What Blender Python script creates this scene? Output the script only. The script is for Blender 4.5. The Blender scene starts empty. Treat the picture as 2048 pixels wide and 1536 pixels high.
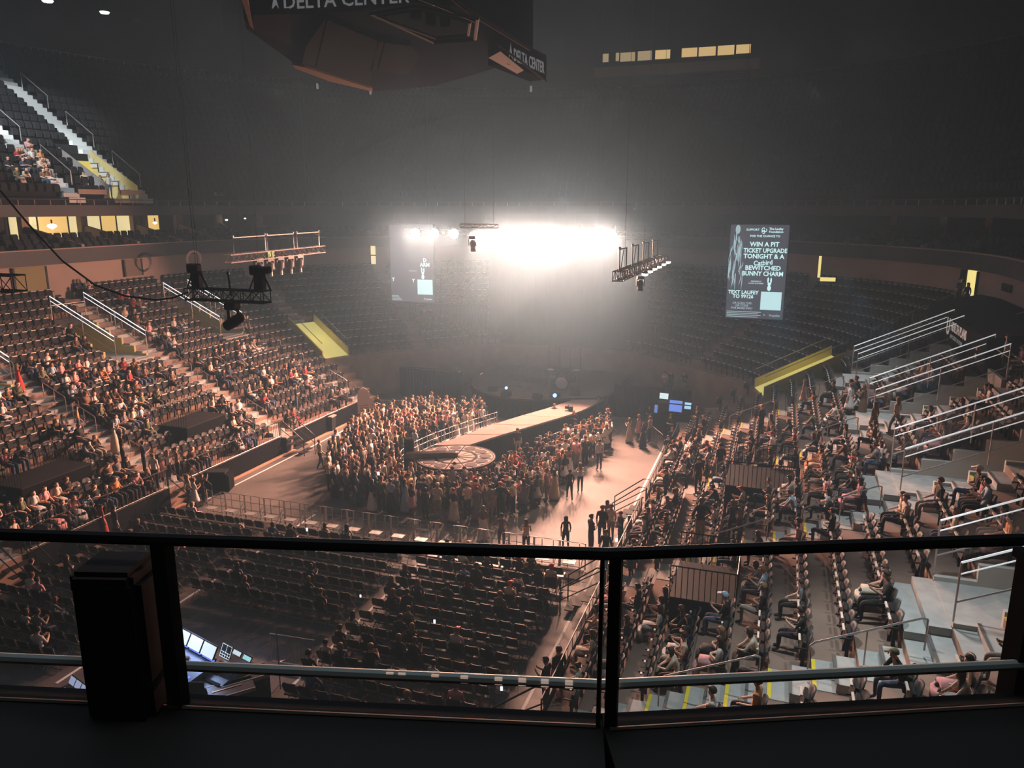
import bpy, bmesh, math, random
import numpy as np
from mathutils import Vector, Matrix
random.seed(7)
R = math.radians
C = bpy.context.scene.collection
S = bpy.context.scene

# ------------------------------------------------------------------ camera
EYE = 14.0                                  # eye height above the arena floor
cam_data = bpy.data.cameras.new('camera'); cam = bpy.data.objects.new('camera', cam_data); C.objects.link(cam)
cam_data.sensor_width = 36.0; cam_data.lens = 36.0 * 1540.0 / 2048.0
cam_data.clip_start = 0.02; cam_data.clip_end = 400
PITCH = math.atan(353 / 1540.0); YAW = R(19.0967)
cam.location = (0, 0, EYE); cam.rotation_euler = (math.pi / 2 - PITCH, 0, YAW)
S.camera = cam

# ------------------------------------------------------------------ world and exposure
S.view_settings.view_transform = 'Standard'; S.view_settings.look = 'None'
S.view_settings.exposure = 0.0; S.view_settings.gamma = 1.0; S.view_settings.use_curve_mapping = False
w = bpy.data.worlds.new('world'); S.world = w; w.use_nodes = True
w.node_tree.nodes['Background'].inputs[0].default_value = (0.010, 0.012, 0.016, 1)
w.node_tree.nodes['Background'].inputs[1].default_value = 0.12
# theatrical haze filling the arena
hz = w.node_tree.nodes.new('ShaderNodeVolumeScatter'); hz.inputs['Color'].default_value = (0.40, 0.74, 1.0, 1)
hz.inputs['Density'].default_value = 0.0020; hz.inputs['Anisotropy'].default_value = 0.42
w.node_tree.links.new(hz.outputs[0], w.node_tree.nodes['World Output'].inputs['Volume'])
S.cycles.max_bounces = 3; S.cycles.diffuse_bounces = 1; S.cycles.glossy_bounces = 2
S.cycles.transmission_bounces = 2; S.cycles.volume_bounces = 0; S.cycles.transparent_max_bounces = 12
S.cycles.sample_clamp_indirect = 4.0; S.cycles.sample_clamp_direct = 0.0
S.cycles.caustics_reflective = False; S.cycles.caustics_refractive = False

def lamp(name, kind, loc, energy, color, target=None, size=0.3, size_y=None, spot=60, blend=0.6):
    d = bpy.data.lights.new(name, kind); o = bpy.data.objects.new(name, d); C.objects.link(o)
    o.location = loc; d.energy = energy; d.color = color
    if kind == 'AREA':
        d.size = size
        if size_y: d.shape = 'RECTANGLE'; d.size_y = size_y
    else: d.shadow_soft_size = size
    if kind == 'SPOT': d.spot_size = R(spot); d.spot_blend = blend
    if target is not None:
        o.rotation_euler = (Vector(target) - Vector(loc)).to_track_quat('-Z', 'Y').to_euler()
    return o
SALMON = (1.0, 0.53, 0.385)
# the bright row of lamps on the front truss, facing the house
MAIN_Y, MAIN_Z = 52.0, 12.15
MAIN_X = [-25.45, -23.95, -22.4, -18.0, -16.3, -14.75, -13.2, -11.5, -10.9]
for i, x in enumerate(MAIN_X):
    k = 0.5 if i < 3 else 1.0
    lamp('front_truss_spot', 'SPOT', (x, MAIN_Y - 0.3, MAIN_Z), 13500 * k, SALMON, (x * 0.9 - 2.0, 20, 0.5), 0.22, spot=100, blend=0.35)
lamp('front_truss_spot', 'SPOT', (-12.3, MAIN_Y - 0.3, MAIN_Z), 34000, SALMON, (-36, 31, 5), 0.22, spot=66, blend=0.5)  # extra spot without a fixture, added to brighten the left stand
lamp('front_truss_spot', 'SPOT', (-21.0, MAIN_Y - 0.3, MAIN_Z), 22000, SALMON, (3, 26, 4), 0.22, spot=56, blend=0.5)  # another added spot without a fixture, for the right stand
# warm lamps on the right hand truss
for i in range(3):
    lamp('side_truss_spot', 'SPOT', (-6.7, 37.5 + 4.2 * i, 10.9), 1500, (1.0, 0.78, 0.6), (-17, 34 + 4.2 * i, 0), 0.12, spot=80)
# dim house light over the seats, cool
lamp('house_light', 'AREA', (-16, 16, 33), 1300, (0.60, 0.78, 1.0), (-16, 16, 0), 40, 40)
lamp('house_light', 'AREA', (-16, 62, 33), 150, (0.80, 0.92, 1.0), (-16, 62, 0), 30, 20)
lamp('channel_fill', 'AREA', (-0.2, 1.25, 16.0), 6, (0.9, 1.0, 0.95), (-0.2, 1.2, 13), 1.2, 0.3)  # added fill to brighten the grey channel below the rail, no lamp seen there
# upper level stair lights
lamp('stair_spot', 'SPOT', (-40, 26, 31.5), 36000, (0.80, 0.92, 1.0), (-51, 43, 20), 0.2, spot=24, blend=0.5)
lamp('stair_spot', 'SPOT', (-38, 22, 31.5), 36000, (0.80, 0.92, 1.0), (-47, 38.5, 18), 0.2, spot=24, blend=0.5)

# ------------------------------------------------------------------ materials
MATS = {}
def mat(name, col, rough=0.7, metal=0.0, noise=0.0, nscale=8.0, emit=None, es=1.0, sample=False, spec=0.3, col2=None, bump=0.0):
    if name in MATS: return MATS[name]
    m = bpy.data.materials.new(name); m.use_nodes = True; nt = m.node_tree; b = nt.nodes['Principled BSDF']
    b.inputs['Base Color'].default_value = (*col, 1); b.inputs['Roughness'].default_value = rough
    b.inputs['Metallic'].default_value = metal; b.inputs['Specular IOR Level'].default_value = spec
    if noise or col2 or bump:
        tc = nt.nodes.new('ShaderNodeTexCoord'); n = nt.nodes.new('ShaderNodeTexNoise')
        n.inputs['Scale'].default_value = nscale; n.inputs['Detail'].default_value = 4
        nt.links.new(tc.outputs['Object'], n.inputs['Vector'])
        if noise or col2:
            r = nt.nodes.new('ShaderNodeValToRGB')
            c2 = col2 or tuple(min(1, c * (1 + noise)) for c in col); c1 = tuple(c * (1 - noise) for c in col) if not col2 else col
            r.color_ramp.elements[0].color = (*c1, 1); r.color_ramp.elements[1].color = (*c2, 1)
            r.color_ramp.elements[0].position = 0.3; r.color_ramp.elements[1].position = 0.7
            nt.links.new(n.outputs['Fac'], r.inputs['Fac']); nt.links.new(r.outputs['Color'], b.inputs['Base Color'])
        if bump:
            bp = nt.nodes.new('ShaderNodeBump'); bp.inputs['Strength'].default_value = bump
            nt.links.new(n.outputs['Fac'], bp.inputs['Height']); nt.links.new(bp.outputs['Normal'], b.inputs['Normal'])
    if emit:
        b.inputs['Emission Color'].default_value = (*emit, 1); b.inputs['Emission Strength'].default_value = es
        m.cycles.emission_sampling = 'AUTO' if sample else 'NONE'
    MATS[name] = m; return m
def attr_mat(name, attr, rough=0.8):
    m = bpy.data.materials.new(name); m.use_nodes = True; nt = m.node_tree; b = nt.nodes['Principled BSDF']
    a = nt.nodes.new('ShaderNodeAttribute'); a.attribute_name = attr
    nt.links.new(a.outputs['Color'], b.inputs['Base Color']); b.inputs['Roughness'].default_value = rough
    b.inputs['Specular IOR Level'].default_value = 0.25
    MATS[name] = m; return m
def objcol_mat(name, mode='color', ramp=None, rough=0.8, gain=1.0):
    m = bpy.data.materials.new(name); m.use_nodes = True; nt = m.node_tree; b = nt.nodes['Principled BSDF']
    oi = nt.nodes.new('ShaderNodeObjectInfo'); b.inputs['Roughness'].default_value = rough
    b.inputs['Specular IOR Level'].default_value = 0.25
    if mode == 'color': nt.links.new(oi.outputs['Color'], b.inputs['Base Color'])
    else:
        r = nt.nodes.new('ShaderNodeValToRGB'); r.color_ramp.interpolation = 'CONSTANT'
        while len(r.color_ramp.elements) < len(ramp): r.color_ramp.elements.new(0.5)
        for i, c in enumerate(ramp):
            r.color_ramp.elements[i].position = i / len(ramp); r.color_ramp.elements[i].color = (*c, 1)
        nt.links.new(oi.outputs['Random'], r.inputs['Fac']); nt.links.new(r.outputs['Color'], b.inputs['Base Color'])
    MATS[name] = m; return m
M_CONC = mat('concrete', (0.30, 0.27, 0.25), 0.85, noise=0.15, nscale=1.5)
M_TERR = mat('terrace_concrete', (0.26, 0.165, 0.125), 0.85, noise=0.18, nscale=0.9)
M_STEP = mat('step_concrete', (0.40, 0.385, 0.36), 0.8, noise=0.12, nscale=3)
M_YEL = mat('yellow_nosing', (0.75, 0.58, 0.04), 0.6)
M_BLK = mat('black_plastic', (0.020, 0.019, 0.020), 0.65, noise=0.1, spec=0.15)
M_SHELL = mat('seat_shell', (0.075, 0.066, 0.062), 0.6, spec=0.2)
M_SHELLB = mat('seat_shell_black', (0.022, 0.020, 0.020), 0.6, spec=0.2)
M_SEATF = mat('seat_fabric', (0.016, 0.015, 0.017), 0.8)
M_TAG_HIGHLIGHT = mat('seat_tag_highlight', (0.68, 0.58, 0.49), 0.5)
M_BLKM = mat('black_metal', (0.02, 0.02, 0.021), 0.4, metal=0.3)
M_STEEL = mat('galvanised_steel', (0.42, 0.40, 0.39), 0.4, metal=0.7, noise=0.1, nscale=5)
M_ALU = mat('aluminium', (0.42, 0.40, 0.38), 0.5, metal=0.4)
M_DRAPE = mat('black_drape', (0.009, 0.009, 0.010), 1.0, spec=0.05)
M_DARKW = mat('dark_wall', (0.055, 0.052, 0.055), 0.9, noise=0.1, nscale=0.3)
M_BEIGE = mat('beige_wall', (0.40, 0.29, 0.24), 0.85, noise=0.07, nscale=0.4)
M_FASC = mat('fascia_panel', (0.055, 0.047, 0.045), 0.55)
M_LED = mat('led_rail', (0.8, 0.82, 0.85), 0.4, emit=(0.86, 0.92, 1.0), es=1.5)
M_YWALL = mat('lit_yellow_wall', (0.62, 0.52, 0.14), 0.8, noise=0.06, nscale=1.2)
M_WHITE = mat('white_paint', (0.75, 0.72, 0.68), 0.7)

# ------------------------------------------------------------------ object helpers
def tag(o, label=None, cat=None, group=None, kind=None):
    if label: o['label'] = label
    if cat: o['category'] = cat
    if group: o['group'] = group
    if kind: o['kind'] = kind
    return o
def empty(name, loc=(0, 0, 0), rz=0.0, label=None, cat=None, group=None, kind=None):
    o = bpy.data.objects.new(name, None); C.objects.link(o); o.location = loc; o.rotation_euler = (0, 0, rz)
    o.empty_display_size = 0.1
    return tag(o, label, cat, group, kind)
class MB:
    """collects boxes, tubes, lathes and quads; build() links them as one mesh object"""
    def __init__(s): s.v = []; s.f = []; s.m = []; s.mi = 0
    def add(s, vs, fs):
        b = len(s.v); s.v += [tuple(v) for v in vs]; s.f += [tuple(b + i for i in f) for f in fs]; s.m += [s.mi] * len(fs)
        return s
    def box(s, c, d, M=None):
        x, y, z = d[0] / 2, d[1] / 2, d[2] / 2
        vs = [Vector((sx * x, sy * y, sz * z)) for sz in (-1, 1) for sy in (-1, 1) for sx in (-1, 1)]
        if M is not None: vs = [M @ v for v in vs]
        vs = [v + Vector(c) for v in vs]
        return s.add(vs, [(0, 2, 3, 1), (4, 5, 7, 6), (0, 1, 5, 4), (2, 6, 7, 3), (0, 4, 6, 2), (1, 3, 7, 5)])
    def b2(s, x0, x1, y0, y1, z0, z1): return s.box(((x0 + x1) / 2, (y0 + y1) / 2, (z0 + z1) / 2), (abs(x1 - x0), abs(y1 - y0), abs(z1 - z0)))
    def tube(s, pts, r, n=6, caps=True):
        pts = [Vector(p) for p in pts]; k = len(pts); rings = []
        rr = r if isinstance(r, (list, tuple)) else [r] * k
        up = None
        for i, p in enumerate(pts):
            a = pts[max(0, i - 1)]; c = pts[min(k - 1, i + 1)]; t = (c - a)
            if t.length < 1e-9: t = Vector((0, 0, 1))
            t.normalize()
            if up is None or abs(up.dot(t)) > 0.98: up = Vector((0, 0, 1)) if abs(t.z) < 0.9 else Vector((1, 0, 0))
            x = t.cross(up).normalized(); y = x.cross(t).normalized(); up = y
            rings.append([p + (x * math.cos(2 * math.pi * j / n) + y * math.sin(2 * math.pi * j / n)) * rr[i] for j in range(n)])
        vs = [v for rg in rings for v in rg]
        fs = [(i * n + j, i * n + (j + 1) % n, (i + 1) * n + (j + 1) % n, (i + 1) * n + j) for i in range(k - 1) for j in range(n)]
        if caps: fs += [tuple(range(n - 1, -1, -1)), tuple((k - 1) * n + j for j in range(n))]
        return s.add(vs, fs)
    def lathe(s, prof, c=(0, 0, 0), n=16, M=None, sx=1, sy=1):
        vs = []; k = len(prof)
        for r, z in prof:
            for j in range(n):
                a = 2 * math.pi * j / n; v = Vector((r * math.cos(a) * sx, r * math.sin(a) * sy, z))
                vs.append((M @ v if M is not None else v) + Vector(c))
        fs = [(i * n + j, i * n + (j + 1) % n, (i + 1) * n + (j + 1) % n, (i + 1) * n + j) for i in range(k - 1) for j in range(n)]
        fs += [tuple(range(n - 1, -1, -1)), tuple((k - 1) * n + j for j in range(n))]
        return s.add(vs, fs)
    def prism(s, poly, z0, z1):
        n = len(poly)
        vs = [(x, y, z0) for x, y in poly] + [(x, y, z1) for x, y in poly]
        return s.add(vs, [tuple(range(n - 1, -1, -1)), tuple(range(n, 2 * n))] + [(i, (i + 1) % n, n + (i + 1) % n, n + i) for i in range(n)])
    def quad(s, a, b, c, d): return s.add([a, b, c, d], [(0, 1, 2, 3)])
    def mesh(s, name, mats):
        me = bpy.data.meshes.new(name); me.from_pydata(s.v, [], s.f)
        for m in (mats if isinstance(mats, (list, tuple)) else [mats]): me.materials.append(m)
        if any(s.m): me.polygons.foreach_set('material_index', s.m)
        me.update(); return me
    def build(s, name, mats, parent=None, loc=None, smooth=False, rz=None):
        me = s.mesh(name, mats); o = bpy.data.objects.new(name, me); C.objects.link(o)
        if smooth: me.polygons.foreach_set('use_smooth', [True] * len(me.polygons))
        if parent is not None: o.parent = parent
        if loc is not None: o.location = loc
        if rz is not None: o.rotation_euler = (0, 0, rz)
        return o
def part(name, me, parent, loc=(0, 0, 0), rz=0.0, rot=None):
    o = bpy.data.objects.new(name, me); C.objects.link(o); o.parent = parent; o.location = loc
    o.rotation_euler = rot if rot else (0, 0, rz)
    return o
def copy_tree(o, parent=None):
    c = o.copy(); C.objects.link(c)
    if parent is not None: c.parent = parent
    for ch in list(o.children): copy_tree(ch, c)
    return c
def bevel(o, wd=0.01, seg=1):
    bm = bmesh.new(); bm.from_mesh(o.data)
    bmesh.ops.bevel(bm, geom=bm.edges[:], offset=wd, segments=seg, affect='EDGES'); bm.to_mesh(o.data); bm.free()
    return o

# view geometry used to place things on real planes
_cp, _sp = math.cos(PITCH), math.sin(PITCH); _cy, _sy = math.cos(YAW), math.sin(YAW)
def ray(px, py):
    x = (px - 1024) / 1540.0; y = -(py - 768) / 1540.0
    f = _cp + y * _sp; u = y * _cp - _sp
    return Vector((x * _cy - f * _sy, x * _sy + f * _cy, u))
def on_z(px, py, z=0.0):
    r = ray(px, py); t = (z - EYE) / r.z; return Vector((r.x * t, r.y * t, z))
def on_y(px, py, Y):
    r = ray(px, py); t = Y / r.y; return Vector((r.x * t, Y, EYE + r.z * t))
def on_x(px, py, X):
    r = ray(px, py); t = X / r.x; return Vector((X, r.y * t, EYE + r.z * t))
def dist2px(p):
    d = Vector(p) - Vector((0, 0, EYE)); return d.length
def project(p):
    d = Vector(p) - Vector((0, 0, EYE))
    x = d.x * _cy + d.y * _sy; y = -d.x * _sy + d.y * _cy
    fz = y * _cp - d.z * _sp; yy = y * _sp + d.z * _cp
    if fz <= 0.01: return (-9999, -9999, fz)
    return (1024 + 1540 * x / fz, 768 - 1540 * yy / fz, fz)
def in_view(p, m=60):
    x, y, f = project(p); return f > 0 and -m < x < 2048 + m and -m < y < 1536 + m
# ------------------------------------------------------------------ the seating bowl: one front line, offset outwards row by row
XC, HW = -15.85, 10.85
YS = 10.0; YC = 45.0; R0 = 4.0
AISLES_R = [17.0, 25.2, 33.5, 41.8]
AISLES_L = [18.5, 27.2, 36.0, 44.9]
# knots of one half, as (dx from centre line, y, normal angle, tag)
def half_knots(aisles, sgn):
    ys = set([YS, YC] + [YS + i for i in range(1, 36)])
    for a in aisles: ys |= {round(a - 1.2, 3), a, round(a + 2.4, 3)}
    ks = [(HW, y, 0.0, 's') for y in sorted(ys) if y <= YC]
    for a in (3, 6, 9, 12, 15, 18, 21, 24, 27, 30, 34, 38, 42, 45):
        ks.append((HW - R0 + R0 * math.cos(R(a)), YC + R0 * math.sin(R(a)), a, 'a'))
    x0, y0 = ks[-1][0], ks[-1][1]; L = 7.5
    for i in range(1, 7): t = L * i / 6; ks.append((x0 - t * 0.7071, y0 + t * 0.7071, 45.0, 'd'))
    cx2, cy2 = ks[-1][0] - R0 * 0.7071, ks[-1][1] - R0 * 0.7071
    for a in (50, 55, 60, 65, 70, 75, 80, 85, 90):
        ks.append((cx2 + R0 * math.cos(R(a)), cy2 + R0 * math.sin(R(a)), a, 'b'))
    ks.append((0.0, ks[-1][1], 90.0, 'e'))
    return ks
HALF = {1: half_knots(AISLES_R, 1), -1: half_knots(AISLES_L, -1)}
YEND = HALF[1][-1][1]
def P(side, k, u):
    dx, y, a, t = k; return (XC + side * (dx + u * math.cos(R(a))), y + u * math.sin(R(a)))
ROW, RISE, Z0 = 0.9, 0.43, 1.0
NROW = 18
def tread(i): return Z0 + RISE * i
PORT_ROWS = (10, 14)
def portal_at(side, y, tg):
    if tg != 's': return False
    A = AISLES_R if side == 1 else AISLES_L
    for a in A:
        lo, hi = (a, a + 2.4) if side == 1 else (a - 2.4, a)
        if side == 1 or True:
            if lo + 0.001 < y < hi - 0.001: return True
    return False
for s_ in (1, -1):
    A = AISLES_R if s_ == 1 else AISLES_L
    extra = [round(a - 2.4, 3) for a in A] + [round(a + 1.2, 3) for a in A]
    base = [k for k in HALF[s_] if k[3] == 's']; rest = [k for k in HALF[s_] if k[3] != 's']
    ys = sorted(set([k[1] for k in base] + [e for e in extra if YS < e < YC]))
    HALF[s_] = [(HW, y, 0.0, 's') for y in ys] + rest
CORNER_AISLES = {1: 15.0, -1: 24.0}       # degrees into each far corner
def row_exists(i, k):
    if i >= 5: return True
    return k[3] == 's' or (k[3] == 'a' and k[2] <= (27 if True else 0))
def terrace(side):
    mb = MB(); K = HALF[side]
    for i in range(NROW):
        u0, u1 = ROW * i, ROW * (i + 1); z = tread(i); zp = tread(i - 1) if i else 0.0
        for a, b in zip(K[:-1], K[1:]):
            if not (row_exists(i, a) and row_exists(i, b)):
                continue
            if PORT_ROWS[0] <= i <= PORT_ROWS[1] and a[3] == 's' and portal_at(side, (a[1] + b[1]) / 2, 's'): continue
            a0, a1, b0, b1 = P(side, a, u0), P(side, a, u1), P(side, b, u0), P(side, b, u1)
            mb.quad((*a0, z), (*b0, z), (*b1, z), (*a1, z))
            if not row_exists(i - 1, a) or not row_exists(i - 1, b): zp2 = 0.0
            else: zp2 = zp
            mb.quad((*a0, zp2), (*b0, zp2), (*b0, z), (*a0, z))
    return mb
for side, nm in ((1, 'right'), (-1, 'left')):
    o = terrace(side).build('trim_1' if side == 1 else 'trim_2', M_TERR)
    tag(o, f'stepped brown concrete terraces of the {nm} stand', kind='structure')

# floor
mf = bpy.data.materials.new('arena_floor'); mf.use_nodes = True; nt = mf.node_tree; b = nt.nodes['Principled BSDF']
b.inputs['Roughness'].default_value = 0.62; b.inputs['Specular IOR Level'].default_value = 0.35
tc = nt.nodes.new('ShaderNodeTexCoord'); n1 = nt.nodes.new('ShaderNodeTexNoise'); n1.inputs['Scale'].default_value = 0.35; n1.inputs['Detail'].default_value = 6
n2 = nt.nodes.new('ShaderNodeTexNoise'); n2.inputs['Scale'].default_value = 14; n2.inputs['Detail'].default_value = 3
nt.links.new(tc.outputs['Object'], n1.inputs['Vector']); nt.links.new(tc.outputs['Object'], n2.inputs['Vector'])
mx = nt.nodes.new('ShaderNodeMix'); mx.data_type = 'FLOAT'; mx.inputs['Factor'].default_value = 0.3
nt.links.new(n1.outputs['Fac'], mx.inputs[2]); nt.links.new(n2.outputs['Fac'], mx.inputs[3])
r = nt.nodes.new('ShaderNodeValToRGB'); r.color_ramp.elements[0].color = (0.085, 0.072, 0.066, 1); r.color_ramp.elements[1].color = (0.175, 0.145, 0.13, 1)
r.color_ramp.elements[0].position = 0.35; r.color_ramp.elements[1].position = 0.68
nt.links.new(mx.outputs[0], r.inputs['Fac']); nt.links.new(r.outputs['Color'], b.inputs['Base Color'])
MB().b2(-70, 40, -6, 100, -0.2, 0.0).build('floor', mf)['kind'] = 'structure'

# painted lines on the floor
for nm, x, y0, y1, lb in (('trim_3', -25.85, 28.6, 44.5, 'white line painted along the left edge of the floor'), ('trim_4', -19.75, 15.0, 28.9, 'white line on the floor between the left and middle chair blocks'),
                      ('trim_5', -12.95, 17.0, 28.9, 'white line on the floor between the middle and right chair blocks'), ('trim_6', -6.05, 14.0, 28.6, 'white line on the floor beside the right chair block'),
                      ('trim_7', -5.85, 31.0, 45.0, 'white line painted along the right edge of the open floor')):
    tag(MB().b2(x - 0.05, x + 0.05, y0, y1, 0.0, 0.006).build(nm, M_WHITE), lb, kind='structure')
# edge board strips by the left stand
tag(MB().b2(-26.55, -26.35, 15, 45, 0, 0.05).build('baseboard_left', mat('edge_wood', (0.42, 0.24, 0.16), 0.7)), kind='structure')

# front skirts under the first row and the wall behind the last row
def band(side, u, z0, z1, th, m, name, label=None, kset=None, knots=None, parent=None):
    mb = MB(); K = knots or [k for k in HALF[side] if (kset is None or kset(k))]
    for a, b_ in zip(K[:-1], K[1:]):
        p, q, p2, q2 = P(side, a, u), P(side, b_, u), P(side, a, u + th), P(side, b_, u + th)
        mb.add([(*p, z0), (*q, z0), (*q2, z0), (*p2, z0), (*p, z1), (*q, z1), (*q2, z1), (*p2, z1)],
               [(0, 1, 5, 4), (3, 7, 6, 2), (4, 5, 6, 7), (0, 3, 2, 1), (0, 4, 7, 3), (1, 2, 6, 5)])
    o = mb.build(name, m, parent)
    if parent is None: tag(o, label, kind='structure')
    return o
U_BACK = ROW * NROW      # 16.2
for side, nm in ((1, 'right'), (-1, 'left')):
    band(side, U_BACK, 7.0, 10.6, 0.2, M_BEIGE, f'wall_{nm}', f'beige back wall above the last row of the {nm} stand')
    band(side, U_BACK - 0.25, 10.55, 11.45, 0.25, M_FASC, 'trim_8' if side == 1 else 'trim_9', f'dark balcony fascia below the suites on the {nm}')
    band(side, U_BACK - 0.27, 11.45, 11.52, 0.33, M_BEIGE, 'trim_10' if side == 1 else 'trim_11', f'pale cap along the suite balcony edge on the {nm}')
    band(side, U_BACK - 0.2, 13.45, 14.15, 0.25, M_FASC, 'trim_12' if side == 1 else 'trim_13', f'dark fascia of the upper deck on the {nm}')
    # suite floor slabs stepping back
    for j in range(4):
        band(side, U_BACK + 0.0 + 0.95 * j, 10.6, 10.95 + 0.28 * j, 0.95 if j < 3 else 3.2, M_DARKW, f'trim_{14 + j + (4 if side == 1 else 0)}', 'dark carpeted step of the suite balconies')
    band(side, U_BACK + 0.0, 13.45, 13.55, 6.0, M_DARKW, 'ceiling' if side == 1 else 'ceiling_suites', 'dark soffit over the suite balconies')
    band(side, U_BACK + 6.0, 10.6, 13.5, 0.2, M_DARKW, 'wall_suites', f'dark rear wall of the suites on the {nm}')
# upper deck
UP_U, UP_Z, UP_ROW, UP_RISE, UP_N = 16.3, 14.6, 0.85, 0.62, 19
def upper(side):
    mb = MB(); K = [k for k in HALF[side] if k[3] != 's' or k[1] > 20]
    for i in range(UP_N):
        u0, u1 = UP_U + UP_ROW * i, UP_U + UP_ROW * (i + 1); z = UP_Z + UP_RISE * i
        for a, b_ in zip(K[:-1], K[1:]):
            if side == -1 and i < 5 and a[3] == 's' and 41.8 < (a[1] + b_[1]) / 2 < 44.2: continue
            a0, a1, b0, b1 = P(side, a, u0), P(side, a, u1), P(side, b_, u0), P(side, b_, u1)
            mb.quad((*a0, z), (*b0, z), (*b1, z), (*a1, z))
            mb.quad((*a0, z - UP_RISE if i else 14.1), (*b0, z - UP_RISE if i else 14.1), (*b0, z), (*a0, z))
    return mb
for side, nm in ((1, 'right'), (-1, 'left')):
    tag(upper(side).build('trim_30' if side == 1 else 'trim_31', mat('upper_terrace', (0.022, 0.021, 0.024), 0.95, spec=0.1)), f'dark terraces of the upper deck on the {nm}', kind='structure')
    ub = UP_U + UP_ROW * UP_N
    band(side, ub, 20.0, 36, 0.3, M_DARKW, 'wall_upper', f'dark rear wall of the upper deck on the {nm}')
    band(side, ub - 0.1, UP_Z + UP_RISE * UP_N + 0.1, UP_Z + UP_RISE * UP_N + 0.35, 0.1, mat('rim_rail', (0.22, 0.22, 0.23), 0.6), 'trim_32' if side == 1 else 'trim_33', f'pale rim rail at the top of the upper deck on the {nm}')
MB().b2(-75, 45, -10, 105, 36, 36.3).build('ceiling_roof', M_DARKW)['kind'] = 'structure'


# ------------------------------------------------------------------ a bank of thicker haze hanging over the stage
hzm = bpy.data.materials.new('stage_haze'); hzm.use_nodes = True; nt = hzm.node_tree; nt.nodes.clear()
out = nt.nodes.new('ShaderNodeOutputMaterial'); vs = nt.nodes.new('ShaderNodeVolumeScatter')
vs.inputs['Color'].default_value = (0.33, 0.53, 0.66, 1); vs.inputs['Density'].default_value = 0.0095; vs.inputs['Anisotropy'].default_value = 0.3
nt.links.new(vs.outputs[0], out.inputs['Volume'])
_mb = MB(); _mb.lathe([(max(0.02, math.cos(math.pi * (k / 16 - 0.5))), math.sin(math.pi * (k / 16 - 0.5))) for k in range(17)], n=36)
_mb.v = [(-16.5 + 25 * x, 61.0 + 16.5 * y, 8.6 + 13.5 * z) for x, y, z in _mb.v]
tag(_mb.build('stage_haze', hzm), 'bank of grey theatrical haze hanging over the stage and the far stands', 'haze', kind='stuff')
# ------------------------------------------------------------------ rows as walkable polylines
def row_line(side, i, u, y0=YS):
    """points along row i at offset u from the front line, with arc length, tag and knot"""
    K = [k for k in HALF[side] if row_exists(i, k)]
    pts = [P(side, k, u) for k in K]; L = [0.0]
    for a, b_ in zip(pts[:-1], pts[1:]): L.append(L[-1] + math.dist(a, b_))
    return K, pts, L
def row_seats(side, i, du=0.62, pitch=0.54):
    K, pts, L = row_line(side, i, ROW * i + du); out = []
    A = AISLES_R if side == 1 else AISLES_L
    j = 0; s_ = 0.3
    while s_ < L[-1] - 0.2:
        while j < len(L) - 2 and L[j + 1] < s_: j += 1
        t = (s_ - L[j]) / max(1e-6, L[j + 1] - L[j]); a, b_ = pts[j], pts[j + 1]
        x, y = a[0] + (b_[0] - a[0]) * t, a[1] + (b_[1] - a[1]) * t
        ang = K[j][2] + (K[j + 1][2] - K[j][2]) * t; tg = K[j + 1][3]
        s_ += pitch
        ok = True
        if tg == 's':
            for A_ in A:
                lo, hi = (A_ - 1.45, A_ + 0.2) if side == 1 else (A_ - 0.2, A_ + 1.45)
                if lo < y < hi: ok = False
                if i >= 9 and i <= 14:
                    lo, hi = (A_ - 1.45, A_ + 2.7) if side == 1 else (A_ - 2.7, A_ + 1.45)
                    if lo < y < hi: ok = False
        elif tg == 'a':
            cx_, cy_ = XC + side * (HW - R0), YC
            rr = math.hypot(x - cx_, y - cy_); da = (ang - CORNER_AISLES[side]) * math.pi / 180 * rr
            if abs(da) < 0.85: ok = False
            if 4 <= i <= 9 and -1.35 < da < 1.35: ok = False
        elif tg == 'd' and abs(K[j][1] + (K[j + 1][1] - K[j][1]) * t - 50.5) < 0.4: ok = False
        elif tg == 'e' and abs(x - XC) < 1.0: ok = False
        if i == 0 and tg != 's' : ok = ok
        if ok: out.append((x, y, ang, tg))
    return out
def face(side, ang):      # rotation that turns local +Y outwards (the sitter looks along -Y, into the bowl)
    nx, ny = side * math.cos(R(ang)), math.sin(R(ang)); return math.atan2(ny, nx) - math.pi / 2

# ------------------------------------------------------------------ tip-up stadium seat
def seat_back_mb():
    mb = MB(); nx = 5; rows = [(0.40, 0.16, 0.23), (0.62, 0.19, 0.245), (0.80, 0.235, 0.235), (0.88, 0.26, 0.16)]
    vs = []; fs = []
    for z, y, hw in rows:
        for k in range(nx):
            t = k / (nx - 1) * 2 - 1; vs.append((hw * t, y - 0.045 * t * t, z - 0.015 * t * t))
    for z, y, hw in rows:
        for k in range(nx):
            t = k / (nx - 1) * 2 - 1; vs.append((hw * t, y + 0.04 - 0.045 * t * t, z - 0.015 * t * t))
    m = len(rows) * nx
    for i in range(len(rows) - 1):
        for k in range(nx - 1):
            a = i * nx + k; fs.append((a, a + 1, a + nx + 1, a + nx)); fs.append((m + a, m + a + nx, m + a + nx + 1, m + a + 1))
    for k in range(nx - 1):
        a = (len(rows) - 1) * nx + k; fs.append((a, a + 1, m + a + 1, m + a)); fs.append((k, m + k, m + k + 1, k + 1))
    for i in range(len(rows) - 1):
        a = i * nx; fs.append((a, a + nx, m + a + nx, m + a)); a = i * nx + nx - 1; fs.append((a, m + a, m + a + nx, a + nx))
    return mb.add(vs, fs)
def seat_pan_mb():
    mb = MB(); M = Matrix.Rotation(R(78), 4, 'X')
    mb.box((0, 0.08, 0.56), (0.40, 0.36, 0.07), M); return mb
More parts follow.
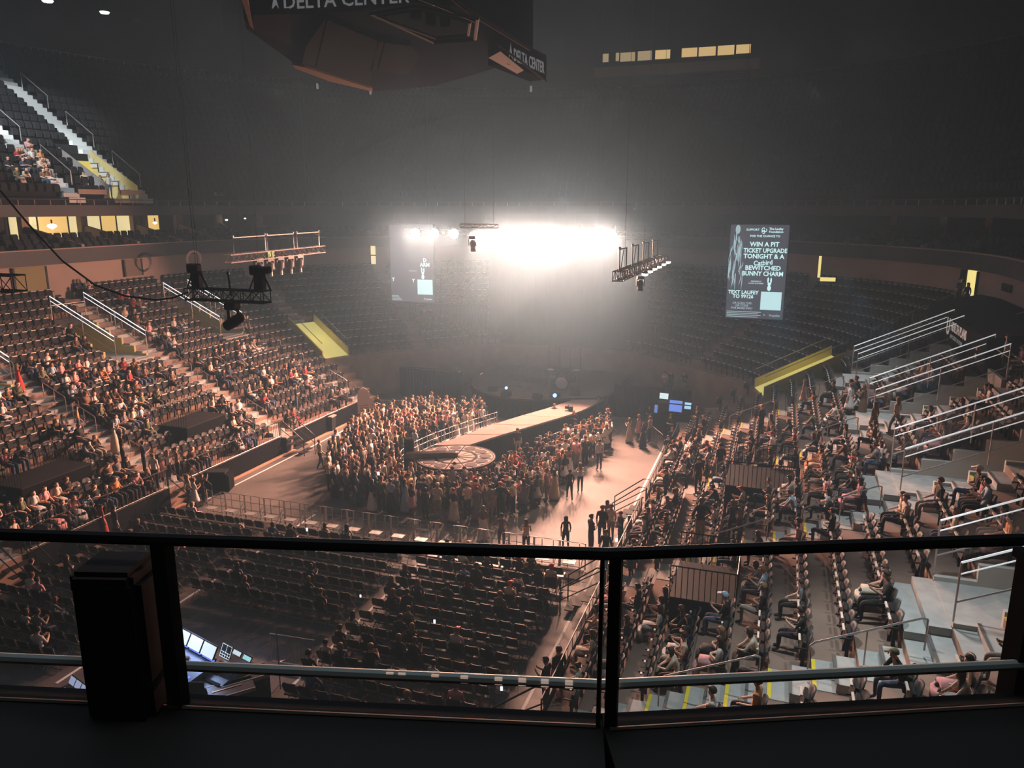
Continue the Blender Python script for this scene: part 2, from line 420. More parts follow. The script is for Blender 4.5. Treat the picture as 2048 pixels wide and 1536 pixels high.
def seat_arm_mb(x):
    mb = MB(); mb.b2(x - 0.02, x + 0.02, -0.10, 0.20, 0.60, 0.635); mb.b2(x - 0.015, x + 0.015, 0.06, 0.14, 0.0, 0.60); return mb
def seat_strip_mb(w_=0.15): return MB().b2(-w_, w_, -0.012, 0.035, 0.725, 0.765)
me_back = seat_back_mb().mesh('backrest', M_SHELL); me_pan = seat_pan_mb().mesh('seat_pan', M_SEATF)
me_arm = seat_arm_mb(0.26).mesh('armrest', M_BLK); me_highlight = seat_strip_mb().mesh('seat_highlight', M_TAG_HIGHLIGHT); me_tag2 = seat_strip_mb(0.045).mesh('number_plate', M_WHITE)  # the wide strip paints the highlight along the folded pan's top edge
for m_ in (me_back,): m_.polygons.foreach_set('use_smooth', [True] * len(m_.polygons))
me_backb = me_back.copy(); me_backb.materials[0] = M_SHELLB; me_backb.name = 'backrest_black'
ALLSEATS = []
for side in (1, -1):
    for i in range(NROW):
        for (x, y, ang, tg) in row_seats(side, i):
            ALLSEATS.append((side, i, x, y, tread(i), face(side, ang), tg))
REM = set()                                        # seats covered by platforms
OCC = {}                                           # seats taken by spectators: filled in by the people part
def nearest_seat(p, free=True, maxd=3.0):
    best = None; bd = maxd
    for q, s_ in enumerate(ALLSEATS):
        if q in REM or (free and q in OCC): continue
        d = abs(s_[2] - p[0]) + abs(s_[3] - p[1]) * 0.9 + abs(s_[4] - p[2]) * 0.4
        if d < bd: bd = d; best = q
    return best
def hit_stand(px, py, dz=0.55):
    """where the sight line through a pixel meets the raked seats (dz above the treads)"""
    r = ray(px, py)
    for side in (1, -1):
        pass
    t = 8.0
    while t < 110:
        x, y, z = r.x * t, r.y * t, EYE + r.z * t
        side = 1 if x > XC else -1; dx = abs(x - XC)
        if y <= YC: u = dx - HW
        else:
            ex, ey = dx - (HW - R0), y - YC
            u = math.hypot(max(ex, 0), ey) - R0 if ex > ey else (ex * 0.7071 + ey * 0.7071 - R0)
        if u > 0 and z < Z0 + dz + 0.478 * u - 0.2: return (x, y, z - dz)
        t += 0.05
    return None
SIDE_NAME = {1: 'right', -1: 'left'}
def seat_section(side, y, tg):
    if tg != 's': return 'in the far corner'
    A = AISLES_R if side == 1 else AISLES_L
    n = sum(1 for a in A if y > a)
    return ['before the nearest stairs', 'between the nearest and second stairs', 'between the second and third stairs',
            'between the third and fourth stairs', 'beyond the fourth stairs'][n]
ORD = ['front', 'second', 'third', 'fourth', 'fifth', 'sixth', 'seventh', 'eighth', 'ninth', 'tenth', 'eleventh', 'twelfth', 'thirteenth', 'fourteenth', 'fifteenth', 'sixteenth', 'seventeenth', 'top']
ORDS = ['first', 'second', 'third', 'fourth', 'fifth', 'sixth', 'seventh', 'eighth', 'ninth', 'tenth', 'eleventh', 'twelfth', 'thirteenth', 'fourteenth', 'fifteenth', 'sixteenth', 'seventeenth', 'eighteenth', 'nineteenth', 'twentieth'] + [str(k) + 'th' for k in range(21, 90)]
SEC = {}
def build_seats():
    order = [q for q in range(len(ALLSEATS)) if in_view((ALLSEATS[q][2], ALLSEATS[q][3], ALLSEATS[q][4] + 0.6), 20)]
    vis = []
    for q in order:
        s_ = ALLSEATS[q]; pr = project((s_[2], s_[3], s_[4] + 0.6))
        if pr[1] < 1400 and q not in OCC and q not in REM: vis.append((dist2px((s_[2], s_[3], s_[4] + 0.6)), q))
    vis.sort(); near = set(q for _, q in vis[:300]); proto = {}
    for _, q in vis[:300]:
        side, i, x, y, z, rz, tg = ALLSEATS[q]
        sec = seat_section(side, y, tg)
        key_ = (side, i, sec); mates = SEC.setdefault(key_, sorted([s2[3] for s2 in ALLSEATS if s2[0] == side and s2[1] == i and seat_section(side, s2[3], s2[6]) == sec]))
        kk = mates.index(y); st_ = sec.split(' and ')[0].replace('between the ', '').replace('before the nearest stairs', 'near end')
        past = {'near end': 'from the near end', 'nearest': 'past the nearest stairs', 'second': 'past the second stairs', 'third': 'past the third stairs'}.get(st_, 'past the fourth stairs')
        lab = f'empty black tip-up seat, {SIDE_NAME[side]} stand, {ORD[i]} row, {ORDS[kk]} {past}'
        t = empty('stadium_seat', (x, y, z), rz, lab, 'seat', f'tip-up seats, {ORD[i]} row {SIDE_NAME[side]} stand {sec}')
        part('backrest', me_backb if side == -1 and i >= 5 else me_back, t); part('seat_pan', me_pan, t); part('armrest', me_arm, t); part('seat_highlight', me_highlight, t) if i >= 5 else part('number_plate', me_tag2, t)
    # all others as one joined object
    bases = []
    for tg_ in (me_highlight, me_tag2):
        base = MB(); base.mi = 0
        for me, k in ((me_back, 0), (me_pan, 1), (me_arm, 2), (tg_, 3)):
            base.mi = k; base.add([tuple(v.co) for v in me.vertices], [tuple(p.vertices) for p in me.polygons])
        bases.append(np.array(base.v))
    bv = bases[0]; bf = base.f; bm_ = base.m
    rest = [q for q in range(len(ALLSEATS)) if q not in near and q not in REM and ALLSEATS[q][3] > 11]
    V = []; F = []; Mi = []
    for n_, q in enumerate(rest):
        side, i, x, y, z, rz, tg = ALLSEATS[q]
        c, s_ = math.cos(rz), math.sin(rz)
        bv = bases[0 if i >= 5 else 1]
        V.append(np.stack([bv[:, 0] * c - bv[:, 1] * s_ + x, bv[:, 0] * s_ + bv[:, 1] * c + y, bv[:, 2] + z], 1))
    V = np.concatenate(V); nb = len(bv)
    F = [tuple(v + n_ * nb for v in f) for n_ in range(len(rest)) for f in bf]; Mi = []
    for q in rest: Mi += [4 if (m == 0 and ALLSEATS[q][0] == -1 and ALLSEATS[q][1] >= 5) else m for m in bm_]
    me = bpy.data.meshes.new('distant_seats'); me.from_pydata(V.tolist(), [], F)
    for m in (M_SHELL, M_SEATF, M_BLK, M_TAG_HIGHLIGHT, M_SHELLB): me.materials.append(m)
    me.polygons.foreach_set('material_index', Mi); me.update()
    o = bpy.data.objects.new('distant_seats', me); C.objects.link(o)
    tag(o, 'rows of dark tip-up seats filling the rest of the lower stands', 'seats', kind='stuff')

# upper deck seats, too small and dark to tell apart
def upper_seats():
    base = MB(); base.b2(-0.22, 0.22, 0.12, 0.18, 0.35, 0.85); base.b2(-0.2, 0.2, 0.02, 0.10, 0.38, 0.78)
    bv = np.array(base.v); V = []; cnt = 0
    def addrow(side, u, z, step, cond):
        nonlocal cnt
        K = [k for k in HALF[side] if k[3] != 's' or k[1] > 20]; pts = [P(side, k, u) for k in K]
        L = [0.0]
        for a, b_ in zip(pts[:-1], pts[1:]): L.append(L[-1] + math.dist(a, b_))
        j = 0; s_ = 0.3
        while s_ < L[-1] - 0.2:
            while j < len(L) - 2 and L[j + 1] < s_: j += 1
            t = (s_ - L[j]) / max(1e-6, L[j + 1] - L[j]); a, b_ = pts[j], pts[j + 1]
            x, y = a[0] + (b_[0] - a[0]) * t, a[1] + (b_[1] - a[1]) * t
            ang = K[j][2] + (K[j + 1][2] - K[j][2]) * t; s_ += step
            if not cond(x, y, side): continue
            rz = face(side, ang); c, q = math.cos(rz), math.sin(rz)
            V.append(np.stack([bv[:, 0] * c - bv[:, 1] * q + x, bv[:, 0] * q + bv[:, 1] * c + y, bv[:, 2] + z], 1)); cnt += 1
    for side in (1, -1):
        for i in range(UP_N):
            addrow(side, UP_U + UP_ROW * i + 0.5, UP_Z + UP_RISE * i, 0.6,
                   lambda x, y, sd: not (sd == -1 and (38.2 < y < 39.6 or 44.0 < y < 45.4 or (i < 6 and 41.6 < y < 44.4))))
        for j in range(3):
            addrow(side, U_BACK + 0.5 + 0.95 * j, 10.95 + 0.28 * j, 0.62, lambda x, y, sd: (y % 4.2) > 0.7)
    V_ = np.concatenate(V); nb = len(bv); F = [tuple(v + n_ * nb for v in f) for n_ in range(cnt) for f in base.f]
    me = bpy.data.meshes.new('upper_seats'); me.from_pydata(V_.tolist(), [], F); me.materials.append(M_SEATF); me.update()
    o = bpy.data.objects.new('upper_seats', me); C.objects.link(o)
    tag(o, 'dark seats of the upper deck and the suite balconies', 'seats', kind='stuff')
upper_seats()

# ------------------------------------------------------------------ aisle stairs, handrails
def box_part(name, m, parent, c, d, rz=0.0):
    return MB().box((0, 0, 0), d).build(name, m, parent, c, rz=rz)
me_step = bevel_me = None
def stair_mesh(wd): return MB().b2(-wd / 2, wd / 2, -0.45, 0.0, 0.0, RISE / 2).mesh('step', M_STEP)
me_step = stair_mesh(1.15)
me_pad = MB().b2(-0.6, 0.6, -0.44, 0.44, 0.0, 0.012).mesh('landing_pad', M_STEP)
me_nos = MB().b2(-0.58, 0.58, -0.455, -0.37, 0.010, 0.022).mesh('yellow_stripe', M_YEL)
me_nos2 = MB().b2(-0.575, 0.575, -0.47, -0.40, RISE / 2, RISE / 2 + 0.012).mesh('step_nosing', mat('dark_nosing', (0.12, 0.11, 0.10), 0.7))
def stairs(side, mid, label):
    """mid(u) -> (x, y, ang)"""
    t = empty('aisle_stairs', (*mid(0.0)[:2], 0.0), 0.0, label, kind='structure')
    bx, by = mid(0.0)[:2]
    for i in range(NROW):
        u = ROW * i; x, y, ang = mid(u + ROW); rz = face(side, ang)
        if i < 10 and mid.corner: continue
        if i < NROW - 1:
            s_ = part('step', me_step, t, (x - bx, y - by, tread(i)), rz)
            if side == 1: part('step_nosing', me_nos2, s_)
        x, y, ang = mid(u + ROW / 2)
        p = part('landing_pad', me_pad, t, (x - bx, y - by, tread(i)), rz)
        if side == 1 and not mid.corner and i in (3, 4, 5, 6, 7, 11, 12): part('yellow_stripe', me_nos, p)
    return t
def straight_mid(side, yc):
    f = lambda u: (XC + side * (HW + u), yc, 0.0)
    f.corner = False; return f
def corner_mid(side):
    def f(u): return (XC + side * (HW - R0 + (R0 + u) * math.cos(R(CORNER_AISLES[side]))), YC + (R0 + u) * math.sin(R(CORNER_AISLES[side])), CORNER_AISLES[side])
    f.corner = True; return f
ordn = ['nearest', 'second', 'third', 'fourth']
def handrail(side, mid, u0, u1, off, label, group, lit=False):
    pts = []
    for u in (u0, u1):
        x, y, ang = mid(u); nx, ny = side * math.cos(R(ang)), math.sin(R(ang)); tx, ty = -ny, nx
        pts.append(Vector((x + tx * off, y + ty * off, tread(0) + 0.478 * u - 0.15)))
    a, b_ = pts; d = b_ - a
    t = empty('aisle_handrail', a, 0, label, 'handrail', group)
    top = [Vector((0, 0, 0.15)), Vector((0, 0, 0.86)), d * 0.05 + Vector((0, 0, 0.92)), d * 0.95 + Vector((0, 0, 0.92)), d + Vector((0, 0, 0.86)), d + Vector((0, 0, 0.15))]
    MB().tube(top[1:5], 0.024, 5).build('rail', M_STEEL, t)
    for q in (top[0:2], top[4:6]): MB().tube(q, 0.02, 5).build('post', M_STEEL, t)
    MB().tube([d * 0.5 + Vector((0, 0, 0.1)), d * 0.5 + Vector((0, 0, 0.92))], 0.018, 5).build('post', M_STEEL, t)
    return t
for side, A in ((1, AISLES_R), (-1, AISLES_L)):
    for n_, a in enumerate(A):
        mid = straight_mid(side, a - 0.6 * side); sd = SIDE_NAME[side]
        stairs(side, mid, f'concrete aisle stairs climbing the {sd} stand, {ordn[n_]} flight')
        for k, (u0, u1) in enumerate(((1.2, 2.6), (4.6, 6.0), (6.4, 7.8), (9.6, 11.4), (12.2, 14.2)) if side == -1 else ((3.0, 5.2), (6.2, 8.4), (14.4, 15.8))):
            handrail(side, mid, u0, u1, 0.5 * (1 if k % 2 else -1) * 0 + 0.0, f'steel handrail on the {ordn[n_]} stairs of the {sd} stand, {["lowest", "second lowest", "middle", "second highest", "highest"][k] if side == -1 else ["lowest", "middle", "highest"][k]} one', f'steel handrails on the {ordn[n_]} {sd} stairs')
    mid = corner_mid(side)
    stairs(side, mid, f'concrete aisle stairs curving up the far {SIDE_NAME[side]} corner')
    handrail(side, mid, 11.0, 15.5, 0.6, f'thin handrail high on the far {SIDE_NAME[side]} corner stairs', 'corner handrails')

# ------------------------------------------------------------------ portals (vomitories) cut into the stands
ZP = tread(10)
PF0, PF1 = ROW * 10, ROW * 15
M_PWALL_R = mat('portal_concrete', (0.46, 0.44, 0.40), 0.8, noise=0.08, nscale=1)
M_PWALL_L = mat('portal_ochre', (0.52, 0.45, 0.20), 0.8, noise=0.08, nscale=1)
M_GLASS = bpy.data.materials.new('clear_glass'); M_GLASS.use_nodes = True; nt = M_GLASS.node_tree; nt.nodes.clear()
o_ = nt.nodes.new('ShaderNodeOutputMaterial'); tr = nt.nodes.new('ShaderNodeBsdfTransparent'); gl = nt.nodes.new('ShaderNodeBsdfGlossy'); mxx = nt.nodes.new('ShaderNodeMixShader')
tr.inputs[0].default_value = (0.93, 0.95, 0.95, 1); gl.inputs['Roughness'].default_value = 0.12; mxx.inputs[0].default_value = 0.06
nt.links.new(tr.outputs[0], mxx.inputs[1]); nt.links.new(gl.outputs[0], mxx.inputs[2]); nt.links.new(mxx.outputs[0], o_.inputs[0])
def seatz(u): return Z0 + 0.478 * u
def portal(side, a, lit, label):
    lo, hi = (a, a + 2.4) if side == 1 else (a - 2.4, a)
    X = lambda u: XC + side * (HW + u)
    t = empty('stand_portal', (X(PF0), (lo + hi) / 2, ZP), 0, label, kind='structure')
    ox, oy, oz = X(PF0), (lo + hi) / 2, ZP
    wm = M_PWALL_R if side == 1 else M_PWALL_L
    loc = lambda u, y, z: (X(u) - ox, y - oy, z - oz)
    # side walls with a stepped top, floor, rear opening
    for y, th in ((lo, 0.14), (hi, -0.14)):
        mb = MB(); prof = [(PF0, -0.3), (PF1 + 2.0, -0.3)]
        top = [(PF1 + 2.0, tread(15) - oz - 0.02)]
        for i in range(14, 9, -1): top += [(ROW * (i + 1), tread(i) - oz + 0.12), (ROW * i, tread(i) - oz + 0.12)]
        poly = prof + top; n = len(poly)
        vs = [loc(u, y, 0)[:2] + (z,) for u, z in poly] + [loc(u, y + th, 0)[:2] + (z,) for u, z in poly]
        mb.add(vs, [tuple(range(n)), tuple(range(2 * n - 1, n - 1, -1))] + [(k, (k + 1) % n, n + (k + 1) % n, n + k) for k in range(n)])
        mb.build('side_wall', wm, t)
    x0, x1 = sorted((loc(PF0 - 0.0, 0, 0)[0], loc(PF1 + 3.0, 0, 0)[0]))
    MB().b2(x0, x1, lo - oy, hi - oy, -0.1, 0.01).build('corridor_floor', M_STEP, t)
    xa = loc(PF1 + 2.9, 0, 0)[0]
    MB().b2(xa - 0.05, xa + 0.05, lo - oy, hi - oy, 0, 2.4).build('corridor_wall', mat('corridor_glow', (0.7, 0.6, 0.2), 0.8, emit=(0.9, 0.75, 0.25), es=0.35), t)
    xb0, xb1 = sorted((loc(PF1 - 0.15, 0, 0)[0], loc(PF1 + 0.0, 0, 0)[0]))
    MB().b2(xb0, xb1, lo - oy, hi - oy, 1.75, tread(15) - oz + 0.1).build('lintel', M_DARKW if side == -1 else M_CONC, t)
    # steps down in front of the opening
    for k in range(2):
        xs = sorted((loc(PF0 - 0.45 * k, 0, 0)[0], loc(PF0 - 0.45 * (k + 1), 0, 0)[0]))
        MB().b2(xs[0], xs[1], lo - oy, hi - oy, -0.43, -0.215 * (k + 1) + 0.215 * (1 if k == 0 else 1) - 0.02).build('portal_step', M_STEP, t)
    # rails with lit handrail along both sides
    for y in (lo + 0.03, hi - 0.03):
        r_ = empty('portal_rail', loc(PF0, y, oz)); r_.parent = t
        q0 = Vector((0, 0, 0)); dirx = side
        L = (PF1 - PF0)
        a_ = Vector((0.0, 0, 0.55)); b__ = Vector((dirx * L, 0, 0.55 + 0.478 * L))
        up = Vector((0, 0, 0.95))
        MB().quad(a_ - Vector((0, 0, 0.15)), b__ - Vector((0, 0, 0.15)), b__ + up * 0.85, a_ + up * 0.85).build('glass_panel', M_GLASS, r_)
        MB().tube([a_ + up, b__ + up], 0.024, 6).build('lit_handrail', lit, r_)
        MB().tube([a_ + up * 0.72, b__ + up * 0.72], 0.016, 6).build('lower_rail', lit, r_)
        MB().tube([a_ + up * 0.05, b__ + up * 0.05], 0.022, 6).build('base_rail', M_STEEL, r_)
        for s_ in (0.0, 0.5, 1.0):
            p_ = a_.lerp(b__, s_); MB().tube([p_ - Vector((0, 0, 0.4)), p_ + up], 0.022, 5).build('post', M_STEEL, r_)
    # rail across the back of the opening
    c0, c1 = loc(PF1, lo, 0), loc(PF1, hi, 0); zt = tread(15) - oz
    MB().tube([(c0[0], c0[1], zt + 0.1), (c0[0], c0[1], zt + 0.95), (c1[0], c1[1], zt + 0.95), (c1[0], c1[1], zt + 0.1)], 0.024, 6).build('rear_rail', M_STEEL, t)
    return t
M_LEDR = mat('bright_rail', (0.8, 0.8, 0.8), 0.3, metal=0.2, emit=(0.80, 0.84, 0.88), es=0.55)
M_LEDD = mat('dim_rail', (0.5, 0.5, 0.5), 0.3, metal=0.5)
for n_, a in enumerate(AISLES_R):
    portal(1, a, M_LEDR, f'pale concrete portal with glass sides and bright rails, {ordn[n_]} one in the right stand')
for n_, a in enumerate(AISLES_L):
    portal(-1, a, M_LED if n_ != 3 else M_LED, f'ochre walled portal with lit white handrails, {ordn[n_]} one in the left stand')
# lamps over the portal landings
for a in AISLES_R:
    lamp('portal_light', 'SPOT', (XC + HW + 8.2, a + 1.2, ZP + 5.5), 800, (0.82, 0.93, 1.0), (XC + HW + 8.6, a + 0.6, ZP), 0.2, spot=80, blend=0.8)
lamp('portal_light', 'SPOT', (XC + HW + 5.0, AISLES_R[0] + 0.5, ZP + 7), 1700, (0.80, 0.95, 1.0), (XC + HW + 5.5, AISLES_R[0] - 0.5, 3), 0.2, spot=70, blend=0.9)
for a in AISLES_L[:3]:
    lamp('portal_light', 'SPOT', (XC - HW - 8.6, a - 1.2, ZP + 4.2), 110, (0.80, 0.88, 1.0), (XC - HW - 9.3, a - 1.2, ZP), 0.15, spot=100, blend=0.8)
# corner portals: lit yellow troughs
for side, nm in ((1, 'right'), (-1, 'left')):
    mid = corner_mid(side); K0, K1 = 4.6, 9.0
    t = empty('corner_portal', (0, 0, 0), 0, f'open trough of a corner portal glowing yellow in the far {nm} corner', kind='structure')
    def cp(u, off, z):
        x, y, ang = mid(u); nx, ny = side * math.cos(R(ang)), math.sin(R(ang)); tx, ty = -ny * side, nx * side
        return (x + tx * off, y + ty * off, z)
    w0, w1 = -1.15, 1.1
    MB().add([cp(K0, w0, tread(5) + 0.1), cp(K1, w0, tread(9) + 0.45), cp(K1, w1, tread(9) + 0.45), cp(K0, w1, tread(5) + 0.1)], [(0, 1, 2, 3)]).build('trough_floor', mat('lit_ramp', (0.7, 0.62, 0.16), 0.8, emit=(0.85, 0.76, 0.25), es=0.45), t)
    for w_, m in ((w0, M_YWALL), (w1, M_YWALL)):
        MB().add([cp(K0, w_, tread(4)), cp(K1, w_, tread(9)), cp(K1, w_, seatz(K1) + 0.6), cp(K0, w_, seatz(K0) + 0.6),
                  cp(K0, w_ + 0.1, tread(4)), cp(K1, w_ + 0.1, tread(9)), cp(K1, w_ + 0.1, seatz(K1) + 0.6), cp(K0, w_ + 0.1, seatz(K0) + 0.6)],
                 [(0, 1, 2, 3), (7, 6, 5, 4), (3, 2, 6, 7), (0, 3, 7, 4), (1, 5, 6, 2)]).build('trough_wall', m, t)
        MB().tube([cp(K0, w_ + 0.05, seatz(K0) + 1.2), cp(K1, w_ + 0.05, seatz(K1) + 1.2)], 0.025, 5).build('rail', M_STEEL, t)
    lamp('portal_glow', 'POINT', cp(6.5, 0.0, tread(9) + 0.6), 18, (1.0, 0.85, 0.3), size=0.3)

# ------------------------------------------------------------------ black camera platforms standing in the rows
for k, (px, py, w_, dpt, lab) in enumerate(((118, 985, 3.4, 1.8, 'black covered camera platform in the lower left stand, nearer one'), (412, 868, 3.0, 1.8, 'black covered camera platform in the lower left stand, farther one'),
                                 (1405, 1190, 2.4, 1.8, 'black railed platform in the lower right stand, nearer one'), (1455, 985, 2.6, 2.6, 'black railed platform in the lower right stand, farther one'))):
    h_ = hit_stand(px, py, 0.4); side = 1 if h_[0] > XC else -1; u = abs(h_[0] - XC) - HW; i = max(0, min(16, int(u / ROW)))
    x0 = XC + side * (HW + ROW * i); z = tread(i)
    t = empty('camera_platform', (x0, h_[1], z), 0, lab, 'platform')
    MB().b2(0 if side == 1 else -dpt, dpt if side == 1 else 0, -w_ / 2, w_ / 2, 0.0, 0.95 + 0.0 * i).build('cover', M_DRAPE, t)
    MB().b2(0 if side == 1 else -dpt, dpt if side == 1 else 0, -w_ / 2, w_ / 2, 0.95, 1.0).build('deck', M_BLK, t)
    bar = MB().tube([(0, 0, 1.0), (0, 0, 1.95)], 0.012, 4).mesh('baluster', M_BLKM)
    for j in range(int(w_ / 0.16) + 1): part('baluster', bar, t, (side * dpt, -w_ / 2 + j * 0.16, 0))
    for j in range(int(dpt / 0.16) + 1):
        for yy in (-w_ / 2, w_ / 2): part('baluster', bar, t, (side * j * 0.16, yy, 0))
    MB().tube([(0, -w_ / 2, 1.95), (side * dpt, -w_ / 2, 1.95), (side * dpt, w_ / 2, 1.95), (0, w_ / 2, 1.95)], 0.022, 5).build('top_rail', M_BLKM, t)
    for q, s_ in enumerate(ALLSEATS):
        if s_[0] == side and abs(s_[3] - h_[1]) < w_ / 2 + 0.2 and -0.1 < side * (s_[2] - x0) < dpt + 0.1: REM.add(q)
# ------------------------------------------------------------------ main stage, catwalk and clock-face thrust
ZD = 1.5
M_DECK = mat('stage_deck', (0.20, 0.145, 0.13), 0.8, spec=0.1, noise=0.06, nscale=1.5)
M_DECK2 = mat('main_deck', (0.10, 0.078, 0.074), 0.8, spec=0.1, noise=0.12, nscale=2.0)
M_DECKL = mat('deck_line', (0.85, 0.66, 0.5), 0.6)
CATL = [(-17.0, 36.2), (-16.25, 38.3), (-15.6, 40.6), (-14.5, 43.4), (-13.3, 46.0), (-12.5, 48.4)]
CATR = [(-15.2, 36.9), (-14.5, 38.6), (-13.25, 41.3), (-12.0, 44.0), (-11.1, 46.1), (-10.6, 49.2)]
def resample(pts, n):
    out = []; L = [0]
    for a, b in zip(pts[:-1], pts[1:]): L.append(L[-1] + math.dist(a, b))
    for k in range(n):
        s_ = L[-1] * k / (n - 1); j = 0
        while j < len(L) - 2 and L[j + 1] < s_: j += 1
        t = (s_ - L[j]) / (L[j + 1] - L[j]); out.append((pts[j][0] * (1 - t) + pts[j + 1][0] * t, pts[j][1] * (1 - t) + pts[j + 1][1] * t))
    return out
def smooth_line(pts, it=3):
    for _ in range(it):
        q = [pts[0]]
        for a, b in zip(pts[:-1], pts[1:]): q += [(a[0] * .75 + b[0] * .25, a[1] * .75 + b[1] * .25), (a[0] * .25 + b[0] * .75, a[1] * .25 + b[1] * .75)]
        pts = q + [pts[-1]]
    return pts
cl, cr = resample(smooth_line(CATL), 41), resample(smooth_line(CATR), 41)
cat = empty('catwalk', (-14.5, 42, 0), 0, 'long curved pink-lit catwalk running from the main stage to the round thrust', 'catwalk')
oc = Vector((-14.5, 42, 0))
for k in range(5):
    seg = range(k * 8, k * 8 + 9); mb = MB()
    poly = [cl[i] for i in seg] + [cr[i] for i in reversed(seg)]
    poly = [(x + 14.5, y - 42) for x, y in poly]
    # keep a narrow joint between deck sections
    mb.prism(poly, ZD - 0.12, ZD - 0.004 * 0); mb.build('deck_section', M_DECK, cat)
    if k:
        a, b_ = cl[k * 8], cr[k * 8]
        MB().tube([(a[0] + 14.5, a[1] - 42, ZD + 0.004), ((a[0] + b_[0]) / 2 + 14.5 + 0.05, (a[1] + b_[1]) / 2 - 42 - 0.12, ZD + 0.004), (b_[0] + 14.5, b_[1] - 42, ZD + 0.004)], 0.022, 4).build('joint_tape', M_DECKL, cat)
def drape_strip(line, z0, z1, name, parent, o0, waves=0.03, m=M_DRAPE):
    mb = MB(); n = len(line)
    for i in range(n - 1):
        (x0, y0), (x1, y1) = line[i], line[i + 1]; L = math.dist((x0, y0), (x1, y1)); k = max(1, int(L / 0.12)); nx, ny = (y1 - y0) / max(L, 1e-6), -(x1 - x0) / max(L, 1e-6)
        prev = None
        for j in range(k + 1):
            t = j / k; w_ = waves * ((j + i) % 2)
            p = (x0 + (x1 - x0) * t + nx * w_ - o0[0], y0 + (y1 - y0) * t + ny * w_ - o0[1])
            if prev: mb.quad((*prev, z0), (*p, z0), (*p, z1), (*prev, z1))
            prev = p
    return mb.build(name, m, parent)
drape_strip(resample(cl, 12), 0, ZD - 0.1, 'side_drape', cat, oc); drape_strip(resample(cr, 12), 0, ZD - 0.1, 'side_drape', cat, oc)

# round thrust with a clock-face deck
DC = (-15.1, 34.75); DR = 2.05
thr = empty('round_thrust_stage', (*DC, 0), 0, 'round thrust stage with a pale clock-face deck of twelve dark discs', 'stage')
MB().lathe([(DR, ZD - 0.14), (DR, ZD - 0.005), (0.0, ZD)], n=64).build('deck', mat('clock_deck', (0.34, 0.26, 0.235), 0.85, spec=0.1), thr)
ringm = mat('clock_dark', (0.022, 0.018, 0.018), 0.85, spec=0.1)
def ring(r0, r1, z, th, name, m, n=64):
    mb = MB(); vs = []
    for r_, zz in ((r0, z), (r1, z), (r1, z + th), (r0, z + th)):
        vs += [(r_ * math.cos(2 * math.pi * j / n), r_ * math.sin(2 * math.pi * j / n), zz) for j in range(n)]
    fs = [(a * n + j, a * n + (j + 1) % n, ((a + 1) % 4) * n + (j + 1) % n, ((a + 1) % 4) * n + j) for a in range(4) for j in range(n)]
    mb.add(vs, fs); return mb.build(name, m, thr)
ring(1.92, 1.96, ZD, 0.006, 'rim_line', ringm); ring(DR - 0.03, DR + 0.02, ZD - 0.1, 0.11, 'rim', ringm)
ring(0.98, 1.14, ZD, 0.008, 'inner_ring', ringm)
for k in range(12):
    a = R(30 * k + 15 + 8)
    MB().lathe([(0.31, ZD), (0.31, ZD + 0.012), (0.27, ZD + 0.02)], (math.cos(a) * 1.53, math.sin(a) * 1.53, 0), 20).build('hour_disc', mat('hour_grey', (0.075, 0.06, 0.06), 0.8, spec=0.1), thr)
for k in range(12):
    a = R(30 * k + 8); w_ = 0.035 if k % 3 == 0 else 0.018
    MB().box((math.cos(a) * 0.97, math.sin(a) * 0.97, ZD + 0.006), (1.86, w_ * 2, 0.012), Matrix.Rotation(a, 4, 'Z')).build('spoke', ringm, thr)
drape_strip([(DR * 0.97 * math.cos(2 * math.pi * j / 32), DR * 0.97 * math.sin(2 * math.pi * j / 32)) for j in range(33)], 0, ZD - 0.12, 'skirt', thr, (0, 0))
hand = on_z(834, 903, ZD + 0.35); hub = Vector((*DC, 0))
d = Vector((hand.x - DC[0], hand.y - DC[1], 0)); aa = math.atan2(d.y, d.x)
ck = empty('covered_clock_hand', (DC[0], DC[1], ZD + 0.02), aa, 'long black covered clock hand lying from the centre of the round thrust', 'stage prop')
mb = MB(); prof = [(-0.12, 0.05, 0.2), (0.0, 0.17, 0.3), (0.5, 0.2, 0.34), (1.2, 0.17, 0.32), (1.9, 0.16, 0.34), (2.5, 0.15, 0.33), (2.62, 0.12, 0.3)]
vs = []
for x, w_, h in prof: vs += [(x, -w_, 0.02), (x, -w_ * 0.9, h * 0.8), (x, 0, h), (x, w_ * 0.9, h * 0.8), (x, w_, 0.02)]
fs = [(i * 5 + j, (i + 1) * 5 + j, (i + 1) * 5 + (j + 1) % 5, i * 5 + (j + 1) % 5) for i in range(len(prof) - 1) for j in range(5)] + [(4, 3, 2, 1, 0), tuple((len(prof) - 1) * 5 + j for j in range(5))]
mb.add(vs, fs).build('cover', mat('black_satin', (0.02, 0.02, 0.022), 0.35, spec=0.6), ck)
# draped speaker column beside the thrust
p = on_z(820, 948, 0)
sc = empty('draped_speaker_column', (p.x, p.y, 0), 0.3, 'tall black draped column standing left of the round thrust', 'speaker')
mb = MB(); vs = []
for z, w_ in ((0, 0.42), (0.6, 0.38), (1.3, 0.34), (1.9, 0.33), (2.02, 0.26)):
    for j in range(12):
        a = 2 * math.pi * j / 12; rr = w_ * (1 + 0.07 * (j % 2)); vs.append((rr * math.cos(a) * 0.8, rr * math.sin(a), z))
mb.add(vs, [(i * 12 + j, i * 12 + (j + 1) % 12, (i + 1) * 12 + (j + 1) % 12, (i + 1) * 12 + j) for i in range(4) for j in range(12)] + [tuple(48 + j for j in range(12))])
mb.build('cover', M_DRAPE, sc)

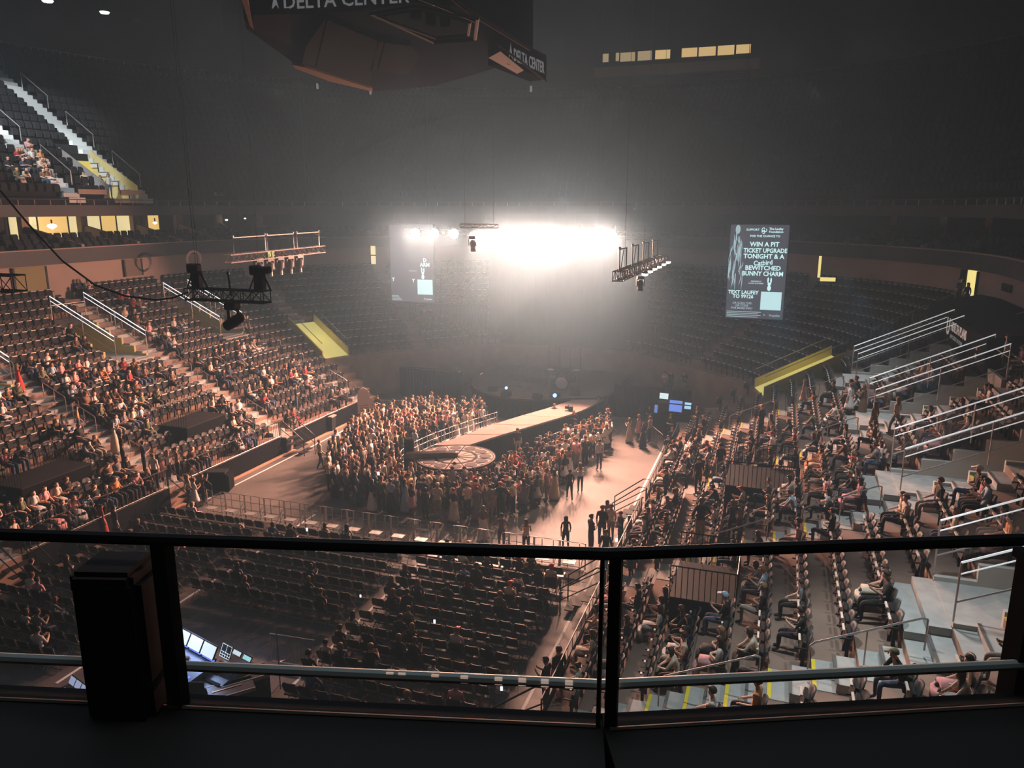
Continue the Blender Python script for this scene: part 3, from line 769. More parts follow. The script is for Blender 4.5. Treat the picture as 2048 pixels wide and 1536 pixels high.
# main stage: rounded front, black skirt
MS = empty('main_stage', (-16, 52, 0), 0, 'wide dark main stage with a rounded front and black skirt', 'stage')
front = smooth_line([(-21.2, 52.6), (-20.6, 50.4), (-19.0, 48.5), (-16.6, 47.6), (-14.2, 48.0), (-12.4, 49.4), (-10.8, 49.6), (-10.3, 52.0)], 3)
poly = [(x + 16, y - 52) for x, y in front] + [(5.7, 6.2), (-5.2, 6.2)]
MB().prism(poly, ZD - 0.25, ZD - 0.005).build('deck', M_DECK2, MS)
drape_strip(front, 0, ZD - 0.2, 'front_skirt', MS, (-16, 52), 0.05)
edge = [(x + 16, y - 52 - 0.02, ZD - 0.03) for x, y in front]
MB().tube(edge, 0.03, 4).build('edge_trim', mat('deck_edge', (0.2, 0.16, 0.15), 0.5), MS)
# raised oval riser and tall backdrop
MB().lathe([(2.6, ZD - 0.005), (2.6, ZD + 0.35), (2.5, ZD + 0.38)], (-0.3, 1.9, 0), 40, sx=1.0, sy=0.55).build('band_riser', M_DECK2, MS)
bd = empty('stage_backdrop', (-15.85, 58.8, 0), 0, 'tall grey pleated backdrop behind the main stage, lost in haze', 'curtain')
mb = MB(); n = 30; W_ = 13.0
for j in range(n):
    x0, x1 = -W_ / 2 + W_ * j / n, -W_ / 2 + W_ * (j + 1) / n; y0, y1 = 0.02 * (j % 2), 0.02 * ((j + 1) % 2)
    mb.quad((x0, y0, 0.4), (x1, y1, 0.4), (x1, y1, 11.6), (x0, y0, 11.6))
mb.build('cloth', mat('backdrop_cloth', (0.012, 0.012, 0.012), 1.0, spec=0.0), bd)
MB().tube([(-W_ / 2 - 0.2, 0.1, 11.65), (W_ / 2 + 0.2, 0.1, 11.65)], 0.06, 6).build('hanging_pipe', M_BLKM, bd)
for sgn in (-1, 1):
    wd = empty('wing_drape', (-15.85 + sgn * 9.4, 58.5, 0), 0, f'black wing drape hiding the {"left" if sgn < 0 else "right"} side of the backstage', 'curtain')
    drape_strip([(-2.9, 0), (2.9, 0)], 0.02, 6.2 if sgn < 0 else 5.2, 'cloth', wd, (0, 0), 0.12)
    MB().tube([(-3, 0, 6.25 if sgn < 0 else 5.25), (3, 0, 6.25 if sgn < 0 else 5.25)], 0.05, 6).build('hanging_pipe', M_BLKM, wd)
    wd = empty('wing_drape', (-15.85 + sgn * 8.3, 50.6 if sgn > 0 else 51.2, 0), 0, f'low black drape closing the backstage beside the main stage, {"left" if sgn < 0 else "right"} side', 'curtain')
    drape_strip([(-2.6, 0), (2.6, 0)], 0.02, 2.2, 'cloth', wd, (0, 0), 0.12)
    MB().tube([(-2.6, 0, 2.25), (2.6, 0, 2.25)], 0.04, 6).build('hanging_pipe', M_BLKM, wd)
# backline: bass drum with hoop, wedges, round warm lamps, risers, mic stands
d0 = on_z(1124, 779, ZD)
dr = empty('bass_drum', (d0.x, d0.y, ZD), 0.1, 'drum kit with a pale bass drum head on the main stage', 'drum kit')
Mx = Matrix.Rotation(R(90), 4, 'X')
MB().lathe([(0.46, -0.25), (0.5, -0.2), (0.5, 0.2), (0.46, 0.25)], (0, 0, 0.52), 20, Mx).build('shell', M_BLK, dr)
MB().lathe([(0.43, 0.25), (0.43, 0.27), (0.0, 0.272)], (0, 0, 0.52), 20, Mx).build('drum_head', mat('drum_head', (0.38, 0.38, 0.5), 0.5), dr)
for x, z, r_ in ((-0.5, 1.0, 0.2), (0.45, 1.0, 0.2), (-0.9, 1.35, 0.26), (0.95, 1.4, 0.28)):
    MB().lathe([(r_, 0), (r_, 0.02 if r_ > 0.22 else 0.25), (0.02, 0.05 if r_ > 0.22 else 0.26)], (x, 0.2, z), 14).build('cymbal' if r_ > 0.22 else 'tom', M_ALU if r_ > 0.22 else M_BLK, dr)
    MB().tube([(x, 0.25, 0), (x, 0.2, z)], 0.015, 4).build('stand', M_STEEL, dr)
def wedge(px, py, lab):
    q = on_z(px, py, ZD); t = empty('floor_monitor', (q.x, q.y, ZD), random.uniform(-0.3, 0.3), lab, 'monitor speaker', 'wedge monitors on the main stage')
    mb = MB(); mb.add([(-0.3, -0.25, 0), (0.3, -0.25, 0), (0.3, 0.25, 0), (-0.3, 0.25, 0), (-0.3, -0.05, 0.36), (0.3, -0.05, 0.36), (0.3, 0.2, 0.3), (-0.3, 0.2, 0.3)],
           [(3, 2, 1, 0), (4, 5, 6, 7), (0, 1, 5, 4), (1, 2, 6, 5), (2, 3, 7, 6), (3, 0, 4, 7)]); mb.build('cabinet', M_BLK, t)
    MB().quad((-0.26, 0.245, 0.03), (0.26, 0.245, 0.03), (0.26, 0.205, 0.27), (-0.26, 0.205, 0.27)).build('grille', M_BLKM, t)
for px, py, nm in ((1075, 797, 'beside the catwalk mouth'), (1012, 792, 'left of the blue lamp'), (985, 782, 'at the left end of the stage'), (1110, 794, 'right of the blue lamp'), (1150, 790, 'near the bass drum')):
    wedge(px, py, f'black wedge monitor on the stage edge, {nm}')
def glow_lamp(px, py, z, col, es, r_, lab, nm='stage_lamp'):
    q = on_y(px, py, 55.0) if z is None else on_z(px, py, z)
    t = empty(nm, q, 0, lab, 'lamp')
    MB().lathe([(0.02, -0.25), (r_ * 1.2, 0.0), (r_ * 1.25, 0.05)], (0, 0, 0), 14, Matrix.Rotation(R(70), 4, 'X')).build('reflector', M_BLKM, t)
    MB().lathe([(r_, 0.05), (r_ * 0.7, 0.10), (0, 0.12)], (0, 0, 0), 14, Matrix.Rotation(R(70), 4, 'X')).build('lens', mat(f'glow_{col}_{es}', (0.5, 0.5, 0.5), emit=col, es=es), t)
    MB().tube([(0, 0.12, -0.1), (0, 0.2, -0.1 - max(0.05, q.z - ZD - 0.1))], 0.03, 5).build('stand', M_BLKM, t)
for k, (px, py) in enumerate(((918, 750), (966, 753), (1077, 760), (1196, 773), (1231, 778))):
    glow_lamp(px, py, None, (1.0, 0.62, 0.25), 0.32, 0.30, f'dim amber fan-shaped footlight at the back of the stage, {["leftmost", "second from left", "middle", "fourth from left", "rightmost"][k]}')
glow_lamp(1013, 776, ZD + 0.5, (0.15, 0.4, 1.0), 6, 0.10, 'small blue lamp on the left of the main stage')
glow_lamp(1110, 791, ZD + 0.2, (0.12, 0.3, 1.0), 4, 0.14, 'small blue lamp at the stage front')
glow_lamp(1026, 753, None, (1.0, 0.9, 0.7), 5, 0.05, 'pinpoint white lamp high at the back of the stage')
glow_lamp(918, 767, None, (1.0, 0.35, 0.3), 3, 0.05, 'pinpoint red lamp behind the left side of the stage')
for k, (px, py) in enumerate(((1000, 775), (1040, 772), (1060, 778), (1090, 770), (1142, 772))):
    q = on_z(px, py, ZD); t = empty('microphone_stand', (q.x, q.y, ZD), 0, f'thin microphone stand on the main stage, {["far left", "left of centre", "centre", "right of centre", "far right"][k]}', 'stand')
    MB().lathe([(0.14, 0), (0.14, 0.02), (0.02, 0.04)], n=10).build('base', M_BLKM, t); MB().tube([(0, 0, 0.02), (0, 0, 1.4)], 0.012, 4).build('pole', M_STEEL, t)
    MB().tube([(0, 0, 1.38), (0, -0.25, 1.55)], 0.02, 5).build('microphone', M_BLKM, t)
# monitor world desk at stage left, blue screens
q = on_z(1352, 800, 2.2)
md = empty('monitor_desk', (q.x, q.y, 1.3), -0.1, 'raised desk with blue and white glowing equipment right of the stage', 'desk')
MB().b2(-1.3, 1.3, -0.7, 0.9, -1.3, 0.0).build('riser', M_DRAPE, md)
MB().b2(-1.1, 1.1, -0.5, 0.3, 0.72, 0.78).build('desk_top', M_BLK, md)
for x in (-1.0, 1.0): MB().b2(x - 0.04, x + 0.04, -0.4, 0.2, 0, 0.72).build('leg', M_BLKM, md)
def screen_part(par, c, w_, h, col, es, rx=75, name='screen', rz=0):
    M_ = Matrix.Rotation(R(rz), 4, 'Z') @ Matrix.Rotation(R(rx - 90), 4, 'X')
    sc_ = MB().box((0, 0.02, 0), (w_ + 0.04, 0.03, h + 0.04), M_).build(name + '_housing', M_BLK, par, c)
    MB().box((0, 0, 0), (w_, 0.012, h), M_).build(name, mat(f'scr_{col}_{es}', (0.1, 0.1, 0.1), emit=col, es=es), sc_)
    return sc_
screen_part(md, (-0.75, -0.1, 1.1), 0.55, 0.36, (0.7, 0.9, 0.95), 0.9)
screen_part(md, (0.1, -0.45, 0.62), 0.8, 0.7, (0.15, 0.3, 0.95), 0.8, name='panel')
screen_part(md, (0.85, -0.45, 0.72), 0.4, 0.4, (0.4, 0.7, 0.95), 0.9, name='panel')
screen_part(md, (-1.15, -0.4, 0.3), 0.2, 0.5, (0.2, 0.35, 0.9), 0.5, name='panel')
lamp('desk_glow', 'POINT', (q.x, q.y - 0.3, 2.9), 18, (0.45, 0.6, 1.0), size=0.2)

# ------------------------------------------------------------------ crowd barriers
B0, B1 = on_z(413, 979, 1.15), on_z(1172, 1089, 1.15)
YB = (B0.y + B1.y) / 2
def barricade_proto(x, y, lab):
    t = empty('stage_barricade', (x, y, 0), 0, lab, 'barrier', 'steel barricade panels across the floor')
    w_ = 1.02
    MB().tube([(-w_ / 2, 0, 0.04), (-w_ / 2, 0, 1.15), (w_ / 2, 0, 1.15), (w_ / 2, 0, 0.04)], 0.026, 6).build('frame', M_ALU, t)
    mb = MB(); mb.tube([(-0.2, 0, 0.05), (-0.2, 0, 1.13)], 0.018, 5); mb.build('upright', M_ALU, t)
    mb = MB(); mb.tube([(0.27, 0, 0.05), (0.27, 0, 1.13)], 0.018, 5); mb.build('upright', M_ALU, t)
    for z in (0.12, 0.45, 0.82): MB().tube([(-w_ / 2, 0, z), (w_ / 2, 0, z)], 0.013, 4).build('crossbar', M_ALU, t)
    MB().b2(-0.33, 0.18, -0.42, -0.02, 0.40, 0.425).build('step_plate', M_ALU, t)
    MB().b2(-0.48, 0.48, -0.95, 0.0, 0.0, 0.02).build('floor_plate', mat('plate_dark', (0.09, 0.08, 0.075), 0.8, spec=0.1), t)
    for x_ in (-0.45, 0.45): MB().tube([(x_, -0.9, 0.03), (x_, -0.02, 0.75)], 0.014, 4).build('brace', M_ALU, t)
    return t
nb = int((B1.x - B0.x) / 1.06); bp = None
for k in range(nb):
    x = B0.x + (k + 0.5) * (B1.x - B0.x) / nb
    lab = f'silver barricade panel with a step plate, {k + 1} from the left end of the row' if 0 else None
    word = ['leftmost', 'second', 'third', 'fourth', 'fifth', 'sixth', 'seventh', 'eighth', 'ninth', 'tenth', 'eleventh', 'twelfth', 'thirteenth', 'fourteenth', 'fifteenth', 'sixteenth', 'seventeenth', 'eighteenth', 'nineteenth'][k]
    lab = f'silver barricade panel with step plate before the floor chairs, {word}{" from the left" if k else ""}'
    if bp is None: bp = barricade_proto(x, YB, lab)
    else:
        c = copy_tree(bp); c.location.x = x; c['label'] = lab
def path_barriers(pts, nm, proto_y=True):
    L = [0]
    for a, b in zip(pts[:-1], pts[1:]): L.append(L[-1] + math.dist(a, b))
    n = max(1, round(L[-1] / 1.08)); rs = resample(pts, n + 1)
    for k in range(n):
        a, b = rs[k], rs[k + 1]; c = copy_tree(bp); c.location = ((a[0] + b[0]) / 2, (a[1] + b[1]) / 2, 0)
        c.rotation_euler.z = math.atan2(b[1] - a[1], b[0] - a[0])
        c['label'] = f'silver barricade panel {nm}, {["nearest", "second nearest", "third nearest", "fourth nearest", "fifth nearest", "sixth nearest", "seventh nearest", "eighth nearest", "ninth nearest", "tenth nearest", "eleventh nearest", "twelfth nearest", "thirteenth nearest"][k]}'
        c['group'] = 'barricade panels ' + nm
path_barriers([(-18.4, 34.8), (-18.9, 36.2), (-18.6, 38.6), (-18.0, 41.0), (-17.2, 43.4), (-16.6, 45.0)], 'holding the crowd left of the catwalk')
path_barriers([(-12.4, 39.6), (-11.6, 42.0), (-10.6, 44.6), (-9.8, 47.0)], 'holding the crowd right of the catwalk')
def bike_rack(p0, p1, lab, h=1.1):
    a, b = Vector((p0[0], p0[1], 0)), Vector((p1[0], p1[1], 0)); L = (b - a).length
    t = empty('crowd_barrier', (a + b) / 2, math.atan2(b.y - a.y, b.x - a.x), lab, 'barrier', 'crowd control barriers')
    MB().tube([(-L / 2, 0, 0.15), (-L / 2, 0, h), (L / 2, 0, h), (L / 2, 0, 0.15), (-L / 2, 0, 0.15)], 0.02, 6).build('frame', M_STEEL, t)
    for k in range(1, int(L / 0.13)): MB().tube([(-L / 2 + 0.13 * k, 0, 0.15), (-L / 2 + 0.13 * k, 0, h)], 0.008, 4).build('bar', M_STEEL, t)
    for x in (-L / 2 + 0.25, L / 2 - 0.25): MB().tube([(x, -0.3, 0.02), (x, 0, 0.16), (x, 0.3, 0.02)], 0.018, 4).build('foot', M_STEEL, t)
bike_rack((-26.0, 45.4), (-23.9, 45.9), 'steel crowd barrier at the far left corner of the pit')
bike_rack((-7.0, 47.6), (-6.7, 45.4), 'steel crowd barrier at the far right edge of the pit')
bike_rack((-6.7, 45.3), (-5.8, 43.6), 'steel crowd barrier beside the right stand past the pit')
bike_rack(tuple(on_z(1262, 1088, 0)[:2]), tuple(on_z(1290, 1072, 0)[:2]), 'short steel crowd barrier beside the right stand near the chair block')
q0, q1 = on_z(545, 1330, 0), on_z(632, 1345, 0)
bike_rack((q0.x, q0.y), (q1.x, q1.y), 'steel crowd barrier beside the mixing position')
# arched sign panel and bins
q = on_z(729, 838, 0)
t = empty('arched_sign', (q.x, q.y, 0), 0.5, 'tall pale arched board standing at the far left corner of the floor', 'sign')
poly = [(-0.42, 0), (0.42, 0), (0.42, 1.6), (0.36, 1.9), (0.2, 2.1), (0, 2.18), (-0.2, 2.1), (-0.36, 1.9), (-0.42, 1.6)]
MB().add([(x, 0, z) for x, z in poly] + [(x, 0.05, z) for x, z in poly], [tuple(range(8, -1, -1)), tuple(range(9, 18))] + [(i, (i + 1) % 9, 9 + (i + 1) % 9, 9 + i) for i in range(9)]).build('board', mat('sign_board', (0.62, 0.45, 0.38), 0.7), t)
for z in (0.55, 0.75, 0.95): MB().b2(-0.3, 0.3, -0.012, 0.0, z, z + 0.05).build('printed_line', mat('sign_print', (0.25, 0.18, 0.16), 0.8), t)
MB().b2(-0.45, 0.45, -0.2, 0.25, 0, 0.03).build('foot', M_BLKM, t)
def bin_(px, py, lab, s_=1.0):
    q = on_z(px, py, 0); t = empty('litter_bin', (q.x, q.y, 0), 0.1, lab, 'bin')
    MB().add([(-0.24, -0.24, 0), (0.24, -0.24, 0), (0.24, 0.24, 0), (-0.24, 0.24, 0), (-0.3, -0.3, 0.95), (0.3, -0.3, 0.95), (0.3, 0.3, 0.95), (-0.3, 0.3, 0.95)],
             [(3, 2, 1, 0), (0, 1, 5, 4), (1, 2, 6, 5), (2, 3, 7, 6), (3, 0, 4, 7)]).build('body', M_BLK, t)
    MB().b2(-0.32, 0.32, -0.32, 0.32, 0.93, 1.0).build('lid', mat('bin_lid', (0.35, 0.3, 0.27), 0.6), t)
bin_(661, 861, 'black litter bin with a pale lid by the left stand, farther one'); bin_(571, 904, 'black litter bin with a pale lid by the left stand, nearer one')
bin_(1312, 1000, 'dark litter bin standing against the right stand beyond the open floor')
q = on_z(437, 980, 0)
t = empty('covered_case', (q.x, q.y, 0), 0.35, 'bulky black covered case on the floor near the left end of the barricade', 'case')
bevel(MB().b2(-0.7, 0.7, -0.45, 0.45, 0, 0.95).build('cover', M_DRAPE, t), 0.08, 2)
MB().b2(-0.5, 0.5, -0.3, 0.3, 0.95, 1.05).build('lid', M_BLK, t)
# wooden ramp boards
q = on_z(628, 1398, 0.3)
t = empty('wooden_ramp', (q.x, q.y, 0), -0.35, 'orange-brown wooden board lying between the mixing desk and chairs', 'board')
MB().b2(-0.42, 0.42, -0.18, 0.18, 0.42, 0.46).build('top', mat('ply', (0.55, 0.3, 0.16), 0.6, noise=0.1), t); MB().b2(-0.44, 0.44, -0.2, 0.2, 0.0, 0.42).build('body', M_BLK, t)
# light stands with tripod feet near the mixing desk
for px, py, h, lab in ((562, 1390, 2.2, 'slim grey tripod stand beside the mixing desk cases'),):
    q = on_z(px, py, 0); t = empty('tripod_stand', (q.x, q.y, 0), 0, lab, 'stand')
    MB().tube([(0, 0, 0.2), (0, 0, h)], 0.018, 5).build('pole', M_STEEL, t)
    for k in range(3): a = 2.1 * k; MB().tube([(0, 0, 0.35), (0.5 * math.cos(a), 0.5 * math.sin(a), 0.02)], 0.012, 4).build('leg', M_STEEL, t)

# ------------------------------------------------------------------ front rails of the stands
for side in (1, -1):
    X0 = XC + side * (HW - 0.06); A = AISLES_R if side == 1 else AISLES_L
    segs = []; y = 14.0 if side == 1 else 16.0
    for a in A: segs.append((y, a - 0.7 * side - 0.65)); y = a - 0.7 * side + 0.65
    segs.append((y, 45.0)); dense = side == -1
    for k, (a, b) in enumerate(segs):
        if b - a < 1: continue
        t = empty('stand_front_rail', (X0, (a + b) / 2, 0), 0, f'black railing and skirt along the front of the {SIDE_NAME[side]} stand, {["nearest", "second", "third", "fourth", "farthest"][k]} stretch', 'railing')
        h = (b - a) / 2; top = Z0 + (1.0 if dense else 0.55)
        MB().tube([(0, -h, Z0), (0, -h, top), (0, h, top), (0, h, Z0)], 0.025, 5).build('top_rail', M_BLKM, t)
        MB().tube([(0, -h, Z0 + 0.12), (0, h, Z0 + 0.12)], 0.018, 4).build('bottom_rail', M_STEEL if dense else M_BLKM, t)
        n = int(2 * h / (0.16 if dense else 0.5))
        bm_ = MB()
        me_bar = MB().tube([(0, 0, Z0 + 0.12), (0, 0, top)], 0.011, 4).mesh('baluster', M_BLKM)
        for j in range(1, n): part('baluster', me_bar, t, (0, -h + 2 * h * j / n, 0))
        MB().b2(-0.03, 0.03, -h, h, 0.05, Z0 + 0.03).build('skirt', M_DRAPE, t)
def portable_steps(x, y, sgn, lab):
    t = empty('portable_steps', (x, y, 0), 0, lab, 'steps')
    for k in range(4):
        MB().b2(0, 0.3, -0.55, 0.55, 0.0, 0.04).build('tread', M_BLK, t, (sgn * (-0.3 - 0.3 * k) - (0.15 if sgn > 0 else 0.15), 0, 0.8 - 0.22 * k))
    for yy in (-0.55, 0.55):
        MB().tube([(sgn * -1.5, yy, 0.0), (sgn * -1.5, yy, 0.95), (sgn * -0.2, yy, 1.95), (sgn * 0.1, yy, 1.95), (sgn * 0.1, yy, 1.05)], 0.028, 6).build('side_rail', M_BLKM, t)
        MB().tube([(sgn * -1.5, yy, 0.5), (sgn * 0.0, yy, 1.5)], 0.022, 5).build('mid_rail', M_BLKM, t)
for k, a in enumerate(AISLES_R[:3]): portable_steps(-5.0, a - 0.7, 1, f'black portable steps with looped rails up to the right stand, {["nearest", "middle", "farthest"][k]} set')
for k, a in enumerate(AISLES_L[:3]): portable_steps(-26.7, a + 0.7, -1, f'black portable steps with looped rails up to the left stand, {["nearest", "middle", "farthest"][k]} set')

# ------------------------------------------------------------------ folding chairs on the floor
mb = MB(); nx = 6; vs = []
rows_ = [(0.56, -0.19, 0.20), (0.66, -0.205, 0.235), (0.82, -0.235, 0.235), (0.88, -0.25, 0.17)]
for off in (0, -0.025):
    for z, y, hw in rows_:
        for k in range(nx): t_ = k / (nx - 1) * 2 - 1; vs.append((hw * t_, y + off + 0.04 * t_ * t_, z - 0.01 * t_ * t_))
m_ = 4 * nx; fs = []
for i in range(3):
    for k in range(nx - 1): a = i * nx + k; fs += [(a, a + 1, a + nx + 1, a + nx), (m_ + a, m_ + a + nx, m_ + a + nx + 1, m_ + a + 1)]
    fs += [(i * nx, i * nx + nx, m_ + i * nx + nx, m_ + i * nx), (i * nx + nx - 1, m_ + i * nx + nx - 1, m_ + i * nx + 2 * nx - 1, i * nx + 2 * nx - 1)]
for k in range(nx - 1): fs += [(3 * nx + k, 3 * nx + k + 1, m_ + 3 * nx + k + 1, m_ + 3 * nx + k), (k, m_ + k, m_ + k + 1, k + 1)]
mb.add(vs, fs); fc_back = mb
fc_seat = MB(); fc_seat.b2(-0.22, 0.22, -0.19, 0.22, 0.43, 0.475)
fc_frame = MB()
for x in (-0.23, 0.23):
    fc_frame.tube([(x, 0.22, 0.0), (x, -0.2, 0.62), (x * 0.98, -0.25, 0.84)], 0.013, 4)
    fc_frame.tube([(x * 0.9, -0.24, 0.0), (x * 0.9, 0.18, 0.45)], 0.013, 4)
fc_frame.tube([(-0.23, 0.17, 0.07), (0.23, 0.17, 0.07)], 0.01, 4); fc_frame.tube([(-0.21, -0.2, 0.05), (0.21, -0.2, 0.05)], 0.01, 4)
M_CH = mat('chair_black', (0.014, 0.013, 0.013), 0.5)
me_fb = fc_back.mesh('backrest', M_CH); me_fs = fc_seat.mesh('seat', mat('chair_seat', (0.06, 0.05, 0.045), 0.4)); me_ff = fc_frame.mesh('frame', M_STEEL)
CHAIRS = []
def block(x0, x1, y0, y1, nm):
    nrow = int((y1 - y0) / 0.86) + 1
    for r_ in range(nrow):
        y = y1 - 0.86 * r_; n = int((x1 - x0) / 0.52) + 1
        for k in range(n): CHAIRS.append((x0 + 0.52 * k + random.uniform(-.02, .02), y + random.uniform(-.02, .02), nm, r_, k, n))
block(-25.6, -20.4, 15.5, YB - 1.5, 'left'); block(-19.3, -13.5, 20.6, YB - 1.5, 'middle'); block(-12.3, -6.9, 15.4, YB - 1.5, 'right')
CH_OCC = set()
def build_chairs():
    idx = [i for i, c in enumerate(CHAIRS) if in_view((c[0], c[1], 0.8), 20) and project((c[0], c[1], 0.8))[1] < 1425]
    idx.sort(key=lambda i: dist2px((CHAIRS[i][0], CHAIRS[i][1], 0.5)))
    own = set(idx[:300])
    for i in idx[:300]:
        x, y, nm, r_, k, n = CHAIRS[i]
        occ = 'occupied' if i in CH_OCC else 'empty'
        lab = f'{occ} black folding chair, {nm} floor block, {ORD[min(r_, 16)]} row, {"left end" if k == 0 else ORDS[k] + " from the left"}'
        t = empty('folding_chair', (x, y, 0), random.uniform(-.03, .03), lab, 'chair', f'folding chairs of the {nm} floor block, {ORD[min(r_, 16)]} row')
        part('backrest', me_fb, t); part('seat', me_fs, t); part('frame', me_ff, t)
    V = []; F = []; Mi = []; nb_ = 0
    for i in range(len(CHAIRS)):
        if i in own: continue
        x, y = CHAIRS[i][:2]
        for mbx, mi in ((fc_back, 0), (fc_seat, 1), (fc_frame, 2)):
            V += [(v[0] + x, v[1] + y, v[2]) for v in mbx.v]; F += [tuple(q + nb_ for q in f) for f in mbx.f]; Mi += [mi] * len(mbx.f); nb_ += len(mbx.v)
    me = bpy.data.meshes.new('distant_chairs'); me.from_pydata(V, [], F)
    for m in (M_CH, MATS['chair_seat'], M_STEEL): me.materials.append(m)
    me.polygons.foreach_set('material_index', Mi); me.update()
    o = bpy.data.objects.new('distant_chairs', me); C.objects.link(o); tag(o, 'remaining black folding chairs at the far edge of the floor blocks', 'chairs', kind='stuff')

# ------------------------------------------------------------------ mixing position
def at(px, py, z): return on_z(px, py, z)
def console(px, py, z, rz, lab, w_=1.1, scr=()):
    q = at(px, py, z); t = empty('mixing_console', (q.x, q.y, 0), rz, lab, 'console')
    MB().add([(-w_ / 2, -0.4, z - 0.15), (w_ / 2, -0.4, z - 0.15), (w_ / 2, 0.45, z - 0.15), (-w_ / 2, 0.45, z - 0.15), (-w_ / 2, -0.4, z - 0.05), (w_ / 2, -0.4, z - 0.05), (w_ / 2, 0.45, z + 0.12), (-w_ / 2, 0.45, z + 0.12)],
             [(3, 2, 1, 0), (4, 5, 6, 7), (0, 1, 5, 4), (1, 2, 6, 5), (2, 3, 7, 6), (3, 0, 4, 7)]).build('body', mat('console_grey', (0.22, 0.22, 0.27), 0.4), t)
    for x in (-w_ / 2 + 0.08, w_ / 2 - 0.08): MB().b2(x - 0.04, x + 0.04, -0.3, 0.3, 0, z - 0.15).build('leg', M_BLKM, t)
    for (x, y, zz, sw, sh, col, es, rx) in scr: screen_part(t, (x, y, z + zz), sw, sh, col, es, rx)
    return t
foh = at(395, 1300, 1.1)
CW, CB, CCY = (0.75, 0.88, 0.97), (0.12, 0.2, 1.0), (0.45, 0.9, 0.95)
cA = console(360, 1338, 0.95, -0.28, 'large lighting console with three white and blue screens at the mixing position', 1.5,
        ((-0.5, 0.42, 0.36, 0.44, 0.30, CW, 1.2, 62), (0.0, 0.42, 0.36, 0.44, 0.30, CW, 1.2, 62), (0.5, 0.42, 0.36, 0.44, 0.30, CW, 1.1, 62),
         (-0.5, 0.40, 0.16, 0.44, 0.06, CB, 1.6, 62), (0.0, 0.40, 0.16, 0.44, 0.06, CB, 1.6, 62), (0.5, 0.40, 0.16, 0.44, 0.06, CB, 1.6, 62)))
cA.scale = (1.3, 1.3, 1.15)
for k in range(10):
    MB().box((0, 0, 0), (0.06, 0.14, 0.02)).build('fader_bank', mat(f'fd{k % 3}', (0.1, 0.1, 0.1), emit=((0.1, 0.2, 1.0), (0.7, 0.8, 1.0), (0.05, 0.1, 0.9))[k % 3], es=1.2), cA, (-0.65 + 0.14 * k, -0.2, 0.95 - 0.0))
q = at(452, 1303, 1.3); t = empty('multiview_monitor', (q.x, q.y, 1.3), -0.28, 'monitor with a grid of dark tiles outlined in white beside the lighting console', 'monitor')
MB().box((0, 0.02, 0), (0.46, 0.03, 0.38), Matrix.Rotation(R(-25), 4, 'X')).build('housing', M_BLK, t)
gm = mat('grid_white', (0.5, 0.5, 0.5), emit=(0.8, 0.95, 1.0), es=1.0)
def tilt(x, z): v = Matrix.Rotation(R(-25), 4, 'X') @ Vector((x, -0.005, z)); return tuple(v)
for x in (-0.22, 0.0, 0.22): MB().tube([tilt(x, -0.18), tilt(x, 0.18)], 0.007, 4).build('grid_line', gm, t)
for z in (-0.18, -0.11, -0.03, 0.18): MB().tube([tilt(-0.22, z), tilt(0.22, z)], 0.007, 4).build('grid_line', gm, t)
for x in (-0.11, 0.11): MB().tube([tilt(x, -0.18), tilt(x, -0.03)], 0.006, 4).build('grid_line', gm, t)
MB().tube([(0, 0.05, -0.15), (0, 0.1, -1.28)], 0.03, 6).build('stand', M_BLKM, t)
cB = console(462, 1338, 1.0, -0.28, 'white sound console with bright strips beside the lighting console', 0.9,
        ((-0.25, 0.4, 0.22, 0.34, 0.12, CW, 0.9, 50), (0.22, 0.4, 0.22, 0.34, 0.12, CCY, 0.8, 50)))
cC = console(432, 1358, 0.95, -0.2, 'small console with cyan and white screens in front of the road cases', 0.85,
        ((-0.2, 0.25, 0.12, 0.3, 0.4, (0.5, 0.65, 0.75), 0.5, 25), (0.2, 0.25, 0.12, 0.34, 0.34, (0.25, 0.6, 0.65), 0.5, 25), (0.0, -0.2, 0.03, 0.7, 0.04, (0.7, 0.9, 0.9), 1.2, 25)))
cD = console(370, 1341, 0.95, -0.1, 'flat dim desk with a pale green strip behind the person in the lavender top', 0.7, ((0, 0.1, 0.05, 0.5, 0.05, (0.5, 0.8, 0.7), 0.9, 20),))
q = at(148, 1378, 1.25); t = empty('video_desk', (q.x, q.y, 0), -0.3, 'video desk with three small pale screens over a bright blue key strip', 'desk')
MB().b2(-0.7, 0.7, -0.3, 0.35, 1.0, 1.05).build('desk_top', M_BLK, t)
for x in (-0.6, 0.6): MB().b2(x - 0.03, x + 0.03, -0.2, 0.2, 0, 1.0).build('leg', M_BLKM, t)
for x in (-0.42, -0.1, 0.22): screen_part(t, (x, 0.15, 1.25), 0.27, 0.2, (0.5, 0.58, 0.85), 0.6, 60)
screen_part(t, (0.55, 0.12, 1.25), 0.3, 0.3, (0.75, 0.85, 0.95), 0.8, 60)
MB().b2(-0.56, 0.36, -0.16, 0.0, 1.05, 1.075).build('key_strip', mat('keystrip', (0.1, 0.1, 0.1), emit=(0.05, 0.15, 1.0), es=1.8), t)
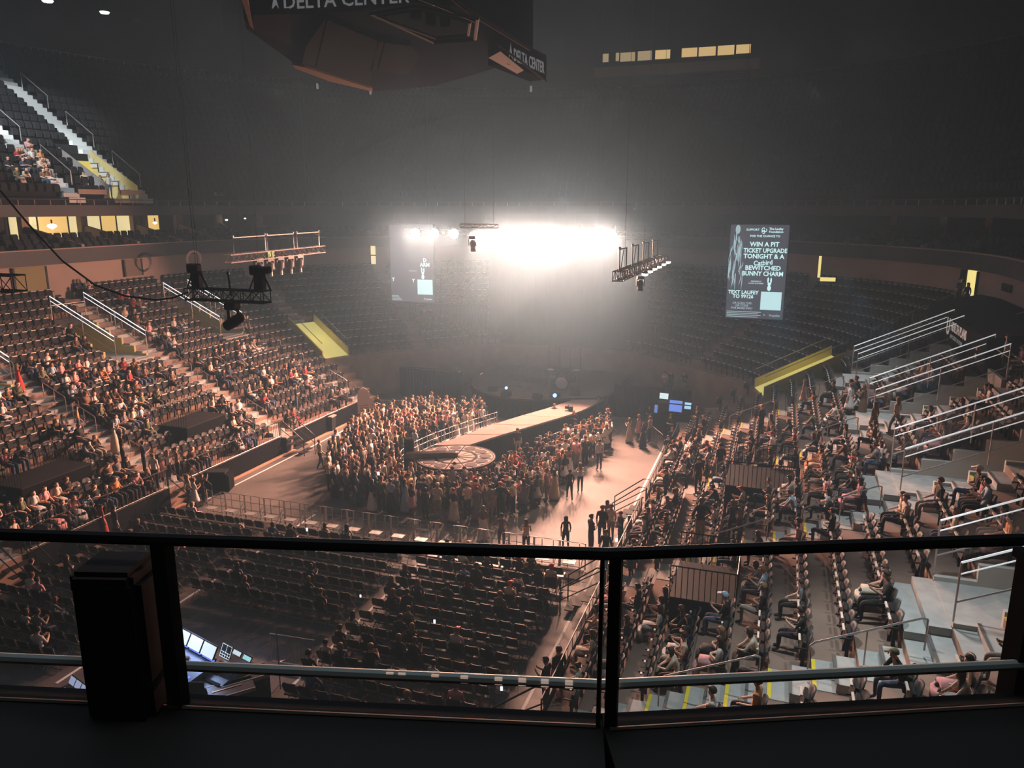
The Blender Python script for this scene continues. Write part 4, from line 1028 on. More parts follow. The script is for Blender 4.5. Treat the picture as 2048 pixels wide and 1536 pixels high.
for px, py, lab, L in ((462, 1378, 'long black road case with a copper strip, nearer one', 1.2), (488, 1352, 'long black road case with a pale metal edge, farther one', 1.3)):
    q = at(px, py, 0.9); t = empty('road_case', (q.x, q.y, 0), 0.85, lab, 'case', 'road cases at the mixing position')
    MB().b2(-L / 2, L / 2, -0.32, 0.32, 0.1, 0.88).build('body', M_BLK, t); MB().b2(-L / 2, L / 2, -0.33, 0.33, 0.88, 0.95).build('lid', mat('case_lid', (0.07, 0.055, 0.05), 0.4), t)
    for yy in (-0.33, 0.33): MB().b2(-L / 2, L / 2, yy - 0.012, yy + 0.012, 0.85, 0.96).build('edge_strip', M_ALU, t)
    MB().b2(-L / 2 + 0.1, L / 2 - 0.3, -0.02, 0.02, 0.95, 0.965).build('strap', mat('copper', (0.6, 0.32, 0.12), 0.4, metal=0.5), t)
    for x in (-L / 2 + 0.1, L / 2 - 0.1):
        for yy in (-0.25, 0.25): MB().lathe([(0.05, 0), (0.05, 0.1)], (x, yy, 0), 8).build('caster', M_BLKM, t)
q = at(404, 1390, 0.5); t = empty('office_chair', (q.x, q.y, 0), 0.3, 'dark office chair turned to the desks of the mixing position', 'chair')
bevel(MB().b2(-0.25, 0.25, -0.25, 0.25, 0.46, 0.54).build('seat', M_BLK, t), 0.03); bevel(MB().b2(-0.22, 0.22, -0.3, -0.24, 0.62, 1.1).build('backrest', M_BLK, t), 0.02)
MB().tube([(0, 0, 0.08), (0, 0, 0.46)], 0.03, 6).build('post', M_BLKM, t)
for k in range(5): a = 1.257 * k; MB().tube([(0, 0, 0.1), (0.3 * math.cos(a), 0.3 * math.sin(a), 0.06)], 0.02, 4).build('foot', M_BLKM, t)
lamp('desk_glow', 'AREA', (foh.x + 0.1, foh.y - 0.1, 2.1), 60, (0.45, 0.6, 1.0), (foh.x, foh.y - 0.8, 0.5), 0.9, 0.5)
q = on_z(1140, 866, 0); t = empty('broadcast_camera', (q.x, q.y, 0), 0.4, 'dark broadcast camera on a tall tripod beside the catwalk', 'camera')
for k in range(3): MB().tube([(0, 0, 1.5), (0.45 * math.cos(2.1 * k), 0.45 * math.sin(2.1 * k), 0.0)], 0.025, 5).build('leg', M_BLKM, t)
bevel(MB().b2(-0.13, 0.13, -0.32, 0.3, 1.5, 1.82).build('body', M_BLK, t), 0.03); MB().lathe([(0.09, 0), (0.10, 0.25)], (0, 0.3, 1.66), 10, Matrix.Rotation(R(-90), 4, 'X')).build('lens', M_BLKM, t)
MB().b2(-0.35, -0.13, -0.1, 0.05, 1.62, 1.78).build('viewfinder', M_BLK, t)
# front-of-house barrier
bike_rack(tuple(on_z(330, 1262, 0)[:2]), tuple(on_z(250, 1300, 0)[:2]), 'dim crowd barrier behind the dark chair back at the lower left')
# ------------------------------------------------------------------ flown trusses and lights
def truss_mb(L, s_=0.3, cell=0.5, r_=0.022):
    """box truss along local X, from 0 to L, centred on the other two axes"""
    out = []
    h = s_ / 2
    ch = MB()
    for y in (-h, h):
        for z in (-h, h): ch.tube([(0, y, z), (L, y, z)], r_, 5)
    br = MB(); n = max(1, round(L / cell)); c = L / n
    for i in range(n + 1):
        x = c * i
        for a, b in (((-h, -h), (-h, h)), ((h, -h), (h, h)), ((-h, -h), (h, -h)), ((-h, h), (h, h))):
            br.tube([(x, *a), (x, *b)], r_ * 0.6, 4)
    for i in range(n):
        x0, x1 = c * i, c * (i + 1)
        if i % 2: x0, x1 = x1, x0
        for y in (-h, h): br.tube([(x0, y, -h), (x1, y, h)], r_ * 0.6, 4)
        for z in (-h, h): br.tube([(x0, -h, z), (x1, h, z)], r_ * 0.6, 4)
    return ch, br
def truss(p0, p1, lab, m, s_=0.3, cell=0.5, r_=0.022, chains=2, ceil=30.0, group=None):
    p0, p1 = Vector(p0), Vector(p1); d = p1 - p0; L = d.length
    t = empty('lighting_truss', p0, math.atan2(d.y, d.x), lab, 'truss', group)
    t.rotation_euler = (0, -math.atan2(d.z, math.hypot(d.x, d.y)), math.atan2(d.y, d.x))
    ch, br = truss_mb(L, s_, cell, r_); ch.build('chord', m, t); br.build('bracing', m, t)
    for k in range(chains):
        x = L * (0.12 + 0.76 * k / max(1, chains - 1))
        MB().tube([(x, 0, s_ / 2), (x, 0, ceil - p0.z)], 0.009, 4).build('hoist_chain', mat('chain_dull', (0.10, 0.09, 0.085), 0.8, spec=0.1), t)
    return t
def hang_on(o, par):
    M_ = Matrix.Translation(par.location) @ par.rotation_euler.to_matrix().to_4x4()
    o.parent = par; o.matrix_parent_inverse = M_.inverted()
def moving_head(loc, rz, lab, m, tilt_=20, group=None, lit=None, s_=1.0, name='moving_head_light'):
    t = empty(name, loc, rz, lab, 'stage light', group); t.scale = (s_,) * 3
    MB().b2(-0.17, 0.17, -0.12, 0.12, -0.16, 0.0).build('base', m, t)
    for x in (-0.19, 0.19): MB().add([(x - 0.025, -0.05, -0.5), (x + 0.025, -0.05, -0.5), (x + 0.025, 0.05, -0.5), (x - 0.025, 0.05, -0.5), (x - 0.025, -0.08, -0.14), (x + 0.025, -0.08, -0.14), (x + 0.025, 0.08, -0.14), (x - 0.025, 0.08, -0.14)],
            [(3, 2, 1, 0), (4, 5, 6, 7), (0, 1, 5, 4), (1, 2, 6, 5), (2, 3, 7, 6), (3, 0, 4, 7)]).build('yoke_arm', m, t)
    M_ = Matrix.Rotation(R(tilt_), 4, 'X')
    hd = MB().lathe([(0.06, 0.26), (0.15, 0.2), (0.16, 0.0), (0.13, -0.12), (0.16, -0.3)], (0, 0, -0.45), 12, M_).build('head', m, t)
    MB().lathe([(0.14, -0.3), (0.13, -0.31), (0.0, -0.315)], (0, 0, -0.45), 12, M_).build('lens', lit or M_ALU, hd)
    return t
M_TRB = mat('truss_black', (0.012, 0.012, 0.013), 0.5)
M_TRP = mat('truss_alloy', (0.50, 0.44, 0.42), 0.4, metal=0.4)
# front truss with blinders facing the house
M_LAMP = mat('lamp_glare', (0.9, 0.9, 0.9), emit=(1.0, 0.86, 0.78), es=120)
truss((-26.4, MAIN_Y + 0.25, MAIN_Z + 0.1), (-10.0, MAIN_Y + 0.25, MAIN_Z + 0.1), 'long front lighting truss carrying the bright lamps over the stage', M_TRP, 0.35, 0.6, chains=4)
for k, x in enumerate(MAIN_X):
    t = empty('blinder_lamp', (x, MAIN_Y, MAIN_Z), 0, f'blazing white lamp on the front truss, {["leftmost", "second from left", "third from left", "fourth from left", "fifth from left", "fourth from right", "third from right", "second from right", "rightmost"][k]}', 'stage light', 'blazing lamps on the front truss')
    Mx_ = Matrix.Rotation(R(90), 4, 'X')
    MB().lathe([(0.05, -0.25), (0.26, -0.18), (0.37, 0.04), (0.38, 0.07)], (0, 0.0, 0), 16, Mx_).build('housing', M_BLKM, t)
    MB().lathe([(0.36, 0.06), (0.28, 0.12), (0.0, 0.16)], (0, 0.0, 0), 16, Mx_).build('lens', M_LAMP, t)
    MB().tube([(-0.33, 0, 0), (-0.33, 0, 0.35), (0.33, 0, 0.35), (0.33, 0, 0)], 0.02, 4).build('yoke', M_BLKM, t)
# small nearer truss in front of it with one hanging light
mt = on_y(955, 452, 40.0)
truss((mt.x - 1.0, 40, mt.z), (mt.x + 1.2, 40, mt.z), 'short truss hanging in the glare of the bright lamps', M_TRP, 0.2, 0.4, 0.018)
q = on_y(946, 472, 40.0); moving_head(q, 0, 'single light fixture hanging just below the bright row of lamps', M_TRP, 15, s_=1.1)
# left side truss with five fixtures
LT0, LT1 = on_x(455, 518, -24.5), on_x(645, 498, -24.5)
LTR = truss(LT0, LT1, 'pink-lit side truss hung over the left stand front with five fixtures', M_TRP, 0.36, 0.45, 0.025, chains=3)
for k, (px, py) in enumerate(((516, 516), (538, 514), (558, 512), (578, 510), (597, 508))):
    q = on_x(px, py, -24.5); moving_head(q, 1.4, f'moving head light under the left side truss, {["nearest", "second nearest", "middle", "second farthest", "farthest"][k]}', mat('fixture_grey', (0.10, 0.085, 0.08), 0.4), 12, 'moving heads under the left side truss', s_=1.25)
for k in range(3):
    a = LT0.lerp(LT1, 0.06 + 0.32 * k) + Vector((0, 0, 0.2)); b = LT0.lerp(LT1, 0.36 + 0.30 * k) + Vector((0, 0, 0.2))
    t = empty('pipe_frame', a); hang_on(t, LTR)
    d = b - a; MB().tube([(0, 0, 0), (0, 0, 0.75), (d.x, d.y, d.z + 0.75), (d.x, d.y, d.z)], 0.028, 5).build('pipe', M_TRP, t)
    for e in (Vector((0, 0, 0.78)), d + Vector((0, 0, 0.78))): MB().lathe([(0.05, 0), (0.06, 0.06), (0.02, 0.1)], e, 8).build('clamp', M_ALU, t)
# right side truss with glowing row
RT0, RT1 = Vector((-6.75, 33.6, 11.05)), Vector((-6.75, 46.8, 11.05))
tr_ = truss(RT0, RT1, 'dark side truss over the right stand with a row of small glowing lamps', M_TRB, 0.42, 0.6, 0.03, chains=3)
for k in range(4):
    y = RT0.y + 0.4 + 3.1 * k; t = empty('pipe_frame', (-6.75, y, 11.25)); hang_on(t, tr_)
    MB().tube([(0, 0, 0), (0, 0, 0.95), (0, 1.6, 0.95), (0, 1.6, 0)], 0.03, 5).build('pipe', M_TRB, t)
    MB().tube([(0, 0.3, 0), (0, 0.9, 0.9)], 0.02, 4).build('brace', M_TRB, t)
    MB().lathe([(0.06, 0), (0.07, 0.07), (0.02, 0.12)], (0, 0, 0.95), 8).build('clamp', M_ALU, t)
M_LAMP2 = mat('warm_lamp', (0.9, 0.9, 0.9), emit=(1.0, 0.72, 0.5), es=14)
for k, (px, py) in enumerate(((1290, 547), (1300, 541), (1309, 536), (1318, 532), (1327, 527), (1336, 523))):
    q = on_x(px, py, -6.75); t = empty('truss_lamp', q, 0, f'small glowing lamp under the right side truss, {["nearest", "second", "third", "fourth", "fifth", "farthest"][k]}', 'stage light', 'glowing lamps under the right side truss')
    MB().lathe([(0.04, 0.32), (0.14, 0.25), (0.17, 0.0)], (0, 0, 0), 10).build('housing', M_TRB, t)
    MB().lathe([(0.165, 0.0), (0.15, -0.1), (0.0, -0.14)], (0, 0, 0), 10).build('lens', M_LAMP2, t)
q = on_x(1281, 552, -6.75); moving_head(q, 0.5, 'unlit black fixture hanging from the near end of the right side truss', M_TRB, 0)

# near followspot truss, black silhouette
T0, T1 = on_y(377, 590, 15.0), on_y(534, 591, 15.0)
T0.z = T1.z = (T0.z + T1.z) / 2
truss(T0, T1, 'black truss silhouetted over the left seats with a spotlight hanging under it', M_TRB, 0.27, 0.27, 0.02, chains=0)
for px, lab in ((395, 'left'), (520, 'right')):
    q = on_y(px, 572, 15.0); q.z = T0.z + 0.14
    t = empty('hoist_motor', q, 0, f'black hoist motor standing on the {lab} end of the near truss', 'hoist', 'hoists on the near truss')
    bevel(MB().b2(-0.12, 0.12, -0.1, 0.1, 0.0, 0.42).build('body', M_TRB, t), 0.03)
    bevel(MB().b2(-0.22, 0.1 if lab == 'left' else 0.02, -0.1, 0.1, 0.36, 0.58).build('motor', M_TRB, t), 0.03)
    if lab == 'right': bevel(MB().b2(0.0, 0.3, -0.09, 0.09, 0.4, 0.56).build('motor', M_TRB, t), 0.03)
    for sx in (-1, 1): MB().tube([(sx * 0.3 - 0.0, 0, 0), (sx * 0.1, 0, 0.4)], 0.022, 5).build('strap', M_TRB, t)
    MB().tube([(0.0, 0, 0.5), (-0.12 if lab == 'left' else 0.0, 0, 18)], 0.007 if lab == 'left' else 0.003, 4).build('chain', mat('chain_grey', (0.1, 0.09, 0.085), 0.5), t)
    if lab == 'left': MB().tube([(0.07, 0, 0.5), (-0.02, 0, 18)], 0.006, 4).build('chain', MATS['chain_grey'], t)
q = on_y(461, 575, 15.0); t = empty('antenna_post', q - Vector((0, 0, 0.1)), 0, 'short black post standing on the middle of the near truss', 'post')
MB().tube([(0, 0, -0.1), (-0.04, 0, 0.42)], 0.022, 5).build('pole', M_TRB, t); MB().lathe([(0.03, 0), (0.035, 0.05), (0.01, 0.08)], (-0.04, 0, 0.4), 8).build('tip', M_TRB, t)
q = on_y(464, 606, 15.0); t = empty('followspot', q, 0.0, 'large black spotlight hanging below the near truss', 'stage light')
bevel(MB().b2(-0.15, 0.15, -0.14, 0.14, -0.16, 0.02).build('base', M_TRB, t), 0.03)
for x in (-0.13, 0.15): MB().tube([(x, 0, -0.12), (x, 0, -0.48)], 0.035, 6).build('yoke_arm', M_TRB, t)
Mr = Matrix.Rotation(R(62), 4, 'Y')
MB().lathe([(0.05, -0.3), (0.12, -0.24), (0.13, 0.0), (0.12, 0.2), (0.10, 0.3), (0.06, 0.31)], (0.0, 0, -0.45), 14, Mr).build('head', M_TRB, t)
# sagging cable to the near truss
mid_ = [on_y(px, py, Y) for px, py, Y in ((-40, 330, 11), (0, 380, 11.6), (60, 452, 12.2), (125, 522, 12.9), (190, 570, 13.5), (250, 592, 14.0), (310, 600, 14.5), (345, 596, 14.8), (378, 584, 15))]
tag(MB().tube(mid_, 0.022, 6).build('hanging_cable', M_TRB), 'thick black cable sagging from the upper left to the near truss', 'cable')
T2, T3 = on_y(-60, 566, 15.0), on_y(38, 567, 15.0)
truss(Vector((T2.x, 15, T3.z)), T3, 'stub of a black truss entering at the left edge', M_TRB, 0.42, 0.42, 0.025, chains=0)
# coil of cable on the beige wall
q = on_x(388, 517, XC - HW - 12.5)
t = empty('cable_coil', q, 0, 'coiled grey cable hanging before the beige wall of the left stand', 'cable')
for k in range(3): MB().tube([(0, 0.75 * math.cos(2 * math.pi * j / 16) * (1 - 0.08 * k), 0.55 * math.sin(2 * math.pi * j / 16) - 0.05 * k) for j in range(17)], 0.03, 4).build('loop', mat('coil_grey', (0.25, 0.19, 0.17), 0.6), t)
q = on_x(615, 458, -24.5); t = empty('hanging_cable', q, 0, 'looped cable hanging over the far end of the left side truss', 'cable')
MB().tube([(0, 0, 8), (0, 0.1, 0.5), (0, 0.4, -0.1), (0, 0.9, -0.35), (0, 1.4, -0.1), (0, 1.6, 0.5)], 0.015, 4).build('loop', MATS['chain_dull'], t)

# ------------------------------------------------------------------ side screens
def font_text(body, size, loc, par, m, align='CENTER', name='lettering', rot=(math.pi / 2, 0, 0), bold=0.0, sx=1.0, ext=0.004):
    cu = bpy.data.curves.new(name, 'FONT'); cu.body = body; cu.size = size; cu.align_x = align; cu.extrude = ext; cu.offset = bold; cu.resolution_u = 2
    o = bpy.data.objects.new(name, cu); C.objects.link(o); dg = bpy.context.evaluated_depsgraph_get()
    me = bpy.data.meshes.new_from_object(o.evaluated_get(dg)); bpy.data.objects.remove(o); me.materials.clear(); me.materials.append(m); me.name = name
    o = bpy.data.objects.new(name, me); C.objects.link(o); o.parent = par; o.location = loc; o.rotation_euler = rot; o.scale = (sx, 1, 1)
    return o
M_TXT = mat('screen_text', (0.2, 0.2, 0.2), emit=(0.55, 0.88, 0.92), es=1.05)
M_TXTD = mat('screen_text_dim', (0.2, 0.2, 0.2), emit=(0.55, 0.82, 0.9), es=0.55)
M_SCR = mat('screen_dark', (0.02, 0.02, 0.025), 0.4, emit=(0.055, 0.058, 0.075), es=1.0)
def serif(body, size, x, z, par, m=M_TXT, bold=0.010, sx=1.0, align='CENTER'):
    return font_text(body, size, (x, -0.06, z), par, m, align, bold=bold * size / 0.3, sx=sx)
def bunny(par, x, z, s_):
    mb = MB(); My = Matrix.Rotation(R(90), 4, 'X')
    for (cx_, cz, rx, rz_) in ((-0.10, 0.30, 0.055, 0.2), (0.10, 0.28, 0.055, 0.2), (0, 0.02, 0.12, 0.12), (0, -0.27, 0.13, 0.2)):
        mb.add([(x + s_ * (cx_ + rx * math.cos(a)), -0.055, z + s_ * (cz + rz_ * math.sin(a))) for a in [2 * math.pi * j / 16 for j in range(16)]] +
               [(x + s_ * (cx_ + rx * math.cos(a)), -0.065, z + s_ * (cz + rz_ * math.sin(a))) for a in [2 * math.pi * j / 16 for j in range(16)]],
               [tuple(range(16)), tuple(range(31, 15, -1))] + [(j, (j + 1) % 16, 16 + (j + 1) % 16, 16 + j) for j in range(16)])
    mb.build('rabbit_shape', M_TXT, par)
def make_screen(px0, px1, py0, py1, rz, lab, full=True):
    a, b = on_y((px0), py0, 55.0), on_y(px1, py1, 55.0)
    cx_ = (a.x + b.x) / 2; t = empty('video_screen', (cx_, 55.0, a.z), rz, lab, 'screen')
    W_, H_ = 3.75, a.z - b.z
    MB().b2(-W_ / 2, W_ / 2, -0.04, 0.12, -H_, 0).build('panel', M_SCR, t)
    mb = MB(); mb.b2(-W_ / 2 - 0.06, -W_ / 2, -0.06, 0.14, -H_ - 0.06, 0.06); mb.b2(W_ / 2, W_ / 2 + 0.06, -0.06, 0.14, -H_ - 0.06, 0.06); mb.b2(-W_ / 2, W_ / 2, -0.06, 0.14, 0, 0.06); mb.b2(-W_ / 2, W_ / 2, -0.06, 0.14, -H_ - 0.06, -H_)
    mb.build('frame', M_TRB, t)
    for x in (-1.4, 1.4): MB().tube([(x, 0.05, 0.05), (x, 0.05, 18)], 0.02, 4).build('hoist_chain', M_TRB, t)
    k = H_ / 6.35; X = lambda u: (u - 0.5) * W_; Z = lambda v: -v * H_
    if not full:
        serif('D', 0.42, X(0.80), Z(0.475), t, bold=0.008); serif('ARM', 0.42, X(0.80), Z(0.535), t, bold=0.008, sx=0.97)
        serif('DESIGNED BY', 0.11, X(0.52), Z(0.602), t, M_TXTD, 0.004); bunny(t, X(0.75), Z(0.625), 0.95)
        serif('T', 0.36, X(0.06), Z(0.735), t); serif('Y', 0.36, X(0.53), Z(0.74), t)
        MB().b2(X(0.62), X(0.965), -0.06, -0.045, Z(0.90), Z(0.705)).build('blank_card', mat('card_white', (0.3, 0.3, 0.3), emit=(0.50, 0.80, 0.86), es=0.95), t)
        for j in range(4): MB().b2(X(0.02), X(0.17 + 0.03 * j), -0.06, -0.05, Z(0.932 + 0.018 * j), Z(0.925 + 0.018 * j)).build('fine_print', M_TXTD, t)
        serif('Propeller', 0.19, X(0.86), Z(0.968), t, M_TXTD, 0.006)
        return t
    serif('SUPPORT', 0.20, X(0.385), Z(0.062), t, M_TXT, 0.006); serif('The Laufey', 0.20, X(0.78), Z(0.052), t, M_TXT, 0.008); serif('Foundation', 0.20, X(0.78), Z(0.083), t, M_TXT, 0.008)
    serif('FOR THE CHANCE TO', 0.19, X(0.60), Z(0.128), t, M_TXT, 0.006)
    mb = MB()
    for c0, rr, a0, a1 in (((0.565, 0.052), 0.13, 30, 330), ((0.565, 0.075), 0.11, -120, 200), ((0.60, 0.055), 0.10, -200, 60)):
        mb.tube([(X(c0[0]) + rr * 0.8 * math.cos(R(a0 + (a1 - a0) * j / 10)), -0.06, Z(c0[1]) + rr * math.sin(R(a0 + (a1 - a0) * j / 10))) for j in range(11)], 0.022, 4)
    mb.build('emblem', M_TXT, t)
    serif('WIN A PIT', 0.42, X(0.60), Z(0.225), t, bold=0.008, sx=0.95); serif('TICKET UPGRADE', 0.40, X(0.62), Z(0.29), t, bold=0.008, sx=0.86)
    serif('TONIGHT & A', 0.42, X(0.60), Z(0.352), t, bold=0.008, sx=0.97)
    serif('Catbird', 0.44, X(0.60), Z(0.42), t, bold=0.006, sx=0.9).rotation_euler = (math.pi / 2, -0.08, 0)
    serif('BEWITCHED', 0.42, X(0.60), Z(0.475), t, bold=0.008, sx=0.97); serif('BUNNY CHARM', 0.42, X(0.60), Z(0.535), t, bold=0.008, sx=0.88)
    serif('DESIGNED BY', 0.11, X(0.50), Z(0.602), t, M_TXT, 0.004); serif('LAUFEY & CATBIRD', 0.11, X(0.50), Z(0.624), t, M_TXT, 0.004)
    bunny(t, X(0.73), Z(0.625), 0.95)
    serif('TEXT LAUFEY', 0.34, X(0.29), Z(0.735), t, bold=0.008, sx=0.95); serif('TO 99126', 0.34, X(0.29), Z(0.78), t, bold=0.008, sx=0.95)
    serif('OR SCAN THIS', 0.19, X(0.28), Z(0.845), t, M_TXTD, 0.006); serif('QR CODE', 0.19, X(0.28), Z(0.872), t, M_TXTD, 0.006); serif('FOR MORE INFO', 0.19, X(0.28), Z(0.90), t, M_TXTD, 0.006)
    MB().b2(X(0.60), X(0.955), -0.06, -0.045, Z(0.90), Z(0.705)).build('blank_card', mat('card_white', (0.3, 0.3, 0.3), emit=(0.50, 0.80, 0.86), es=0.95), t)
    for j in range(4): MB().b2(X(0.02), X(0.62 - 0.05 * (j % 2)), -0.06, -0.05, Z(0.932 + 0.018 * j), Z(0.925 + 0.018 * j)).build('fine_print', M_TXTD, t)
    serif('Propeller', 0.19, X(0.86), Z(0.968), t, M_TXTD, 0.006)
    mb = MB(); mb.lathe([(0.07, 0), (0.07, 0.01)], (X(0.68), -0.05, Z(0.955)), 3, Matrix.Rotation(R(90), 4, 'X')); mb.build('emblem', M_TXTD, t)
    # pale veiled figure printed down the left side, as drifting folds
    rnd = random.Random(5); mb = MB()
    mb.add([(X(0.13) + 0.16 * math.cos(a), -0.055, Z(0.05) + 0.30 * math.sin(a)) for a in [2 * math.pi * j / 14 for j in range(14)]], [tuple(range(14))])
    for j in range(46):
        v0 = 0.08 + rnd.random() * 0.45; L_ = 0.06 + rnd.random() * 0.12; u0 = 0.13 + (rnd.random() - 0.5) * (0.10 + 0.16 * min(1, (v0 - 0.08) * 4)); du = (rnd.random() - 0.6) * 0.07
        mb.tube([(X(u0), -0.055, Z(v0)), (X(u0 + du * 0.2), -0.055, Z(v0 + L_ * 0.5)), (X(u0 + du), -0.055, Z(v0 + L_))], [0.012, 0.028, 0.006], 4, False)
    mb.build('veiled_figure', M_TXTD, t)
    return t
make_screen(1453, 1574, 449, 640, 0.0, 'tall video screen on the right with white lettering and a blank card')
make_screen(780, 868, 449, 605, 0.0, 'tall video screen on the left, mostly lost in glare and haze', False)
lamp('screen_light', 'AREA', (-1.75, 54.7, 9.5), 70, (0.45, 0.6, 1.0), (-1.75, 40, 8), 3.4, 5.6)
lamp('screen_light', 'AREA', (-27.4, 54.7, 9.5), 40, (0.45, 0.6, 1.0), (-27.4, 40, 8), 3.4, 5.6)

# ------------------------------------------------------------------ centre-hung scoreboard, seen from below
SBZ = 18.6
def sp(px, py, z=SBZ): q = on_z(px, py, z); return (q.x, q.y, z)
sb = empty('hanging_scoreboard', (-11.5, 24, SBZ), 0, 'huge dark centre-hung scoreboard with lettered fascia, seen from below', 'scoreboard')
def L2(p): return (p[0] + 11.5, p[1] - 24, p[2] - SBZ)
M_SB = mat('scoreboard_dark', (0.010, 0.010, 0.011), 1.0, spec=0.0); M_SB2 = mat('scoreboard_panel', (0.020, 0.018, 0.018), 1.0, spec=0.0); M_SBL = mat('scoreboard_lip', (0.13, 0.09, 0.07), 1.0, spec=0.0)
M_SBT = mat('scoreboard_letters', (0.30, 0.30, 0.31), 0.5, emit=(0.20, 0.20, 0.21), es=0.5)
def slab(pts, z0, z1, name, m):
    n = len(pts); v0 = [L2((*q[:2], z0)) for q in pts]; v1 = [L2((*q[:2], z1)) for q in pts]
    return MB().add(v0 + v1, [tuple(range(n - 1, -1, -1)), tuple(range(n, 2 * n))] + [(i, (i + 1) % n, n + (i + 1) % n, n + i) for i in range(n)]).build(name, m, sb)
lo = SBZ
slab([sp(505, 58, 18.6), sp(600, 128, 18.6), sp(742, 182, 18.6), sp(860, 172, 18.6), sp(975, 138, 18.6), sp(1056, 96, 18.6), sp(945, 28, 18.6), sp(900, 10, 18.6), sp(500, 32, 18.6)], 18.6, 18.75, 'underside', M_SB)
def wall_seg(a, b, z0, z1, th, name, m, flip=1):
    a, b = Vector((a[0], a[1], 0)), Vector((b[0], b[1], 0)); n = Vector((-(b - a).y, (b - a).x, 0)).normalized() * th
    q = [a, b, b + n, a + n]; return slab([(v.x, v.y) for v in q], z0, z1, name, m)
corners = [sp(500, 32), sp(505, 58), sp(600, 128), sp(742, 182), sp(860, 172), sp(975, 138), sp(1056, 96), sp(945, 28), sp(900, 10)]
for k, (a, b) in enumerate(zip(corners[:-1], corners[1:])):
    wall_seg(a, b, 18.6, 21.5, 0.15, 'fascia_panel', M_SB)
# warm-lit panels of the underside
for pts, m in (([(506, 30), (580, 28), (584, 92), (508, 62)], M_SB2), ([(612, 92), (652, 36), (630, 134), (604, 128)], M_SB2), ([(655, 40), (755, 82), (738, 178), (632, 136)], M_SB2),
               ([(758, 84), (768, 84), (752, 142), (740, 140)], M_SB2), ([(770, 86), (822, 92), (840, 112), (815, 150), (756, 142)], M_SB2), ([(482, -5), (494, -5), (508, 60), (500, 52)], M_SBL)):
    slab([sp(*q, 18.45) for q in pts], 18.45, 18.58, 'lower_panel', m)
for pts in (([(584, 128), (610, 134), (742, 176), (745, 182), (660, 162), (590, 136)]),): slab([sp(*q, 18.4) for q in pts], 18.38, 18.46, 'lower_lip', M_SBL)
# square frames of the inner truss
M_SBF = mat('scoreboard_frame', (0.06, 0.055, 0.052), 0.9, spec=0.05)
for loop, rr in (([(742, 26), (830, 10), (955, 36), (950, 78), (868, 84)], 0.05), ([(750, 32), (838, 18), (940, 44), (936, 70), (872, 76)], 0.04), ([(835, -5), (870, 8), (955, 44)], 0.04)):
    MB().tube([L2(sp(*q, 18.0)) for q in loop] + [L2(sp(*loop[0], 18.0))] * (len(loop) > 3), rr, 5).build('inner_frame', M_SBF, sb)
for q in ((832, 38), (862, 50), (890, 52)): MB().tube([L2(sp(*q, 18.1)), L2((*sp(*q, 18.1)[:2], 18.6))], 0.12, 6).build('frame_leg', M_SB, sb)
MB().tube([L2(sp(x, y, 18.2)) for x, y in ((870, -30), (945, 28), (1060, 98))], 0.05, 5).build('edge_line', M_SBL, sb)  # thin pale line along the right edge of the underside
# lettering on the near fascia and on the far corner sign
def sign_quad(p0, p1, z, h, name, m, text, tsize, frac, par=sb):
    a, b = Vector(p0), Vector(p1); d = (b - a); rz = math.atan2(d.y, d.x); L = math.hypot(d.x, d.y)
    s_ = empty('fascia_sign', L2((a.x, a.y, z)), rz); s_.parent = par
    MB().b2(0, L, 0.0, 0.12, 0, h).build('sign_box', m, s_)
    mb = MB(); c = tsize * 0.45; x0 = L * frac
    mb.add([(x0, -0.02, tsize * 0.18), (x0 + c * 0.62, -0.02, tsize * 0.45), (x0 + c, -0.02, tsize * 0.18), (x0 + c * 0.5, -0.02, tsize * 1.05)], [(0, 1, 3), (1, 2, 3)]); mb.build('emblem', M_SBT, s_)
    font_text(text, tsize, (x0 + c * 1.5, -0.03, tsize * 0.2), s_, M_SBT, 'LEFT', bold=0.01 * tsize, ext=0.005)
    return s_
pa, pb = on_z(500, 31, 18.6), on_z(905, 9, 18.6)
sign_quad((pa.x, pa.y, 0), (pb.x, pb.y, 0), pa.z, 1.6, 'sign', M_SB, 'DELTA CENTER', 0.46, 0.115)
MB().tube([L2((pa.x, pa.y - 0.03, pa.z)), L2((pb.x, pb.y - 0.03, pb.z))], 0.015, 4).build('lower_edge', M_SB2, sb)
# corner sign on the far side
a, b = on_z(1022, 122, 18.1), on_z(1088, 150, 18.1); d = b - a; L = d.length
s2 = empty('corner_sign', (a.x, a.y, 18.1), math.atan2(d.y, d.x), 'wedge-shaped dark corner sign with pale lettering and a lit pink underside', 'sign')
k0 = L / 6.0
MB().b2(-0.6 * k0, L + 0.2, 0.0, 0.6, -0.12, 0.62).build('sign_box', M_SB, s2)
MB().tube([(-3.4 * k0, -0.3, 0.12), (-0.2 * k0, -0.25, 0.02), (L + 0.2, 0.0, -0.16)], 0.03, 5).build('top_edge', M_SBL, s2)
MB().add([(-3.2 * k0, -0.3, 0.0), (L * 0.35, -0.02, -0.12), (L * 0.35, 0.2, -0.2), (-3.0 * k0, 0.1, -0.12)], [(0, 1, 2, 3), (3, 2, 1, 0)]).build('lit_soffit', mat('pink_light_tint', (0.28, 0.20, 0.17), 0.9), s2)  # pink light on the soffit is put into its colour
tx = font_text('DELTA CENTER', 0.46, (0.28 * k0, -0.03, 0.04), s2, M_SBT, 'LEFT', bold=0.008, ext=0.005)
w_ = max(v.co.x for v in tx.data.vertices); tx.scale = ((L - 0.4 * k0) / w_, 1, 1)
MB().add([(-0.45 * k0, -0.02, 0.04), (-0.15 * k0, -0.02, 0.16), (0.18 * k0, -0.02, 0.04), (-0.15 * k0, -0.02, 0.48)], [(0, 1, 3), (1, 2, 3)]).build('emblem', M_SBT, s2)
